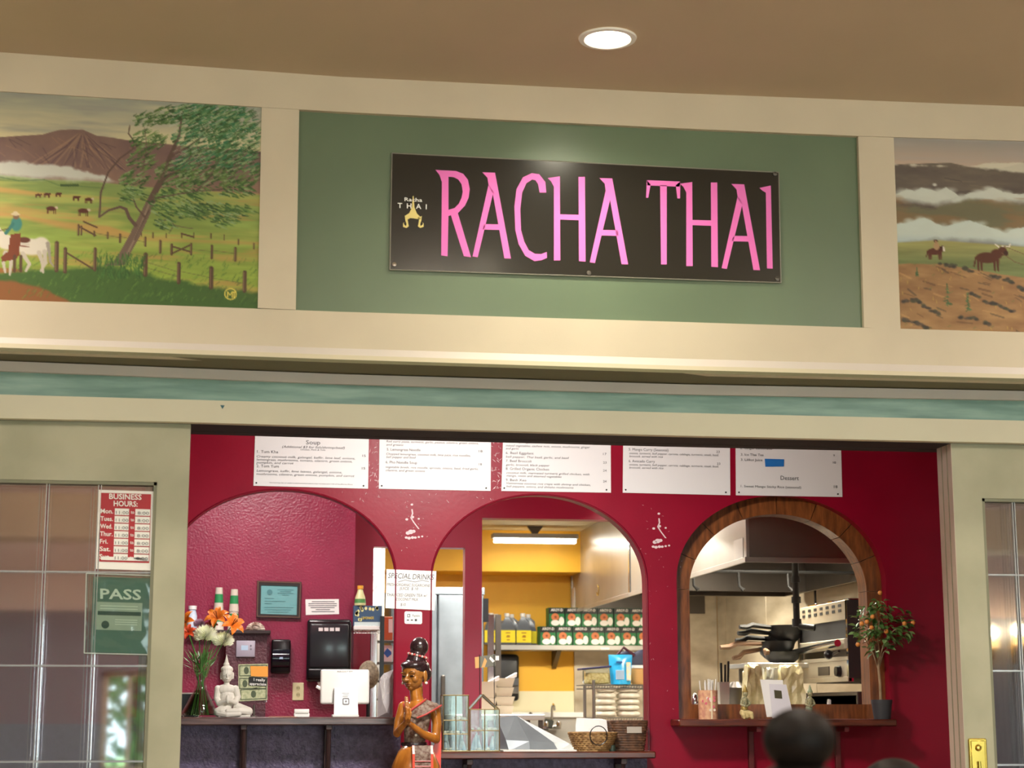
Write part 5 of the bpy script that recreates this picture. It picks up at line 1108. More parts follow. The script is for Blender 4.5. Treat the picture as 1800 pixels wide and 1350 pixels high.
part('print', mm, mat('faint_print', 'b4b2b0', .5), t, None)
mm = MB(); AS = Sh(lambda x, y, d=0: Matrix.Rotation(math.radians(-8), 3, 'X') @ Vector((A(x,y).x, .0185+d, A(x,y).z-zz_)))
mm.text('REGISTER', AS, 594, 622, 1180, 2.6, 0, 0, 0, .01); part('lettering', mm, mat('faint_print2', '8f8d8c', .5), t, None)
part('paper_roll', MB().tube([A(557,1203,.06), A(566,1208,.06)], .008, 8), M_paper, t)
# plastic bag, round beige pouf, fan etc right of the till
A, t = rest('plastic_bag', 'clear plastic bag hanging full against the red pier right of the till', 'plastic bag', 679, 1258, Y2+.16); mm = MB(); rr = random.Random(4)
pts = [(668,1190),(674,1182),(685,1177),(692,1174),(693,1200),(693,1258),(664.5,1258),(664,1215)]
c0 = A(680,1215,-.02); ring = [A(x, y, rr.uniform(-.01, .01)) for x, y in pts]; ctr = [mm.bm.verts.new(A(x, y, rr.uniform(-.05, -.02))) for x, y in ((674,1195),(684,1190),(686,1210),(676,1214),(672,1232),(683,1236),(679,1250))]
rv = [mm.bm.verts.new(p) for p in ring]
hull = bmesh.ops.convex_hull(mm.bm, input=mm.bm.verts)
for v in mm.bm.verts: v.co.z += 0
part('film', mm, mat('milky_plastic', 'd5d2d4', .3, alpha=.75), t, None); mm = MB()
for k_ in range(9): x = 668+k_*2.6; mm.tube([A(x, 1184+rr.uniform(0,12), -.03), A(x+rr.uniform(-4,4), 1205+rr.uniform(0,20), -.045), A(x+rr.uniform(-5,5), 1235+rr.uniform(0,12), -.03)], .0012, 4)
part('creases', mm, M_white, t, 60, kind='stuff')
# ================================================================ rack and goods at the doorway right of the towel dispenser
YR_ = Y3-.12
xa, xb_, xc = P(622,1102,YR_).x, P(668,1102,YR_).x, P(672,1102,YR_).x; zs_ = P(645,1100,YR_).z
A = At(YR_, 648, 1100); rk = thing('shelf_rack', 'narrow wire shelf rack with black and silver posts beside the doorway', 'rack', (A.loc.x, YR_, 0))
ox = A.loc.x
mm = MB(); mm.box(xa-ox, xb_-ox, 0, .25, zs_-.026, zs_, .003); part('shelf', mm, M_white, rk, None)
part('wire_truss', (lambda m: ([m.tube([(xa-ox+i*.018, -.004, zs_-.028), (xa-ox+(i+.5)*.018, -.004, zs_-.044), (xa-ox+(i+1)*.018, -.004, zs_-.028)], .0018, 4) for i in range(9)], m.tube([(xa-ox, -.004, zs_-.046), (xb_-ox, -.004, zs_-.046)], .002, 4), m)[2])(MB()), M_chrome, rk)
part('post', MB().box(xb_-ox, P(675.5,1102,YR_).x-ox, -.01, .01, 0, P(660,1083,YR_).z), M_black, rk, None)
part('post', MB().box(P(651.5,1150,YR_).x-ox, P(664,1150,YR_).x-ox, .04, .07, 0, zs_-.028, .004), M_chrome, rk, None)
part('shelf', MB().box(xa-ox, xb_-ox, 0, .25, zs_-.62, zs_-.6, .003), M_dsteel, rk, None)
A = At(YR_+.08, 646, 1100, zs_); t = thing('drink_carton', 'blue and yellow lemonade carton on the wire shelf', 'carton', A.loc); a, c_ = A(621,1064), A(670,1100)
part('box', MB().box(a.x, c_.x, -.05, .08, 0, a.z-c_.z), mat('carton_blue', '3f5a78', .5), t, None); mm = MB(); rr = random.Random(9); z0_ = A(646,1100).z
AC = Sh(lambda x, y, d=0: Vector((A(x,y).x, -.052+d, A(x,y).z-z0_)))
for k_ in range(26): x, y = rr.uniform(625, 666), rr.uniform(1067, 1092); (mm.disc(AC, x, y, 2.4, 3, 0, 10) if not (634 < x < 655 and y > 1076) else None)
part('lemons', mm, mat('lemon_print', 'e4e2a0', .5), t, None, kind='stuff'); part('lettering', MB().text('LEMONADE', AC, 635, 656, 1088, 4.5, 0, -.001, 0, .01), mat('yellow_print', 'efd24a', .5), t, None)
part('price_strip', MB().flat(AC, [(622,1093),(669,1093),(669,1099.5),(622,1099.5)], -.001), mat('pale_teal_strip', 'c8d8d8', .5), t, None)
A = At(YR_+.05, 633, 1064, zs_+ (P(646,1064,YR_+.08).z-P(646,1100,YR_+.08).z)); t = thing('lemon_bottle', 'pale yellow bottle with orange cap on top of the lemonade carton', 'bottle', A.loc); k = sc(YR_)
part('bottle_body', MB().lathe([(9.5*k, 0), (10*k, 3*k), (8.6*k, 14*k), (5*k, 24*k), (4.2*k, 28*k)], n=20), mat('pale_lemon_plastic', 'd9d6a0', .3), t); part('cap', MB().lathe([(5.2*k, 28*k), (5.2*k, 34*k)], n=16), mat('orange_cap', 'e8a83a', .4), t); part('label', MB().lathe([(9.9*k, 4*k), (9.1*k, 11*k)], n=20, capb=False, capt=False), mat('green_label', '4f8a4a', .5), t)
# beige rattan ball + its stand
A = At(Y3-.3, 648, 1250, 1.0); zr = P(648,1215,Y3-.3).z
A = At(Y3-.3, 648, 1186); t = thing('beige_lampshade', 'round beige woven ball between the till and the rack', 'ball', A.loc); k = sc(Y3-.3)
part('ball', MB().ell((0,0,0), (18*k, 15*k, 24*k), 22, 14), mat('woven_beige', 'a69880', .8, vary2='6f6452', vscale=40, bump=.5, bscale=120), t, 180); part('stand', MB().lathe([(.05, -A.loc.z), (.05, -A.loc.z+.02), (.012, -A.loc.z+.03), (.012, -23*k)], n=12), M_black, t)
# goods seen through the doorway
def shelfbox(px0, px1, py0, py1, Y, mt, label, name='box', extra=None, depth=.1, cat='box'):
    A = At(Y, (px0+px1)/2, py1); a, c_ = A(px0, py0), A(px1, py1); t = thing(name, label, cat, A.loc); part('body', MB().box(a.x, c_.x, 0, depth, 0, a.z, .003), mt, t, None); 
    if extra: extra(A, t)
    return t
yd = Y3B+.5
dr = thing('storage_shelf', 'dark storage shelf seen through the left doorway', 'shelf', (P(684,1200,yd).x, yd, 0))
for y in (1164, 1126, 1196, 1228): z = P(684, y, yd).z; part('board', MB().box(-.12, .07, -.05, .2, z-.012, z, .002), M_dsteel, dr, None)
for x in (-.12, .06): part('upright', MB().box(x, x+.012, .17, .2, 0, P(684,1080,yd).z), M_black, dr, None)
shelfbox(673, 690, 1084, 1125.5, yd, mat('orange_box', 'c9622e', .5), 'orange box on the top board of the storage shelf', extra=lambda A, t: part('label', MB().flat(A, [(683,1088),(690,1088),(690,1112),(683,1112)], -.002), M_paper, t, None))
shelfbox(672, 690, 1134, 1163.5, yd, M_paper, 'white box with a blue diamond on the storage shelf', extra=lambda A, t: part('emblem', MB().flat(A, [(674,1120+0)]) if False else MB().flat(A, [(681,1139),(688,1146),(688,1150),(681,1156),(674,1148)], -.002), mat('blue_print', '2f66b8', .5), t, None))
for i, (x, y, r, c_, nm) in enumerate(((678,1190,9,'7a6a3a','olive'),(687,1184,7,'cfc07a','yellow'),(676,1219,9,'d8cfa0','pale'),(687,1222,7,'3f3a30','dark'))):
    A = At(yd+.05, x, y+6, P(684, 1196 if y < 1200 else 1228, yd).z); k = sc(yd); solo('food_packet', remesh(MB().ell((0,0,r*k*.75), (r*k, r*k*.8, r*k*.7)).ell((r*k*.4,0,r*k*.6), (r*k*.6, r*k*.6, r*k*.5)), .006, 2), mat('packet_'+nm, c_, .4), nm+' food packet on the %s board of the storage shelf' % ('upper' if y < 1200 else 'lower'), 'packet', A.loc, smooth=180)
# tall pale cabinet side with papers, behind doorway
yw = Y3B+1.6; a, c_ = P(640, 960, yw), P(677, 960, yw)
t = thing('tall_cabinet', 'tall pale grey cabinet seen through the left doorway', 'cabinet', ((a.x+c_.x)/2, yw, 0)); hw = (c_.x-a.x)/2
part('body', MB().box(-hw, hw, 0, .6, 0, 2.45, .004), mat('pale_grey_metal', '9b9993', .4, var=.06), t, None); part('notice', MB().box(-hw*.1, hw*.6, -.003, 0, 1.9, 2.35), M_paper, t, None); part('door_seam', MB().box(-.004, .004, -.002, 0, 0, 2.4), M_dsteel, t, None)
AH = At(yw, 656, 1024); mm = MB().tube([AH(656+6*math.cos(a_/3), 1026+12*math.sin(a_/3)) + Vector((P(656,1024,yw).x-(a.x+c_.x)/2, -.01, P(656,1024,yw).z)) for a_ in range(20)], .003, 6); part('ring_handle', mm, M_dsteel, t)
# big steel refrigerator
yf = YK-2.6; a, c_ = P(690, 1032, yf), P(852, 1032, yf); zf = P(780, 1032, yf).z
t = thing('refrigerator', 'large stainless refrigerator seen through both doorways', 'refrigerator', (a.x, yf, 0)); Wf = c_.x-a.x
M_fr = mat('cloudy_steel', '81898e', .42, .3, vary2='62696e', vscale=2.5)
part('body', MB().box(0, Wf, .05, .8, .1, zf, .004), M_fr, t, None)
part('door', MB().box(.01, Wf*.48, 0, .05, .14, zf-.06, .006), M_fr, t, None); d_ = part('door', MB().box(Wf*.5, Wf-.01, 0, .05, .14, zf-.06, .006), M_fr, t, None)
part('top_panel', MB().box(0, Wf, .0, .05, zf-.055, zf, .003), M_fr, t, None)
part('handle', MB().box(Wf*.5+.02, Wf*.5+.05, -.04, 0, .9, 1.4, .006), M_dsteel, d_, None); part('latch', MB().box(Wf-.012, Wf+.03, .0, .05, P(850,1070,yf).z-.1, P(850,1052,yf).z), M_black, t, None)
part('side_post', MB().box(Wf+.03, Wf+.075, .02, .06, .1, P(860,1080,yf).z), M_chrome, t, None); part('side_post', MB().box(Wf+.09, Wf+.13, .02, .06, .1, P(860,1080,yf).z), M_dsteel, t, None); part('foot', MB().box(.05, Wf-.05, .1, .7, 0, .1), M_black, t, None)
# ================================================================ wall shelf: soy jugs, coconut cartons
YS = YK-.36; zsh = P(1000, 1134, YS).z; a, c_ = P(866, 1134, YS), P(1160, 1134, YS)
t = thing('wall_shelf', 'long stainless wall shelf on the yellow kitchen wall', 'shelf', (a.x, YS, zsh)); Ws = c_.x-a.x
part('board', MB().box(0, Ws, 0, .36, -.045, 0, .004), M_steel, t, None); xbk = P(985,1140,YS).x-a.x
part('shelf_bracket', MB().prism([(xbk-.02, .05, -.045), (xbk-.02, .34, -.045), (xbk-.02, .34, -.20)], (.04, 0, 0)), M_dsteel, t, None); part('price_tag', MB().box(P(1056,1140,YS).x-a.x, P(1071,1140,YS).x-a.x, -.002, 0, -.04, -.02), M_paper, t, None)
M_soy = mat('soy_sauce_jug', '5a6068', .2, coat=.3); M_lab = mat('yellow_jug_label', 'f2dc1c', .5); M_capw = mat('white_cap', 'e9e7e2', .4)
k = sc(YS)
jug = thing('soy_sauce_jug', 'x', 'jug', (0,0,0), 'soy sauce jugs on the wall shelf'); Wj = 14*k
part('jug_body', MB().box(-Wj, Wj, -.07, .07, 0, 27*k, .015, seg=2), M_soy, jug, 40)
mm = MB(); mm.lathe([(Wj*1.25, 27*k-.004), (Wj*1.1, 33*k), (5*k, 47*k), (4*k, 50*k)], n=4, M=Matrix.Rotation(math.radians(45), 3, 'Z')); part('jug_shoulder', mm, M_soy, jug, 40)
part('jug_handle', MB().tube([(Wj*.8, 0, 30*k), (Wj*.75, 0, 42*k), (3*k, 0, 48*k)], .009, 8), mat('translucent_handle', '8a8e92', .25), jug)
part('label', MB().box(-Wj*.93, Wj*.93, -.072, -.069, 4*k, 25*k), M_lab, jug, None); part('cap', MB().lathe([(4.4*k, 49*k), (4.4*k, 55*k)], n=14), M_capw, jug)
mm = MB(); [mm.box(-4*k+x_, 4*k-x_*.5, -.0745, -.072, z*k, (z+1.3)*k) for z, x_ in ((20, 0), (15, .01), (13, .005), (8, .01))]; part('print', mm, mat('red_brown_print', 'a0561c', .6), jug, None)
jl = ['soy sauce jug half hidden by the refrigerator post', 'front soy sauce jug, first full one from the refrigerator', 'front soy sauce jug in the middle of the row', 'soy sauce jug beside the coconut cartons, partly behind its neighbour', 'rear soy sauce jug standing behind the first gap', 'rear soy sauce jug behind the second gap', 'rear soy sauce jug behind the rightmost pair']
for i, (px, dy) in enumerate(((865,.085),(893,.085),(921,.085),(935.5,.245),(878,.245),(906,.245))):
    x = P(px, 1130, YS+.01).x; o = jug if i == 0 else dup(jug, label=jl[i]); o.location = (x, YS+dy, zsh); o['label'] = jl[i]
M_cg = mat('carton_green', '1c7a3e', .5); M_cb = mat('carton_black', '151a18', .5); M_cc = mat('coconut_brown', 'd07a48', .6); M_cw = mat('coconut_white', 'f6f2ea', .5)
bh = 33*k; bw = 28*k
cb = thing('coconut_milk_carton', 'x', 'carton', (0,0,0), 'coconut milk cartons on the wall shelf')
part('box', MB().box(0, bw, 0, .15, 0, bh*.98, .002), M_cg, cb, None); part('black_band', MB().box(.001, bw-.001, -.0015, 0, bh*.66, bh*.97), M_cb, cb, None); part('side_band', MB().box(0, bw*.04, -.0016, 0, 0, bh*.97), M_cb, cb, None)
AB = Sh(lambda x, y, d=0: Vector((x*k, d-.002, y*k)))
part('lettering', MB().text('AROY-D', Sh(lambda x, y, d=0: Vector((x*k, -.003, -y*k))), 4, 25, -26, 4.5, 0, 0, 0, .02), M_cw, cb, None)
part('coconut', MB().disc(AB, 11.5, 16, 7, 6.5, -.0005, 18), M_cc, cb, None); part('coconut_half', MB().disc(AB, 11.5, 6, 7.5, 5, -.002, 18), M_cw, cb, None); part('coconut_half', MB().disc(AB, 22.5, 9, 4.6, 7.5, -.0015, 18), M_cw, cb, None); part('coconut_eye', MB().disc(AB, 12, 16, 2.2, 2, -.0012, 10), mat('coconut_dark', '8e4620', .6), cb, None)
first = True
rows = [(P(0,1134,YS+.02), [949,978,1007,1035,1063,1091,1119,1147], 0, 'bottom row'), (None, [964.5,993.5,1022,1050.5,1079.5,1107.5,1136], 1, 'top row')]
ords = ['first', 'second', 'third', 'fourth', 'fifth', 'sixth', 'seventh', 'eighth']
for _, xs_, lv, rn in rows:
    for i, px in enumerate(xs_):
        o = cb if first else dup(cb); first = False
        o.location = (P(px, 1120-30*lv, YS+.02).x, YS+.02+(i % 2)*.004, zsh+lv*(bh*.98+.001)); o['label'] = 'coconut milk carton, %s from the soy sauce end of the %s' % (ords[i], rn)
# black dispenser on the yellow wall
A = At(YK-.13, 890, 1190); t = thing('towel_dispenser', 'black paper towel dispenser on the yellow kitchen wall under the shelf', 'towel dispenser', A.loc); a, c_ = A(862,1150), A(913,1232)
part('body', MB().box(a.x, c_.x, 0, .13, c_.z, a.z, .03, seg=3), mat('soft_black_plastic', '16181b', .35), t, 50); part('chrome_band', MB().box(A(893,1210).x, c_.x-.005, -.012, 0, A(893,1219).z, A(893,1206).z, .004), M_chrome, t, None); part('window', MB().box(A(893,1210).x, c_.x-.006, -.004, 0, A(893,1205).z, A(893,1192).z), mat('smoke_window', '55585c', .3), t, None)
# sink backsplash with faucet
YN = YK-.62; zs1 = P(1000,1253,YN+.5).z; zc0 = P(960,1311,YN).z
a, c_ = P(872, 1300, YN), P(1045, 1300, YN)
t = thing('kitchen_sink', 'stainless sink unit with high splashback against the cream wall', 'sink', (a.x, YN, 0)); Wk = c_.x-a.x
part('splashback', MB().box(0, Wk, .54, .58, .3, P(960,1253,YN+.54).z, .004), M_steel, t, None); part('splash_top', MB().box(0, Wk, .5, .58, P(960,1261,YN+.5).z, P(960,1252,YN+.5).z, .004), M_white, t, None, label='bright white top edge')
part('basin', (lambda m: (m.box(0, Wk, 0, .03, .65, .9), m.box(0, .03, 0, .54, .65, .9), m.box(Wk-.03, Wk, 0, .54, .65, .9), m.box(0, Wk, 0, .54, .63, .66), m)[4])(MB()), M_steel, t, None)
for x in (.03, Wk-.07): part('leg', MB().box(x, x+.04, .03, .07, 0, .64), M_dsteel, t, None); part('leg', MB().box(x, x+.04, .48, .52, 0, .64), M_dsteel, t, None)
AF = At(YN+.44, 970, 1282); t = thing('faucet', 'chrome gooseneck faucet with two handles on the sink splashback', 'faucet', AF.loc); k = sc(YN+.5)
part('body', MB().box(-17*k, 15*k, -.04, .04, 0, 7*k, .006, seg=2), M_chrome, t, 50)
part('spout', MB().tube([(0,0,0), (0,0,33*k), (0,-.02,40*k), (.003,-.06,42*k), (.005,-.1,38*k), (.005,-.11,32*k)], .011, 10), M_chrome, t)
for s_ in (-1, 1): o = part('handle', MB().lathe([(4*k, 4*k), (5*k, 9*k), (4*k, 13*k), (0, 13.5*k)], (s_*11*k, -.04, 0), 14), M_chrome, t); 
part('lever', MB().box(-25*k, -8*k, -.08, -.05, -2*k, 1*k, .003), M_dsteel, t, None)
A = At(YN+.4, 964, 1275); solo('sponge_pad', MB().box(-8*k, 8*k, -.01, .02, -4*k, 10*k, .008, M=Matrix.Rotation(.2, 4, 'Y')), mat('dark_scourer', '3b3d38', .8), 'dark scouring pad behind the faucet', 'sponge', A.loc)
A = At(YN+.3, 932, 1262); solo('knife_steel', MB().tube([A(925,1268,0), A(935,1254,.05)], .016, 8), M_dsteel, 'dark grey handle sticking up at the sink left of the faucet', 'handle', A.loc)
# takeout boxes stacked
M_kraft = mat('pale_kraft_board', 'cfc4ae', .7)
YTB = Y3B+1.2; ybt = P(870, 1256, YTB).z
tb = thing('prep_table', 'steel prep table holding the takeout boxes, behind the glass houses', 'table', (P(880,1256,YTB).x, YTB, 0)); part('top', MB().box(-.35, .3, -.15, .5, ybt-.04, ybt, .004), M_steel, tb, None)
for x in (-.33, .26):
    for y in (-.13, .46): part('leg', MB().box(x, x+.03, y, y+.03, 0, ybt-.04), M_dsteel, tb, None)
k = sc(YTB)
for c0, (px, n, lab) in enumerate(((853, 2, 'nearer the glass houses'), (884, 4, 'beside the black dispenser'))):
    z = ybt
    for i in range(n):
        hb = (56/n if n == 2 else 15.5)*k*(1.0); A = At(YTB+.05*c0, px+(i % 2)*1.5, 1256, z); t = thing('takeout_box', 'pale cardboard takeout box, %s of the stack %s' % (['lowest', 'second', 'third', 'topmost'][i] if n == 4 else ['lower', 'upper'][i], lab), 'takeout box', A.loc, 'stacked takeout boxes')
        w0, w1 = 13*k, 17*k; mm = MB(); mm.lathe([(w0*1.41, 0), (w1*1.41, hb-.004)], n=4, M=Matrix.Rotation(math.radians(45), 3, 'Z'), capt=False); part('tray', mm, M_kraft, t, None)
        part('flap', MB().box(-w1, w1, -w1, w1, hb-.006, hb-.003), M_kraft, t, None); 
        if i == n-1: part('open_flap', MB().prism([(w1*.2, -w1, hb), (w1*1.2, -w1, hb+9*k), (w1*1.2, -w1+.004, hb+2*k), (w1*.9, -w1, hb)], (0, .1, 0)), M_paper, t, None)
        z += hb
# wire rack with rice bags
YQ = Y3B+1.0; zr2 = P(1080,1210,YQ).z; a, c_ = P(1029,1210,YQ), P(1165,1210,YQ)
rk2 = thing('wire_rack', 'chrome wire rack holding the rice bags, behind the woven baskets', 'rack', (a.x, YQ, 0)); Wr = c_.x-a.x; M_wire = mat('grey_wire', '8d8a84', .3, .8)
for z in (zr2, P(1080,1268,YQ).z, .55): 
    mm = MB()
    for y in (0, .35): mm.tube([(0, y, z), (Wr, y, z)], .005, 5); mm.tube([(0, y, z+.025), (Wr, y, z+.025)], .004, 5)
    for i in range(30): x = Wr*i/29; mm.tube([(x, 0, z+.026), (x, .35, z+.026)], .0022, 4); mm.tube([(x, -.002, z), (x+Wr/58, -.002, z+.025)], .003, 4)
    part('wire_shelf', mm, M_wire, rk2, 60)
for x in (.06, Wr-.06):
    for y in (.0, .35): part('post', MB().tube([(x, y-.006, 0), (x, y-.006, zr2+.06)], .012, 10), M_wire, rk2)
part('corner_post', MB().tube([(0, .0, .5), (0, 0, zr2+.02)], .006, 8), M_wire, rk2)
k = sc(YQ); M_rice = mat('rice_bag_film', 'e9e5d6', .35, vary2='d5cfba', vscale=20); zb = P(1080,1268,YQ).z+.028
def pillow(mm, c, rx, ry, rz): 
    n0 = len(mm.bm.verts); mm.ell(c, (rx, ry, rz), 16, 8)
    mm.bm.verts.ensure_lookup_table()
    for v in list(mm.bm.verts)[n0:]:
        dx, dy, dz = (v.co.x-c[0])/rx, (v.co.y-c[1])/ry, (v.co.z-c[2])/rz
        f = lambda t: math.copysign(abs(t)**.55, t); v.co.x = c[0]+rx*f(dx); v.co.y = c[1]+ry*f(dy)*.95; v.co.z = c[2]+rz*math.copysign(abs(dz)**.8, dz)
    return mm
lv_names = ['bottom', 'second', 'third', 'fourth', 'top']
rr = random.Random(12)
for i in range(5):
    for j, (x0, x1) in enumerate(((1047,1082),(1083,1124))):
        h = 5.6*k; A = At(YQ+.1, (x0+x1)/2+rr.uniform(-1.5, 1.5), 1260, zb+i*2*h*.92); A.loc.z = zb+i*2*h*.93+h
        solo('rice_bag', pillow(MB(), (0,0,0), (x1-x0)/2*k*.98, .1, h), M_rice, 'pale bag of rice, %s layer, %s the faucet' % (lv_names[i], 'side nearer' if j == 0 else 'side away from'), 'rice bag', A.loc, 'rice bags on the wire rack', 60)
# things on top of the rack
zt3 = zr2+.029
A = At(YQ+.1, 1050, 1207, zt3); t = thing('noodle_tub', 'clear tub of pale dried noodles with a dark blue lid, on the wire rack', 'food tub', A.loc); w_ = 22*k; 
part('contents', MB().box(-w_*.93, w_*.93, -.07, .09, .004, 20*k, .02, seg=2), mat('dried_noodles', 'e0cf98', .7, vary2='c0a766', vscale=60, bump=.6, bscale=90), t, 40); part('tub', MB().box(-w_, w_, -.08, .1, 0, 27*k, .012, seg=2), M_clear, t, 40)
part('lid', MB().box(-w_*1.3, w_*1.25, -.09, .11, 27*k, 30.5*k, .004, M=Matrix.Rotation(math.radians(-5), 4, 'Y')), mat('navy_lid', '20204a', .4), t, None)
A = At(YQ+.02, 1091, 1208, zt3); t = thing('blue_pouch', 'bright blue stand-up food pouch on the wire rack', 'pouch', A.loc)
mm = MB(); n0 = 10
ol = []
for j in range(n0+1):
    u = j/n0; z = 51*k*u; hw = (17.5+3.8*u)*k; th = .045*(1-u)**.6+.004; ol.append([mm.bm.verts.new((x, y, z)) for x, y in ((-hw, 0), (-hw*.5, -th), (0, -th*1.15), (hw*.5, -th), (hw, 0), (hw*.5, th), (0, th), (-hw*.5, th))])
for j in range(n0):
    for i in range(8): mm.bm.faces.new((ol[j][i], ol[j][(i+1) % 8], ol[j+1][(i+1) % 8], ol[j+1][i]))
mm.bm.faces.new(ol[0]); mm.bm.faces.new(ol[-1]); part('pouch', mm, mat('bright_blue_film', '2aa6dc', .25), t, 60)
z5 = A(1091,1208).z
part('window', MB().box(8*k, 16*k, -.052, -.046, 6*k, 38*k, .004), mat('nut_window', 'e6d9ac', .5, vary2='b8d4de', vscale=50), t, None); part('label', MB().box(-11*k, 4*k, -.056, -.05, 8*k, 24*k, .002), mat('grey_blue_label', '9ab4cc', .4), t, None); part('print', MB().box(-10*k, 1*k, -.05, -.045, 36*k, 39*k), mat('dark_blue_print', '14508c', .5), t, None)
A = At(YQ+.06, 1122, 1208, zt3); t = thing('peanut_jar', 'clear jar of tan sauce with a white lid beside the blue pouch', 'jar', A.loc); part('jar', MB().lathe([(12*k, 0), (14*k, 4*k), (14*k, 26*k), (12*k, 28*k)], n=24), mat('tan_sauce', 'c99e62', .4), t); part('lid', MB().lathe([(14.5*k, 28*k), (14.5*k, 33*k)], n=24), M_white, t)
A = At(YQ+.22, 1118, 1208, zt3); t = thing('navy_bag', 'dark navy bag slumped behind the blue pouch', 'bag', A.loc); part('bag_body', remesh(MB().ell((.02,0,.12), (.17,.05,.12)).ell((-.07,0,.2), (.08,.04,.05)).ell((.06,0,.2), (.09,.04,.06)), .01, 2), mat('navy_cloth', '1c1c34', .6), t, 180); part('strap', MB().tube([(-.14,-.02,.22), (-.1,-.05,.27), (-.02,-.06,.21)], .01, 6), mat('dark_red_strap', '4a1c22', .5), t)
# ================================================================ on the lower counter
YL = Y2-.06
M_bedge = mat('aged_brass_edge', 'a8986a', .3, .8); M_peb = mat('pale_pebble', 'd9d2c2', .4, vary2='9a917e', vscale=30)
def glasshouse(label, pts_x, y0, y1, roof=None, cols=2, shelf=(), z=None, seed=1):
    x0, x1 = pts_x; A = At(YL, (x0+x1)/2, y1, ZB); t = thing('glass_house', label, 'terrarium', A.loc, 'brass-edged glass houses on the lower counter'); off = A((x0+x1)/2, y1).z
    L = lambda x, y, d=0: Vector((A(x,y).x, d, A(x,y).z-off)); D0, D1 = -.06, .06; r = .0028
    def bar(p, q): part('edge_bar', MB().tube([p, q], r, 6), M_bedge, t)
    for x in (x0, x1):
        for d in (D0, D1): bar(L(x, y1-1, d), L(x, y0, d))
    for d in (D0, D1):
        bar(L(x0, y1-1, d), L(x1, y1-1, d)); bar(L(x0, y0, d), L(x1, y0, d))
    for x in (x0, x1): bar(L(x, y1-1, D0), L(x, y1-1, D1)); bar(L(x, y0, D0), L(x, y0, D1))
    for j in range(1, cols): bar(L(x0+(x1-x0)*j/cols, y1-1, D0), L(x0+(x1-x0)*j/cols, y0, D0))
    for y in shelf: bar(L(x0, y, D0), L(x1, y, D0)); part('shelf_pane', MB().box(L(x0,y).x, L(x1,y).x, D0, D1, L(x0,y).z, L(x0,y).z+.003), M_clear, t, None)
    for d in (D0, D1): part('pane', MB().box(L(x0,y0).x+.003, L(x1,y0).x-.003, d, d+.002, .003, L(x0,y0).z-.003), M_clear, t, None)
    for x in (x0, x1): part('pane', MB().box(L(x,y0).x, L(x,y0).x+.002, D0+.003, D1-.003, .003, L(x0,y0).z-.003), M_clear, t, None)
    if roof:
        ax, ay = roof
        for d in (D0, D1): bar(L(x0, y0, d), L(ax, ay, d)); bar(L(x1, y0, d), L(ax, ay, d))
        bar(L(ax, ay, D0), L(ax, ay, D1))
        for x in (x0, x1): a, b, c, d = L(x, y0, D0), L(ax, ay, D0), L(ax, ay, D1), L(x, y0, D1); part('roof_pane', MB().prism([a, b, c, d], (0, 0, .002)), M_clear, t, None)
    rr = random.Random(seed); mm = MB()
    for y in (y1-1,)+tuple(shelf):
        for i in range(9): mm.ell(L(rr.uniform(x0+4, x1-4), y, rr.uniform(-.045, .045))+Vector((0,0,.008)), (rr.uniform(.007, .012), .008, rr.uniform(.006, .010)), 8, 6)
    part('pebbles', mm, M_peb, t, 60, kind='stuff')
    mm = MB()
    for i in range(7): p = L(rr.uniform(x0+6, x1-6), y1-1, rr.uniform(-.03, .04)); h = rr.uniform(.05, .1); mm.tube([p, p+Vector((rr.uniform(-.01,.01), 0, h))], [.014, .004], 6)
    part('air_plants', mm, mat('bluish_shells', '7f93a4', .5, vary2='c8ccd0', vscale=30), t, 60, kind='stuff')
    return t
glasshouse('flat-topped brass-edged glass box beside the wooden lady statue', (777, 821), 1222, 1320.5, None, 2, (1266, 1290), seed=2)
glasshouse('gabled brass-edged glass house with pebbles', (824, 875), 1247, 1320.5, (847, 1221), 2, (1284,), seed=3)
# little sign on two wires
A = At(YL+.1, 856, 1321, ZB); t = thing('wire_sign', 'small grey and orange sign held up on two thin wires behind the glass houses', 'sign', A.loc); off = A(856,1321).z; L = lambda x, y, d=0: Vector((A(x,y).x, d, A(x,y).z-off))
for x in (844, 869.5): part('wire_post', MB().tube([L(x,1321), L(x-1,1152)], .0022, 6), M_blackm, t)
part('plate', MB().prism([L(834.5,1156.5), L(871,1151), L(871,1172), L(835.5,1176)], (0, .004, 0)), mat('grey_plate', '6f6a5c', .35), t, None); part('patch', MB().prism([L(834.5,1156.5,-.002), L(842,1155.5,-.002), L(842,1175,-.002), L(835.5,1176,-.002)], (0, .001, 0)), mat('tan_patch', 'd9a763', .5), t, None); part('patch', MB().prism([L(852,1157,-.002), L(856,1163,-.002), L(852,1174,-.002), L(846,1175,-.002)], (0, .001, 0)), MATS['tan_patch'], t, None); part('mark', MB().prism([L(862,1155,-.002), L(870,1163,-.002), L(866,1166,-.002), L(860,1159,-.002)], (0, .001, 0)), M_paper, t, None); part('tag', MB().box(L(871,1162).x, L(877,1162).x, -.003, 0, L(871,1162).z, L(871,1154).z), M_paper, t, None)
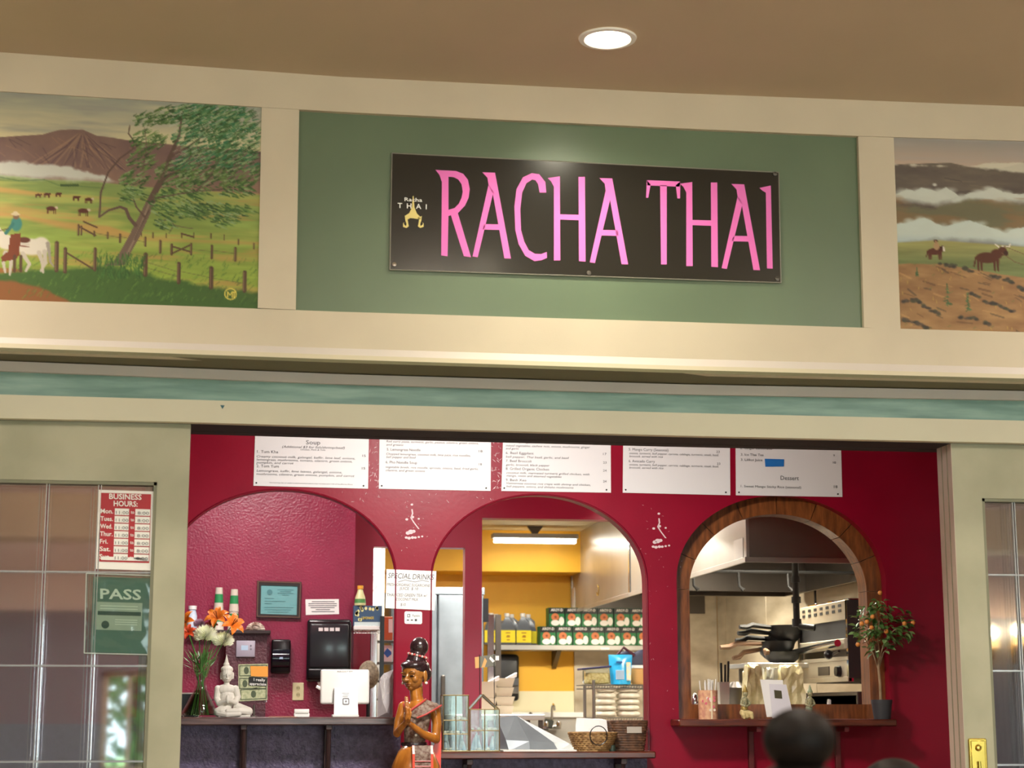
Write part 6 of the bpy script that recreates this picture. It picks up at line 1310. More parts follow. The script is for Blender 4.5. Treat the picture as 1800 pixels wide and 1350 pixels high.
# grey foil cone
A = At(YL+.12, 935, 1321, ZB); off = A(935,1321).z; L = lambda x, y, d=0: Vector((A(x,y).x, d, A(x,y).z-off)); mm = MB()
b0 = [L(874,1318,.03), L(890,1320,-.1), L(925,1320,-.13), L(975,1320,-.12), L(1012,1316,-.02), L(990,1318,.14), L(920,1318,.14)]; b0 = [Vector((p.x, p.y, .001 + (.0 if i else 0))) for i, p in enumerate(b0)]; m1 = [L(876,1264,.06), L(886,1302,-.07), L(925,1304,-.10), L(968,1306,-.09), L(1002,1309,-.0), L(955,1285,.1), L(912,1262,.1)]; ap = L(908,1259,.03)
bv = [mm.bm.verts.new(p) for p in b0]; mv = [mm.bm.verts.new(p) for p in m1]; av = mm.bm.verts.new(ap)
for i in range(7): j = (i+1) % 7; mm.bm.faces.new((bv[i], bv[j], mv[j])); mm.bm.faces.new((bv[i], mv[j], mv[i])); mm.bm.faces.new((mv[i], mv[j], av))
mm.bm.faces.new(bv[::-1]); solo('foil_cover', mm, mat('grey_satin_foil', '848b90', .35, .3, var=.08, vscale=8), 'crumpled grey foil cover heaped beside the gabled glass house', 'foil cover', A.loc, smooth=None)
A = At(YL+.0, 940, 1321, ZB); solo('white_board', MB().box(A(880,1321).x, A(1010,1321).x, -.1, .25, 0, .008, .001), mat('white_laminate', 'e4e2da', .4), 'white board lying under the grey foil on the lower counter', 'board', A.loc)
# baskets
def basket(label, px, w0, w1, h, Yb, mt, square, weave_rows, extra=None):
    A = At(Yb, px, 1321, ZB); k = sc(Yb); t = thing('basket', label, 'basket', A.loc); n = 28; mm = MB()
    R0, R1 = w0*k, w1*k; H = h*k; sq = (lambda a: (abs(math.cos(a))**6+abs(math.sin(a))**6)**(-1/6)) if square else (lambda a: 1); fy = .75
    for j in range(weave_rows):
        u = (j+.5)/weave_rows; r = R0+(R1-R0)*u**.8; z = H*u; pts = []
        for i in range(n*2+1):
            a = math.pi*i/n; e = (.0045 if (i+j) % 2 else -.0015); q_ = sq(a); pts.append(((r*q_+e)*math.cos(a), (r*q_+e)*math.sin(a)*fy, z))
        mm.tube(pts, H/weave_rows*.56, 6, cap=False)
    part('weave', mm, mt, t, 60); part('base', MB().lathe([(R0*.98, 0), (R0*.98, .004)], n=20, M=Matrix.Diagonal((1, fy, 1))), mt, t, None)
    mm = MB(); pts = [((R1*sq(a)+.003)*math.cos(a), (R1*sq(a)+.003)*math.sin(a)*fy, H) for a in [math.pi*i/14 for i in range(29)]]; mm.tube(pts, .006, 7, cap=False); part('rim', mm, mt, t, 60)
    if extra: extra(t, k, R1, H, fy)
    return t
M_bk1 = mat('tan_seagrass', 'b08a56', .7, vary2='7a5630', vscale=50); M_bk2 = mat('dark_wicker', '6e4a30', .6, vary2='3f2818', vscale=40)
def ex1(t, k, R, H, fy): part('ring_handle', MB().tube([(15*k*math.cos(a)+4*k, -R*fy-.004, H-4*k+16*k*math.sin(a)) for a in [i*2*math.pi/20 for i in range(21)]], .0028, 6), M_black, t)
basket('low tan seagrass basket with a black ring handle', 1042, 27, 41, 31, YL-.08, M_bk1, False, 9, ex1)
def ex2(t, k, R, H, fy): part('label_plate', MB().box(-6*k, 20*k, -R*fy-.008, -R*fy-.004, 30*k, 41*k, .001), mat('label_grey', 'b4a99c', .5), t, None, label='pale grey label')
basket('tall dark square wicker basket with a pale label', 1103, 24, 31, 50, YL+.02, M_bk2, True, 12, ex2)
A = At(YL+.05, 1038, 1321, ZB); off = A(1038,1321).z; L = lambda x, y, d=0: Vector((A(x,y).x, d, max(.004, A(x,y).z-off)))
mm = MB(); 
F_ = [L(1010,1318,-.03), L(1070,1318,-.04), L(1066,1268,-.02), L(1012,1264,-.01)]; B_ = [L(1012,1318,.05), L(1068,1318,.05), L(1060,1266,.0), L(1020,1264,.01)]
vs = [mm.bm.verts.new(p) for p in F_+B_]
for q_ in ((0,1,2,3),(7,6,5,4),(0,4,5,1),(1,5,6,2),(2,6,7,3),(3,7,4,0)): mm.bm.faces.new([vs[i] for i in q_])
bmesh.ops.subdivide_edges(mm.bm, edges=mm.bm.edges, cuts=3, use_grid_fill=True)
for v in mm.bm.verts: v.co += Vector((random.uniform(-.003, .003), random.uniform(-.006, .006), random.uniform(0, .003)))
solo('paper_bag', mm, M_paper, 'white paper bag standing behind the low tan basket', 'paper bag', A.loc, smooth=None)
A = At(YL-.1, 1076, 1321, ZB); solo('ring_box', MB().lathe([(.018, 0), (.02, .01), (.016, .03), (.0, .036)], n=14), mat('dark_green_jar', '2c3a30', .4), 'small dark green pot between the two baskets', 'pot', A.loc)
# ================================================================ on the arch shelf
YV = Y2-.1; zv = ZC
A = At(YV, 1245, 1264, zv); t = thing('straw_cup', 'patterned pink paper cup full of white straws on the arch shelf', 'straw cup', A.loc); k = sc(YV); off = A(1245,1264).z
M_floral = mat('floral_paper', 'c98a72', .6, vary2='e3b48a', vscale=45)
part('cup', MB().lathe([(16.8*k, 0), (17.2*k, 50*k), (16.4*k, 50*k), (16*k, 2*k)], n=28, capt=False), M_floral, t); rr = random.Random(6)
for i in range(11): x, y, r = rr.uniform(-12, 12)*k, -17*k, 2.4*k; z = rr.uniform(6, 44)*k; yy = -math.sqrt(max(0, (17.3*k)**2-x*x))-.0005; part('blossom', MB().lathe([(0, .0), (r, .0005)], (x, yy, z), 8, Matrix.Rotation(math.radians(90), 3, 'X')), mat('blossom_print', 'dc7a84' if i % 2 else 'f0dcc8', .6) if False else mat('blossom_print_%d' % (i % 2), ['dc6a7c', 'f2e0cc'][i % 2], .6), t, None)
part('light_stripe', MB().box(.5*k, 3.5*k, -17.6*k, -17.2*k, .5*k, 49*k), mat('pale_stripe', 'f2ddb8', .6), t, None)
for i in range(16):
    a = rr.uniform(0, 6.28); r0 = rr.uniform(0, 11)*k; r1 = r0+rr.uniform(2, 6)*k; part('straw', MB().tube([(r0*math.cos(a), r0*math.sin(a), 4*k), (r1*math.cos(a), r1*math.sin(a)*.8, (66+rr.uniform(-3, 4))*k)], .0031, 7, cap=False), M_white, t)
def figurine(px, base, h, label, mats_, lean, seed):
    A = At(YV, px, base, zv); k = h/64*sc(YV); t = thing('figurine', label, 'figurine', A.loc, 'small figurines on the arch shelf'); 
    mm = MB(); mm.ell((0, 0, 6*k), (9*k, 7*k, 6*k)); mm.chain([(-5*k, 0, 14*k), (lean*9*k, -4*k, 10*k), (lean*11*k, -5*k, 3*k)], [6*k, 5*k, 3.5*k]); mm.chain([(-6*k, 2*k, 12*k), (-5*k, -4*k, 8*k), (-4*k, -5*k, 3*k)], [5.5*k, 4.6*k, 3*k]); part('legs', remesh(mm, .0016, 2), mats_[0], t, 180)
    mm = MB(); mm.chain([(-3*k, 0, 16*k), (-2*k, 0, 26*k), (-1*k, 0, 36*k)], [6*k, 5.4*k, 6.4*k]); mm.caps((-1*k, 0, 36*k), (0, -1*k, 44*k), 3*k, 3*k); mm.ell((0, -1*k, 47*k), (5*k, 5*k, 6*k)); part('body', remesh(mm, .0016, 2), mats_[1], t, 180)
    mm = MB(); mm.chain([(-6.5*k, 0, 36*k), (-9*k, -2*k, 27*k), (-3*k, -7*k, 24*k)], [2.6*k, 2.2*k, 1.8*k]); mm.chain([(4.5*k, 0, 36*k), (8*k, -2*k, 28*k), (1*k, -7*k, 24*k)], [2.6*k, 2.2*k, 1.8*k]); part('arms', remesh(mm, .0014, 2), mats_[1], t, 180)
    part('headdress', MB().lathe([(5*k, 49*k), (5.6*k, 51*k), (3.4*k, 55*k), (2.6*k, 58*k), (.5*k, 64*k)], n=14), mats_[2], t); part('sash', MB().lathe([(6.6*k, 17*k), (6.8*k, 21*k), (5.8*k, 24*k)], (-2.5*k, 0, 0), 16, capb=False, capt=False), mats_[2], t)
G1 = [mat('cream_gold_glaze', 'd8c48a', .35), mat('moss_green_glaze', '6c7458', .4, vary2='b9ad84', vscale=120), mat('gold_glaze', 'a98f4c', .35, .4)]
figurine(1311, 1262, 60, 'small green and cream figurine beside the straw cup', G1, 1, 1); figurine(1425, 1262, 60, 'small green and cream figurine right of the white menu stand', [mat('rose_glaze', 'b98468', .4), G1[1], mat('pale_green_glaze', '9aa684', .4)], -1, 2)
A = At(YV, 1366, 1262, zv); off = A(1366,1262).z; t = thing('menu_stand', 'clear table stand holding two white menu sheets, beside the figurines', 'menu stand', A.loc); L = lambda x, y, d=0: Vector((A(x,y).x, d, max(.001, A(x,y).z-off)))
part('sheet', MB().prism([L(1338,1192,.02), L(1378,1193,.02), L(1380,1258,.0), L(1348,1258,.0)], (0, .002, 0)), M_paper, t, None)
s2 = part('sheet', MB().prism([L(1351,1200,-.012), L(1381,1201,-.012), L(1392,1259,-.03), L(1355,1260,-.03)], (0, .002, 0)), mat('pale_lilac_paper', 'e6e2ea', .6), t, None); mm = MB().prism([L(1359,1210.5,-.0165), L(1372,1212,-.0165), L(1373,1226,-.021), L(1360,1225,-.021)], (0, .001, 0)); ph = part('photo', mm, mat('dark_olive_photo', '4f4a34', .5), s2, None)
mm = MB().prism([L(1364,1222,-.0215), L(1370,1222,-.0215), L(1367,1216,-.0195)], (0, .0005, 0)); mm = part('holder', MB().box(L(1346,1260).x, L(1392,1260).x, -.04, .03, 0, .006, .001), M_clear, t, None)
A = At(Y2+.4, 1464, 1240); solo('white_cup', MB().prism([A(1455,1240), A(1475,1240), A(1473,1232), A(1457,1229)], (0, .05, 0)), M_paper, 'folded white paper seen through the arch near the plant', 'paper', A.loc, smooth=None) if False else None
# orange tree
A = At(YV-.02, 1551, 1266, zv); off = A(1551,1266).z; YO = YV-.02; k = sc(YO); pt_ = thing('plant_pot', 'dark grey plastic pot at the right end of the arch shelf', 'plant pot', A.loc)
part('pot', MB().lathe([(14.5*k, 0), (18*k, 27*k), (18.6*k, 27*k), (19*k, 34*k), (17.4*k, 34*k), (16.6*k, 26*k)], n=28, capt=False), mat('grey_pot', '3c3d42', .5), pt_); part('soil', MB().lathe([(17*k, 28*k), (0, 29.5*k)], n=24, capb=False), mat('soil', '3a2a1e', .9), pt_)
A2_ = At(YO, 1551, 1238, zv+29*k); L = lambda x, y, d=0: P(x, y, YO+d)-P(1551, 1238, YO)
tr = thing('orange_tree', 'little potted orange tree with glossy leaves and small oranges', 'plant', A2_.loc)
M_bark2 = mat('pale_bark', 'a58a6a', .7, var=.15, vscale=20); part('trunk', MB().tube([L(1548.5,1238), L(1547,1205), L(1544,1175), L(1546,1150)], [.0085, .0075, .007, .005], 8), M_bark2, tr)
br = [((1544,1180),(1535,1152),(1525,1140),0.02),((1545,1168),(1552,1140),(1560,1120),-.02),((1545,1178),(1553,1150),(1572,1132),.03),((1546,1152),(1543,1120),(1548,1080),0),((1535,1152),(1520,1125),(1508,1118),-.03),((1548,1110),(1540,1080),(1532,1065),.02),((1560,1120),(1580,1105),(1592,1100),0),((1545,1165),(1540,1150),(1530,1110),-.04),((1572,1132),(1590,1120),(1600,1112),.02)]
for a, b, c_, d in br: part('branch', MB().tube([L(*a), L(*b, d*.6), L(*c_, d)], [.004, .003, .0018], 6), M_bark2, tr)
M_ol = [mat('glossy_leaf_%d' % i, c_, .32, coat=.2) for i, c_ in enumerate(('5c8242', '44692f', '86a868'))]
lms = []
for i in range(3):
    mm = MB(); l, w_ = .034, .0105
    pr = [(0, 0), (.3, .8), (.55, 1), (.8, .6), (1, 0)]
    for j in range(4):
        (u0, v0), (u1, v1) = pr[j], pr[j+1]; z0_, z1_ = -.25*l*u0*u0, -.25*l*u1*u1
        for s_ in (-1, 1): mm.quad((u0*l, 0, z0_), (u1*l, 0, z1_), (u1*l, s_*v1*w_, z1_+.25*w_*v1), (u0*l, s_*v0*w_, z0_+.25*w_*v0)) if not (v0 == 0 and j == 0) else mm.quad((0,0,0), (u1*l, 0, z1_), (u1*l, s_*v1*w_, z1_+.25*w_*v1))
    lms.append(mesh_of('leaf', mm, M_ol[i], 60))
rr = random.Random(21)
for i in range(290):
    if i < 225:
        a = rr.uniform(0, 6.28); r = math.sqrt(rr.random()); x = 1552+50*r*math.cos(a); y = 1103+(46 if math.sin(a) < 0 else 34)*r*math.sin(a)
        if y < 1072 and abs(x-1548) > 30: x = 1548+rr.uniform(-28, 30)
    else: a, b, c_, d = rr.choice(br); u = rr.random(); x, y = b[0]*(1-u)+c_[0]*u, b[1]*(1-u)+c_[1]*u
    o = bpy.data.objects.new('leaf', lms[rr.choice((0, 0, 1, 2))]); COL.objects.link(o); o.parent = tr; p = L(x, y, rr.uniform(-.09, .07)); p.y = max(p.y, -.16); o.location = p; o.rotation_euler = (rr.uniform(-.6, .6), rr.uniform(-.5, .9), math.atan2(rr.uniform(-1, .6), (x-1548)*.04+rr.uniform(-.6, .6))); s_ = rr.uniform(.9, 1.45); o.scale = (s_,)*3
M_orf = mat('small_orange', 'ee9a4a', .4)
for i, (x, y) in enumerate(((1547,1045),(1524,1096),(1515,1099),(1590,1099),(1558,1113),(1508,1136),(1605,1098),(1532,1106),(1534,1087))):
    part('orange', MB().ell(L(x, y, -.085), (.0125, .0125, .0125), 12, 8), M_orf, tr, 180)
# ================================================================ cooking line seen through the wood-lined arch
XSF = 3.6
rf = PX(1490, 1125, XSF); lf = PX(1402, 1125, XSF)
y0, y1 = rf.y, lf.y; zT = PX(1484, 1055, XSF).z; zB = PX(1488, 1198, XSF).z
t = thing('salamander_grill', 'wall-mounted steel salamander grill with slotted top panel, behind the wood-lined arch', 'grill', (XSF, y0, zB)); Hh = zT-zB; Ll = y1-y0
M_satin = mat('satin_steel', 'c4bba6', .38, .6, var=.06, vscale=5)
part('side_panel', MB().box(.0, .52, -.004, .0, .02, Hh, .001), mat('charcoal_enamel', '2e2c2b', .5), t, None, label='dark end panel')
part('body', MB().box(.04, .52, 0, Ll, Hh*.3, Hh*.96), M_dsteel, t, None); part('back_box', MB().box(.12, .52, 0, Ll, 0, Hh*.3), M_dsteel, t, None)
mm = MB(); tp = Hh*.76; mm.box(0, .03, 0, Ll, tp, Hh, .002); part('top_panel', mm, M_satin, t, None)
mm = MB()
for r_ in (Hh*.86, Hh*.925):
    for i in range(7): yy = Ll*(.1+.12*i); mm.box(-.002, .001, yy, yy+.055, r_, r_+.018)
part('slots', mm, M_blackm, t, None, kind='stuff')
part('post', MB().box(0, .03, 0, .03, 0, Hh), M_chrome, t, None); part('post', MB().box(0, .03, Ll-.03, Ll, 0, Hh), M_satin, t, None)
part('cavity', MB().box(.005, .04, .03, Ll-.03, Hh*.52, tp), M_blackm, t, None)
part('tray_front', MB().box(-.01, .04, .03, Ll-.03, Hh*.40, Hh*.53, .004), M_satin, t, None)
part('pull_tube', MB().tube([(-.05, .04, Hh*.47), (-.05, Ll+.05, Hh*.40)], .022, 12), M_chrome, t); part('pull_arm', MB().tube([(-.03, .2, Hh*.34), (-.05, .02, Hh*.37)], .008, 8), M_black, t); part('lever_knob', MB().ell((-.05, .22, Hh*.34), .03), M_black, t)
part('mid_rail', MB().box(-.004, .02, 0, Ll, Hh*.26, Hh*.31, .002), M_satin, t, None); part('control_panel', MB().box(.0, .03, .03, Ll-.03, .03, Hh*.26, .002), M_satin, t, None); part('bottom_rail', MB().box(-.006, .02, 0, Ll, -.0, .03, .002), M_satin, t, None)
part('rating_plate', MB().box(-.004, .0, Ll*.36, Ll*.58, Hh*.09, Hh*.2), M_dsteel, t, None); part('knob', MB().lathe([(.035, 0), (.03, .03)], (0, Ll*.16, Hh*.13), 12, Matrix.Rotation(math.radians(-90), 3, 'Y')), M_black, t)
for i in range(4): part('wall_bracket', MB().box(.52, XK-XSF-.004, Ll*(.1+.26*i), Ll*(.1+.26*i)+.03, Hh*.7, Hh*.74), M_dsteel, t, None)
rr = random.Random(8)
for i in range(7): part('clip', MB().box(.0+rr.uniform(0,.1), .05+rr.uniform(.02,.14), Ll*(.02+.13*i), Ll*(.02+.13*i)+.09, Hh, Hh+rr.uniform(.01,.035), .004), M_chrome, t, None)
g = PX(1399, 1040, 3.45); ztp, zbt = PX(1399, 988, 3.45).z, PX(1399, 1102, 3.45).z
t = thing('gas_pipe', 'black vertical gas pipe hanging from the extractor hood', 'pipe', (g.x, g.y, zbt)); part('pipe', MB().tube([(0,0,ZH+.15-zbt), (0,0,.03), (.02,-.02,.0), (.09,-.08,-.01)], .021, 10), M_blackm, t); 
for z in (.17, .3): part('fitting', MB().tube([(0,0,z-.02), (0,0,z+.02)], .03, 10), M_blackm, t)
part('jointed_stub', MB().tube([(0,0,-.0), (.0,0,.05)], .03, 10), M_blackm, t)
g = PX(1433, 1045, XK-.05); solo('thin_pipe', MB().tube([(0,0,.2), (0,0,-.14)], .008, 6), M_blackm, 'thin black rod on the steel panels above the grill', 'pipe', (g.x, g.y, g.z))
# overshelf with pans
YP = EYE.y+11.3; 
L0 = lambda x, y, d=0: P(x, y, YP+d)
a, c_ = L0(1300, 1166), L0(1412, 1166); t = thing('pan_shelf', 'steel overshelf carrying the black pans', 'shelf', (a.x, YP, a.z)); Wp = c_.x-a.x
part('board', MB().box(.02, Wp, -.12, .35, -.03, 0, .003), M_steel, t, None); 
for x in (.08, Wp-.05): part('leg', MB().box(x, x+.03, .28, .31, -a.z, -.03), M_dsteel, t, None)
M_pan = mat('seasoned_black_pan', '0d0c0b', .62); M_hw = mat('brown_wood_handle', '6f5238', .6)
pans = [((1383,1126),(1300,1102),26,M_pan,0), ((1380,1133),(1297,1113),27,M_pan,.03), ((1372,1138),(1293,1126),26,M_pan,.07), ((1368,1147),(1266,1138),27,M_hw,.02), ((1362,1152),(1288,1157),25,M_hw,.09), ((1375,1155),(1345,1146),28,M_hw,-.06)]
for i, (c0, h0, R, mt, dy) in enumerate(pans):
    k = sc(YP); c1 = L0(c0[0], c0[1]+6, dy+.08); h1 = L0(*h0, dy+.02); z = a.z+.001+.035*(5-i); c1.z = z+.0
    lbs = ['topmost', 'second', 'third', 'fourth', 'fifth', 'lowest']; t = thing('frying_pan', 'black pan, %s of the stacked pans, with a %s handle' % (lbs[i], 'black' if mt is M_pan else 'brown wooden'), 'pan', c1, 'stacked black pans')
    Rm = R*k*1.15; part('bowl', MB().lathe([(0, 0), (Rm*.6, .0), (Rm*.9, .03), (Rm, .075), (Rm*.97, .075), (Rm*.86, .034), (0, .006)], n=28), M_pan, t, 40)
    hd_ = h1-c1; st = Vector((-Rm*.92, 0, .06)); part('handle', MB().tube([st, st*.4+hd_*.6+Vector((0,0,.015)), hd_*.85+st*.0+Vector((0,0,.008)), hd_], [.014, .017, .018, .014], 8), mt, t)
# bags and boxes under the shelf
Yb2 = YP-.25; zc = P(1370, 1242, Yb2).z
t = thing('pass_table', 'steel table behind the wood-lined arch', 'table', (P(1330,1240,Yb2).x, Yb2, 0)); tw = XSF-.03-P(1330,1240,Yb2).x; part('top', MB().box(-.5, tw, -.3, .3, zc-.04, zc, .003), M_steel, t, None)
for x in (-.47, tw-.05):
    for y in (-.27, .25): part('leg', MB().box(x, x+.03, y, y+.03, 0, zc-.04), M_dsteel, t, None)
Lb = lambda x, y, d=0: P(x, y, Yb2+d); k = sc(Yb2)
def lump(px0, px1, py0, d, mt, label, seed, cat='bag'):
    rr = random.Random(seed); A = At(Yb2+d, (px0+px1)/2, 1242, zc); w_ = (px1-px0)/2*k; h = (1242-py0)*k; mm = MB(); mm.box(-w_, w_, -.07, .07, 0, h)
    bmesh.ops.subdivide_edges(mm.bm, edges=mm.bm.edges, cuts=5, use_grid_fill=True)
    for v in mm.bm.verts:
        u = v.co.z/h; v.co.x *= 1-.25*u*u; v.co.y *= 1-.4*u; v.co += Vector((rr.uniform(-1,1)*.007, rr.uniform(-1,1)*.009, 0)); 
        if u > .8: v.co.z += rr.uniform(-.02, .012)
        v.co.z = max(v.co.z, 0)
    solo('food_bag', mm, mt, label, cat, A.loc, smooth=None)
M_pb = mat('crinkled_pale_bag', 'd8cfa6', .3, vary2='b5a878', vscale=14); M_pb2 = mat('crinkled_white_bag', 'd9dad2', .3, vary2='a9aea8', vscale=16)
lump(1308, 1340, 1172, -.02, M_pb, 'crinkled cream bag behind the first figurine', 1); lump(1338, 1370, 1176, .05, M_pb2, 'crinkled white bag behind the menu stand', 2); lump(1366, 1412, 1172, .0, M_pb, 'large crinkled cream bag right of the menu stand', 3)
A = At(Yb2-.1, 1300, 1178); A2b = At(Yb2-.05, 1272, 1242, zc); t = thing('knife_bin', 'steel bin holding black-handled knives, behind the straw cup', 'utensil bin', A2b.loc); part('bin', MB().lathe([(.028*1.4, 0), (.034*1.4, 42*k)], n=4, M=Matrix.Rotation(math.radians(45), 3, 'Z'), capt=False), M_steel, t, None)
for x, h in ((-.01, 75), (.012, 72), (.03, 78)): part('knife_handle', MB().tube([(x, 0, 30*k), (x*1.2, -.005, h*k)], .0075, 6), M_black, t)
A = At(Yb2+.12, 1294, 1242, zc); solo('round_pot', MB().lathe([(.055, 0), (.06, .01), (.06, .12), (.03, .155), (0, .16)], n=22), M_dsteel, 'dark round lidded pot behind the first figurine', 'pot', A.loc)
A = At(Yb2-.1, 1222, 1242, zc); t = thing('steel_kettle', 'small shiny steel jug at the left of the pass', 'jug', A.loc); part('body', MB().lathe([(.022, 0), (.026, .02), (.02, .06), (.012, .075)], n=18), M_chrome, t); part('lid', MB().lathe([(.013, .075), (.0, .088)], n=14), M_black, t)
A = At(Yb2-.15, 1465, 1242, zc); mm = MB(); vs = [(1455,1242),(1476,1242),(1472,1233),(1457,1229)]; o_ = A(1465,1242); solo('folded_card', MB().prism([(A(x,y)-Vector((0,0,o_.z))) for x, y in vs], (0, .03, 0)), M_paper, 'folded white card on the pass, left of the orange tree', 'card', A.loc, smooth=None)
# range body and lower wall equipment on the right
A = PX(1440, 1199, XSF+.05); t = thing('kitchen_range', 'grey steel range below the salamander grill', 'range', (XSF+.05, y0, 0)); part('body', MB().box(0, .6, .0, Ll+.1, .1, zB-.06, .004), M_dsteel, t, None); part('splash', MB().box(.0, .02, .02, Ll, zB-.3, zB-.08, .002), M_satin, t, None); part('foot', MB().box(.05, .55, .05, Ll, 0, .1), M_black, t, None)
A = P(1500, 1240, Y2+.35)
# pipe run and black hooks under the hood
t = thing('hood_pipe', 'black suppression pipe with drooping nozzles under the hood', 'pipe', (XH+.3, YH0+1.6, ZH+.06)); part('pipe', MB().tube([(-.28,0,0), (1.0,0,0)], .012, 8), M_blackm, t)
for x in (-.22, .1, .45): part('nozzle', MB().tube([(x,0,0), (x,-.01,-.10), (x+.03,-.02,-.13)], [.009, .009, .016], 8), M_blackm, t)
# ================================================================ carved lady statue
YST = Y2-.5; A = At(YST, 735, 1350); k = sc(YST); base = A.loc.copy(); base.z = 0
st = thing('wooden_statue', 'carved wooden lady statue with topknot and hands pressed together', 'statue', base)
Ls = lambda x, y, d=0: P(x, y, YST)+Vector((0, d, 0))-base
M_wst = mat('golden_carved_wood', 'b8742a', .28, coat=.5, vary2='8a4e18', vscale=7, stretch=(3, 3, .8)); M_face = mat('honey_wood_face', 'a66c2e', .25, coat=.6, vary2='8c5822', vscale=9)
M_hair = mat('dark_carved_hair', '2a1a1c', .25, coat=.6); M_mos = mat('mirror_mosaic_cloth', '5a3a2e', .6, 0, spec=.25, vary2='8c7c6e', vscale=60); M_sash = mat('red_orange_sash', 'd83a1c', .35, coat=.3); M_redtr = mat('red_trim', 'b04038', .4)
mm = MB()
# torso, neck, arms : one continuous body
mm.chain([Ls(726,1400), Ls(727,1345), Ls(728,1305), Ls(732,1275), Ls(736,1248)], [24*k, 21*k, 17*k, 20*k, 21*k], 16)
mm.ell(Ls(738,1243), (31*k, 14*k, 11*k)); mm.chain([Ls(734,1238), Ls(731,1222,-.01), Ls(729,1205,-.012)], [13*k, 10.5*k, 10.5*k])
mm.chain([Ls(764,1245), Ls(768,1272), Ls(766,1298,-.01)], [9.5*k, 8.2*k, 7.6*k]); mm.chain([Ls(766,1299,-.01), Ls(742,1290,-.06), Ls(717,1272,-.11)], [7.8*k, 6.4*k, 4.6*k])
mm.chain([Ls(709,1242,.0), Ls(700,1268,-.02), Ls(697,1288,-.03)], [9*k, 7.6*k, 7*k]); mm.chain([Ls(697,1289,-.03), Ls(702,1280,-.07), Ls(710,1270,-.11)], [7*k, 6*k, 4.6*k])
body = mm
# hands: palms and fingers pressed together, pointing up
for s_ in (-1, 1):
    hx = lambda x, y, d: Ls(712+x, y, -.125+d+s_*.0)
    off = 3.0*s_
    body.ell(hx(off, 1260, 0), (3.4*k, 7.5*k, 10*k), 12, 8)
    for f, (dd, tip, r) in enumerate(((-5.2, 1233, 1.9), (-1.8, 1227, 2.0), (1.6, 1225, 2.0), (4.8, 1232, 1.7))):
        body.chain([hx(off*.9, 1256, dd*k), hx(off*.8-.6, 1243, dd*k*.95-.002), hx(off*.55-1.6, tip, dd*k*.8)], [r*1.15*k, r*k, r*.7*k], 8)
    body.chain([hx(off, 1264, -6*k), hx(off*1.1+2, 1254, -8.5*k), hx(off*.9+1, 1246, -8.5*k)], [2.3*k, 2*k, 1.6*k], 8)
part('body', remesh(body, .0032, 3), M_wst, st, 180)
# head, turned to its right and slightly down
Hc = Ls(728, 1187, -.01); RH = Matrix.Rotation(math.radians(-38), 3, 'Z') @ Matrix.Rotation(math.radians(6), 3, 'X'); u = 29*k   # u: half head height
hm = MB()
def hl(x, y, z): return Hc + RH @ Vector((x*u, y*u, z*u))
hm.ell(hl(0,.08,.22), (.72*u, .85*u, .76*u), 20, 14, RH); hm.ell(hl(0,-.16,-.28), (.56*u, .58*u, .62*u), 18, 12, RH); hm.ell(hl(0,-.46,-.66), (.22*u, .22*u, .2*u), 12, 8, RH)
for s_ in (-1, 1):
    hm.ell(hl(s_*.33,-.5,-.18), (.22*u, .2*u, .24*u), 12, 8, RH); hm.ell(hl(s_*.27,-.68,.2), (.26*u, .1*u, .07*u), 12, 8, RH); hm.ell(hl(s_*.28,-.64,.03), (.17*u, .1*u, .085*u), 12, 8, RH); hm.ell(hl(s_*.74,.05,-.05), (.09*u, .2*u, .34*u), 12, 8, RH); hm.ell(hl(s_*.73,.0,-.42), (.07*u, .1*u, .12*u), 10, 8, RH)
    hm.ell(hl(s_*.1,-.86,-.2), (.09*u, .09*u, .07*u), 10, 6, RH)
hm.chain([hl(0,-.72,.16), hl(0,-.82,-.04), hl(0,-.95,-.2)], [.07*u, .085*u, .105*u]); hm.ell(hl(0,-.76,-.43), (.2*u, .09*u, .045*u), 12, 6, RH); hm.ell(hl(0,-.75,-.53), (.16*u, .09*u, .055*u), 12, 6, RH)
hm.chain([hl(0,.1,-.6), hl(0,.12,-1.1)], [.42*u, .4*u])
part('head', remesh(hm, .0021, 3), M_face, st, 180)
M_eye = mat('dark_painted_line', '1c0f0c', .3); 
for s_ in (-1, 1):
    part('eye', MB().ell(hl(s_*.28,-.725,.015), (.135*u, .03*u, .05*u), 12, 6, RH), M_eye, st, 180)
    mm = MB(); mm.tube([hl(s_*.1,-.76,.2), hl(s_*.28,-.765,.28), hl(s_*.5,-.62,.2)], [.012*u, .022*u, .01*u], 6); part('eyebrow', mm, M_eye, st)
    part('earring', MB().ell(hl(s_*.82,-.02,-.46), .085*u, 10, 8), mat('pearl_white', 'f2ece0', .2), st, 180)
mm = MB(); mm.ell(hl(0,-.825,-.435), (.17*u, .035*u, .03*u), 12, 6, RH); mm.ell(hl(0,-.815,-.525), (.12*u, .035*u, .035*u), 12, 6, RH); part('lips', mm, mat('dark_red_lips', '5c1a14', .3), st, 180)
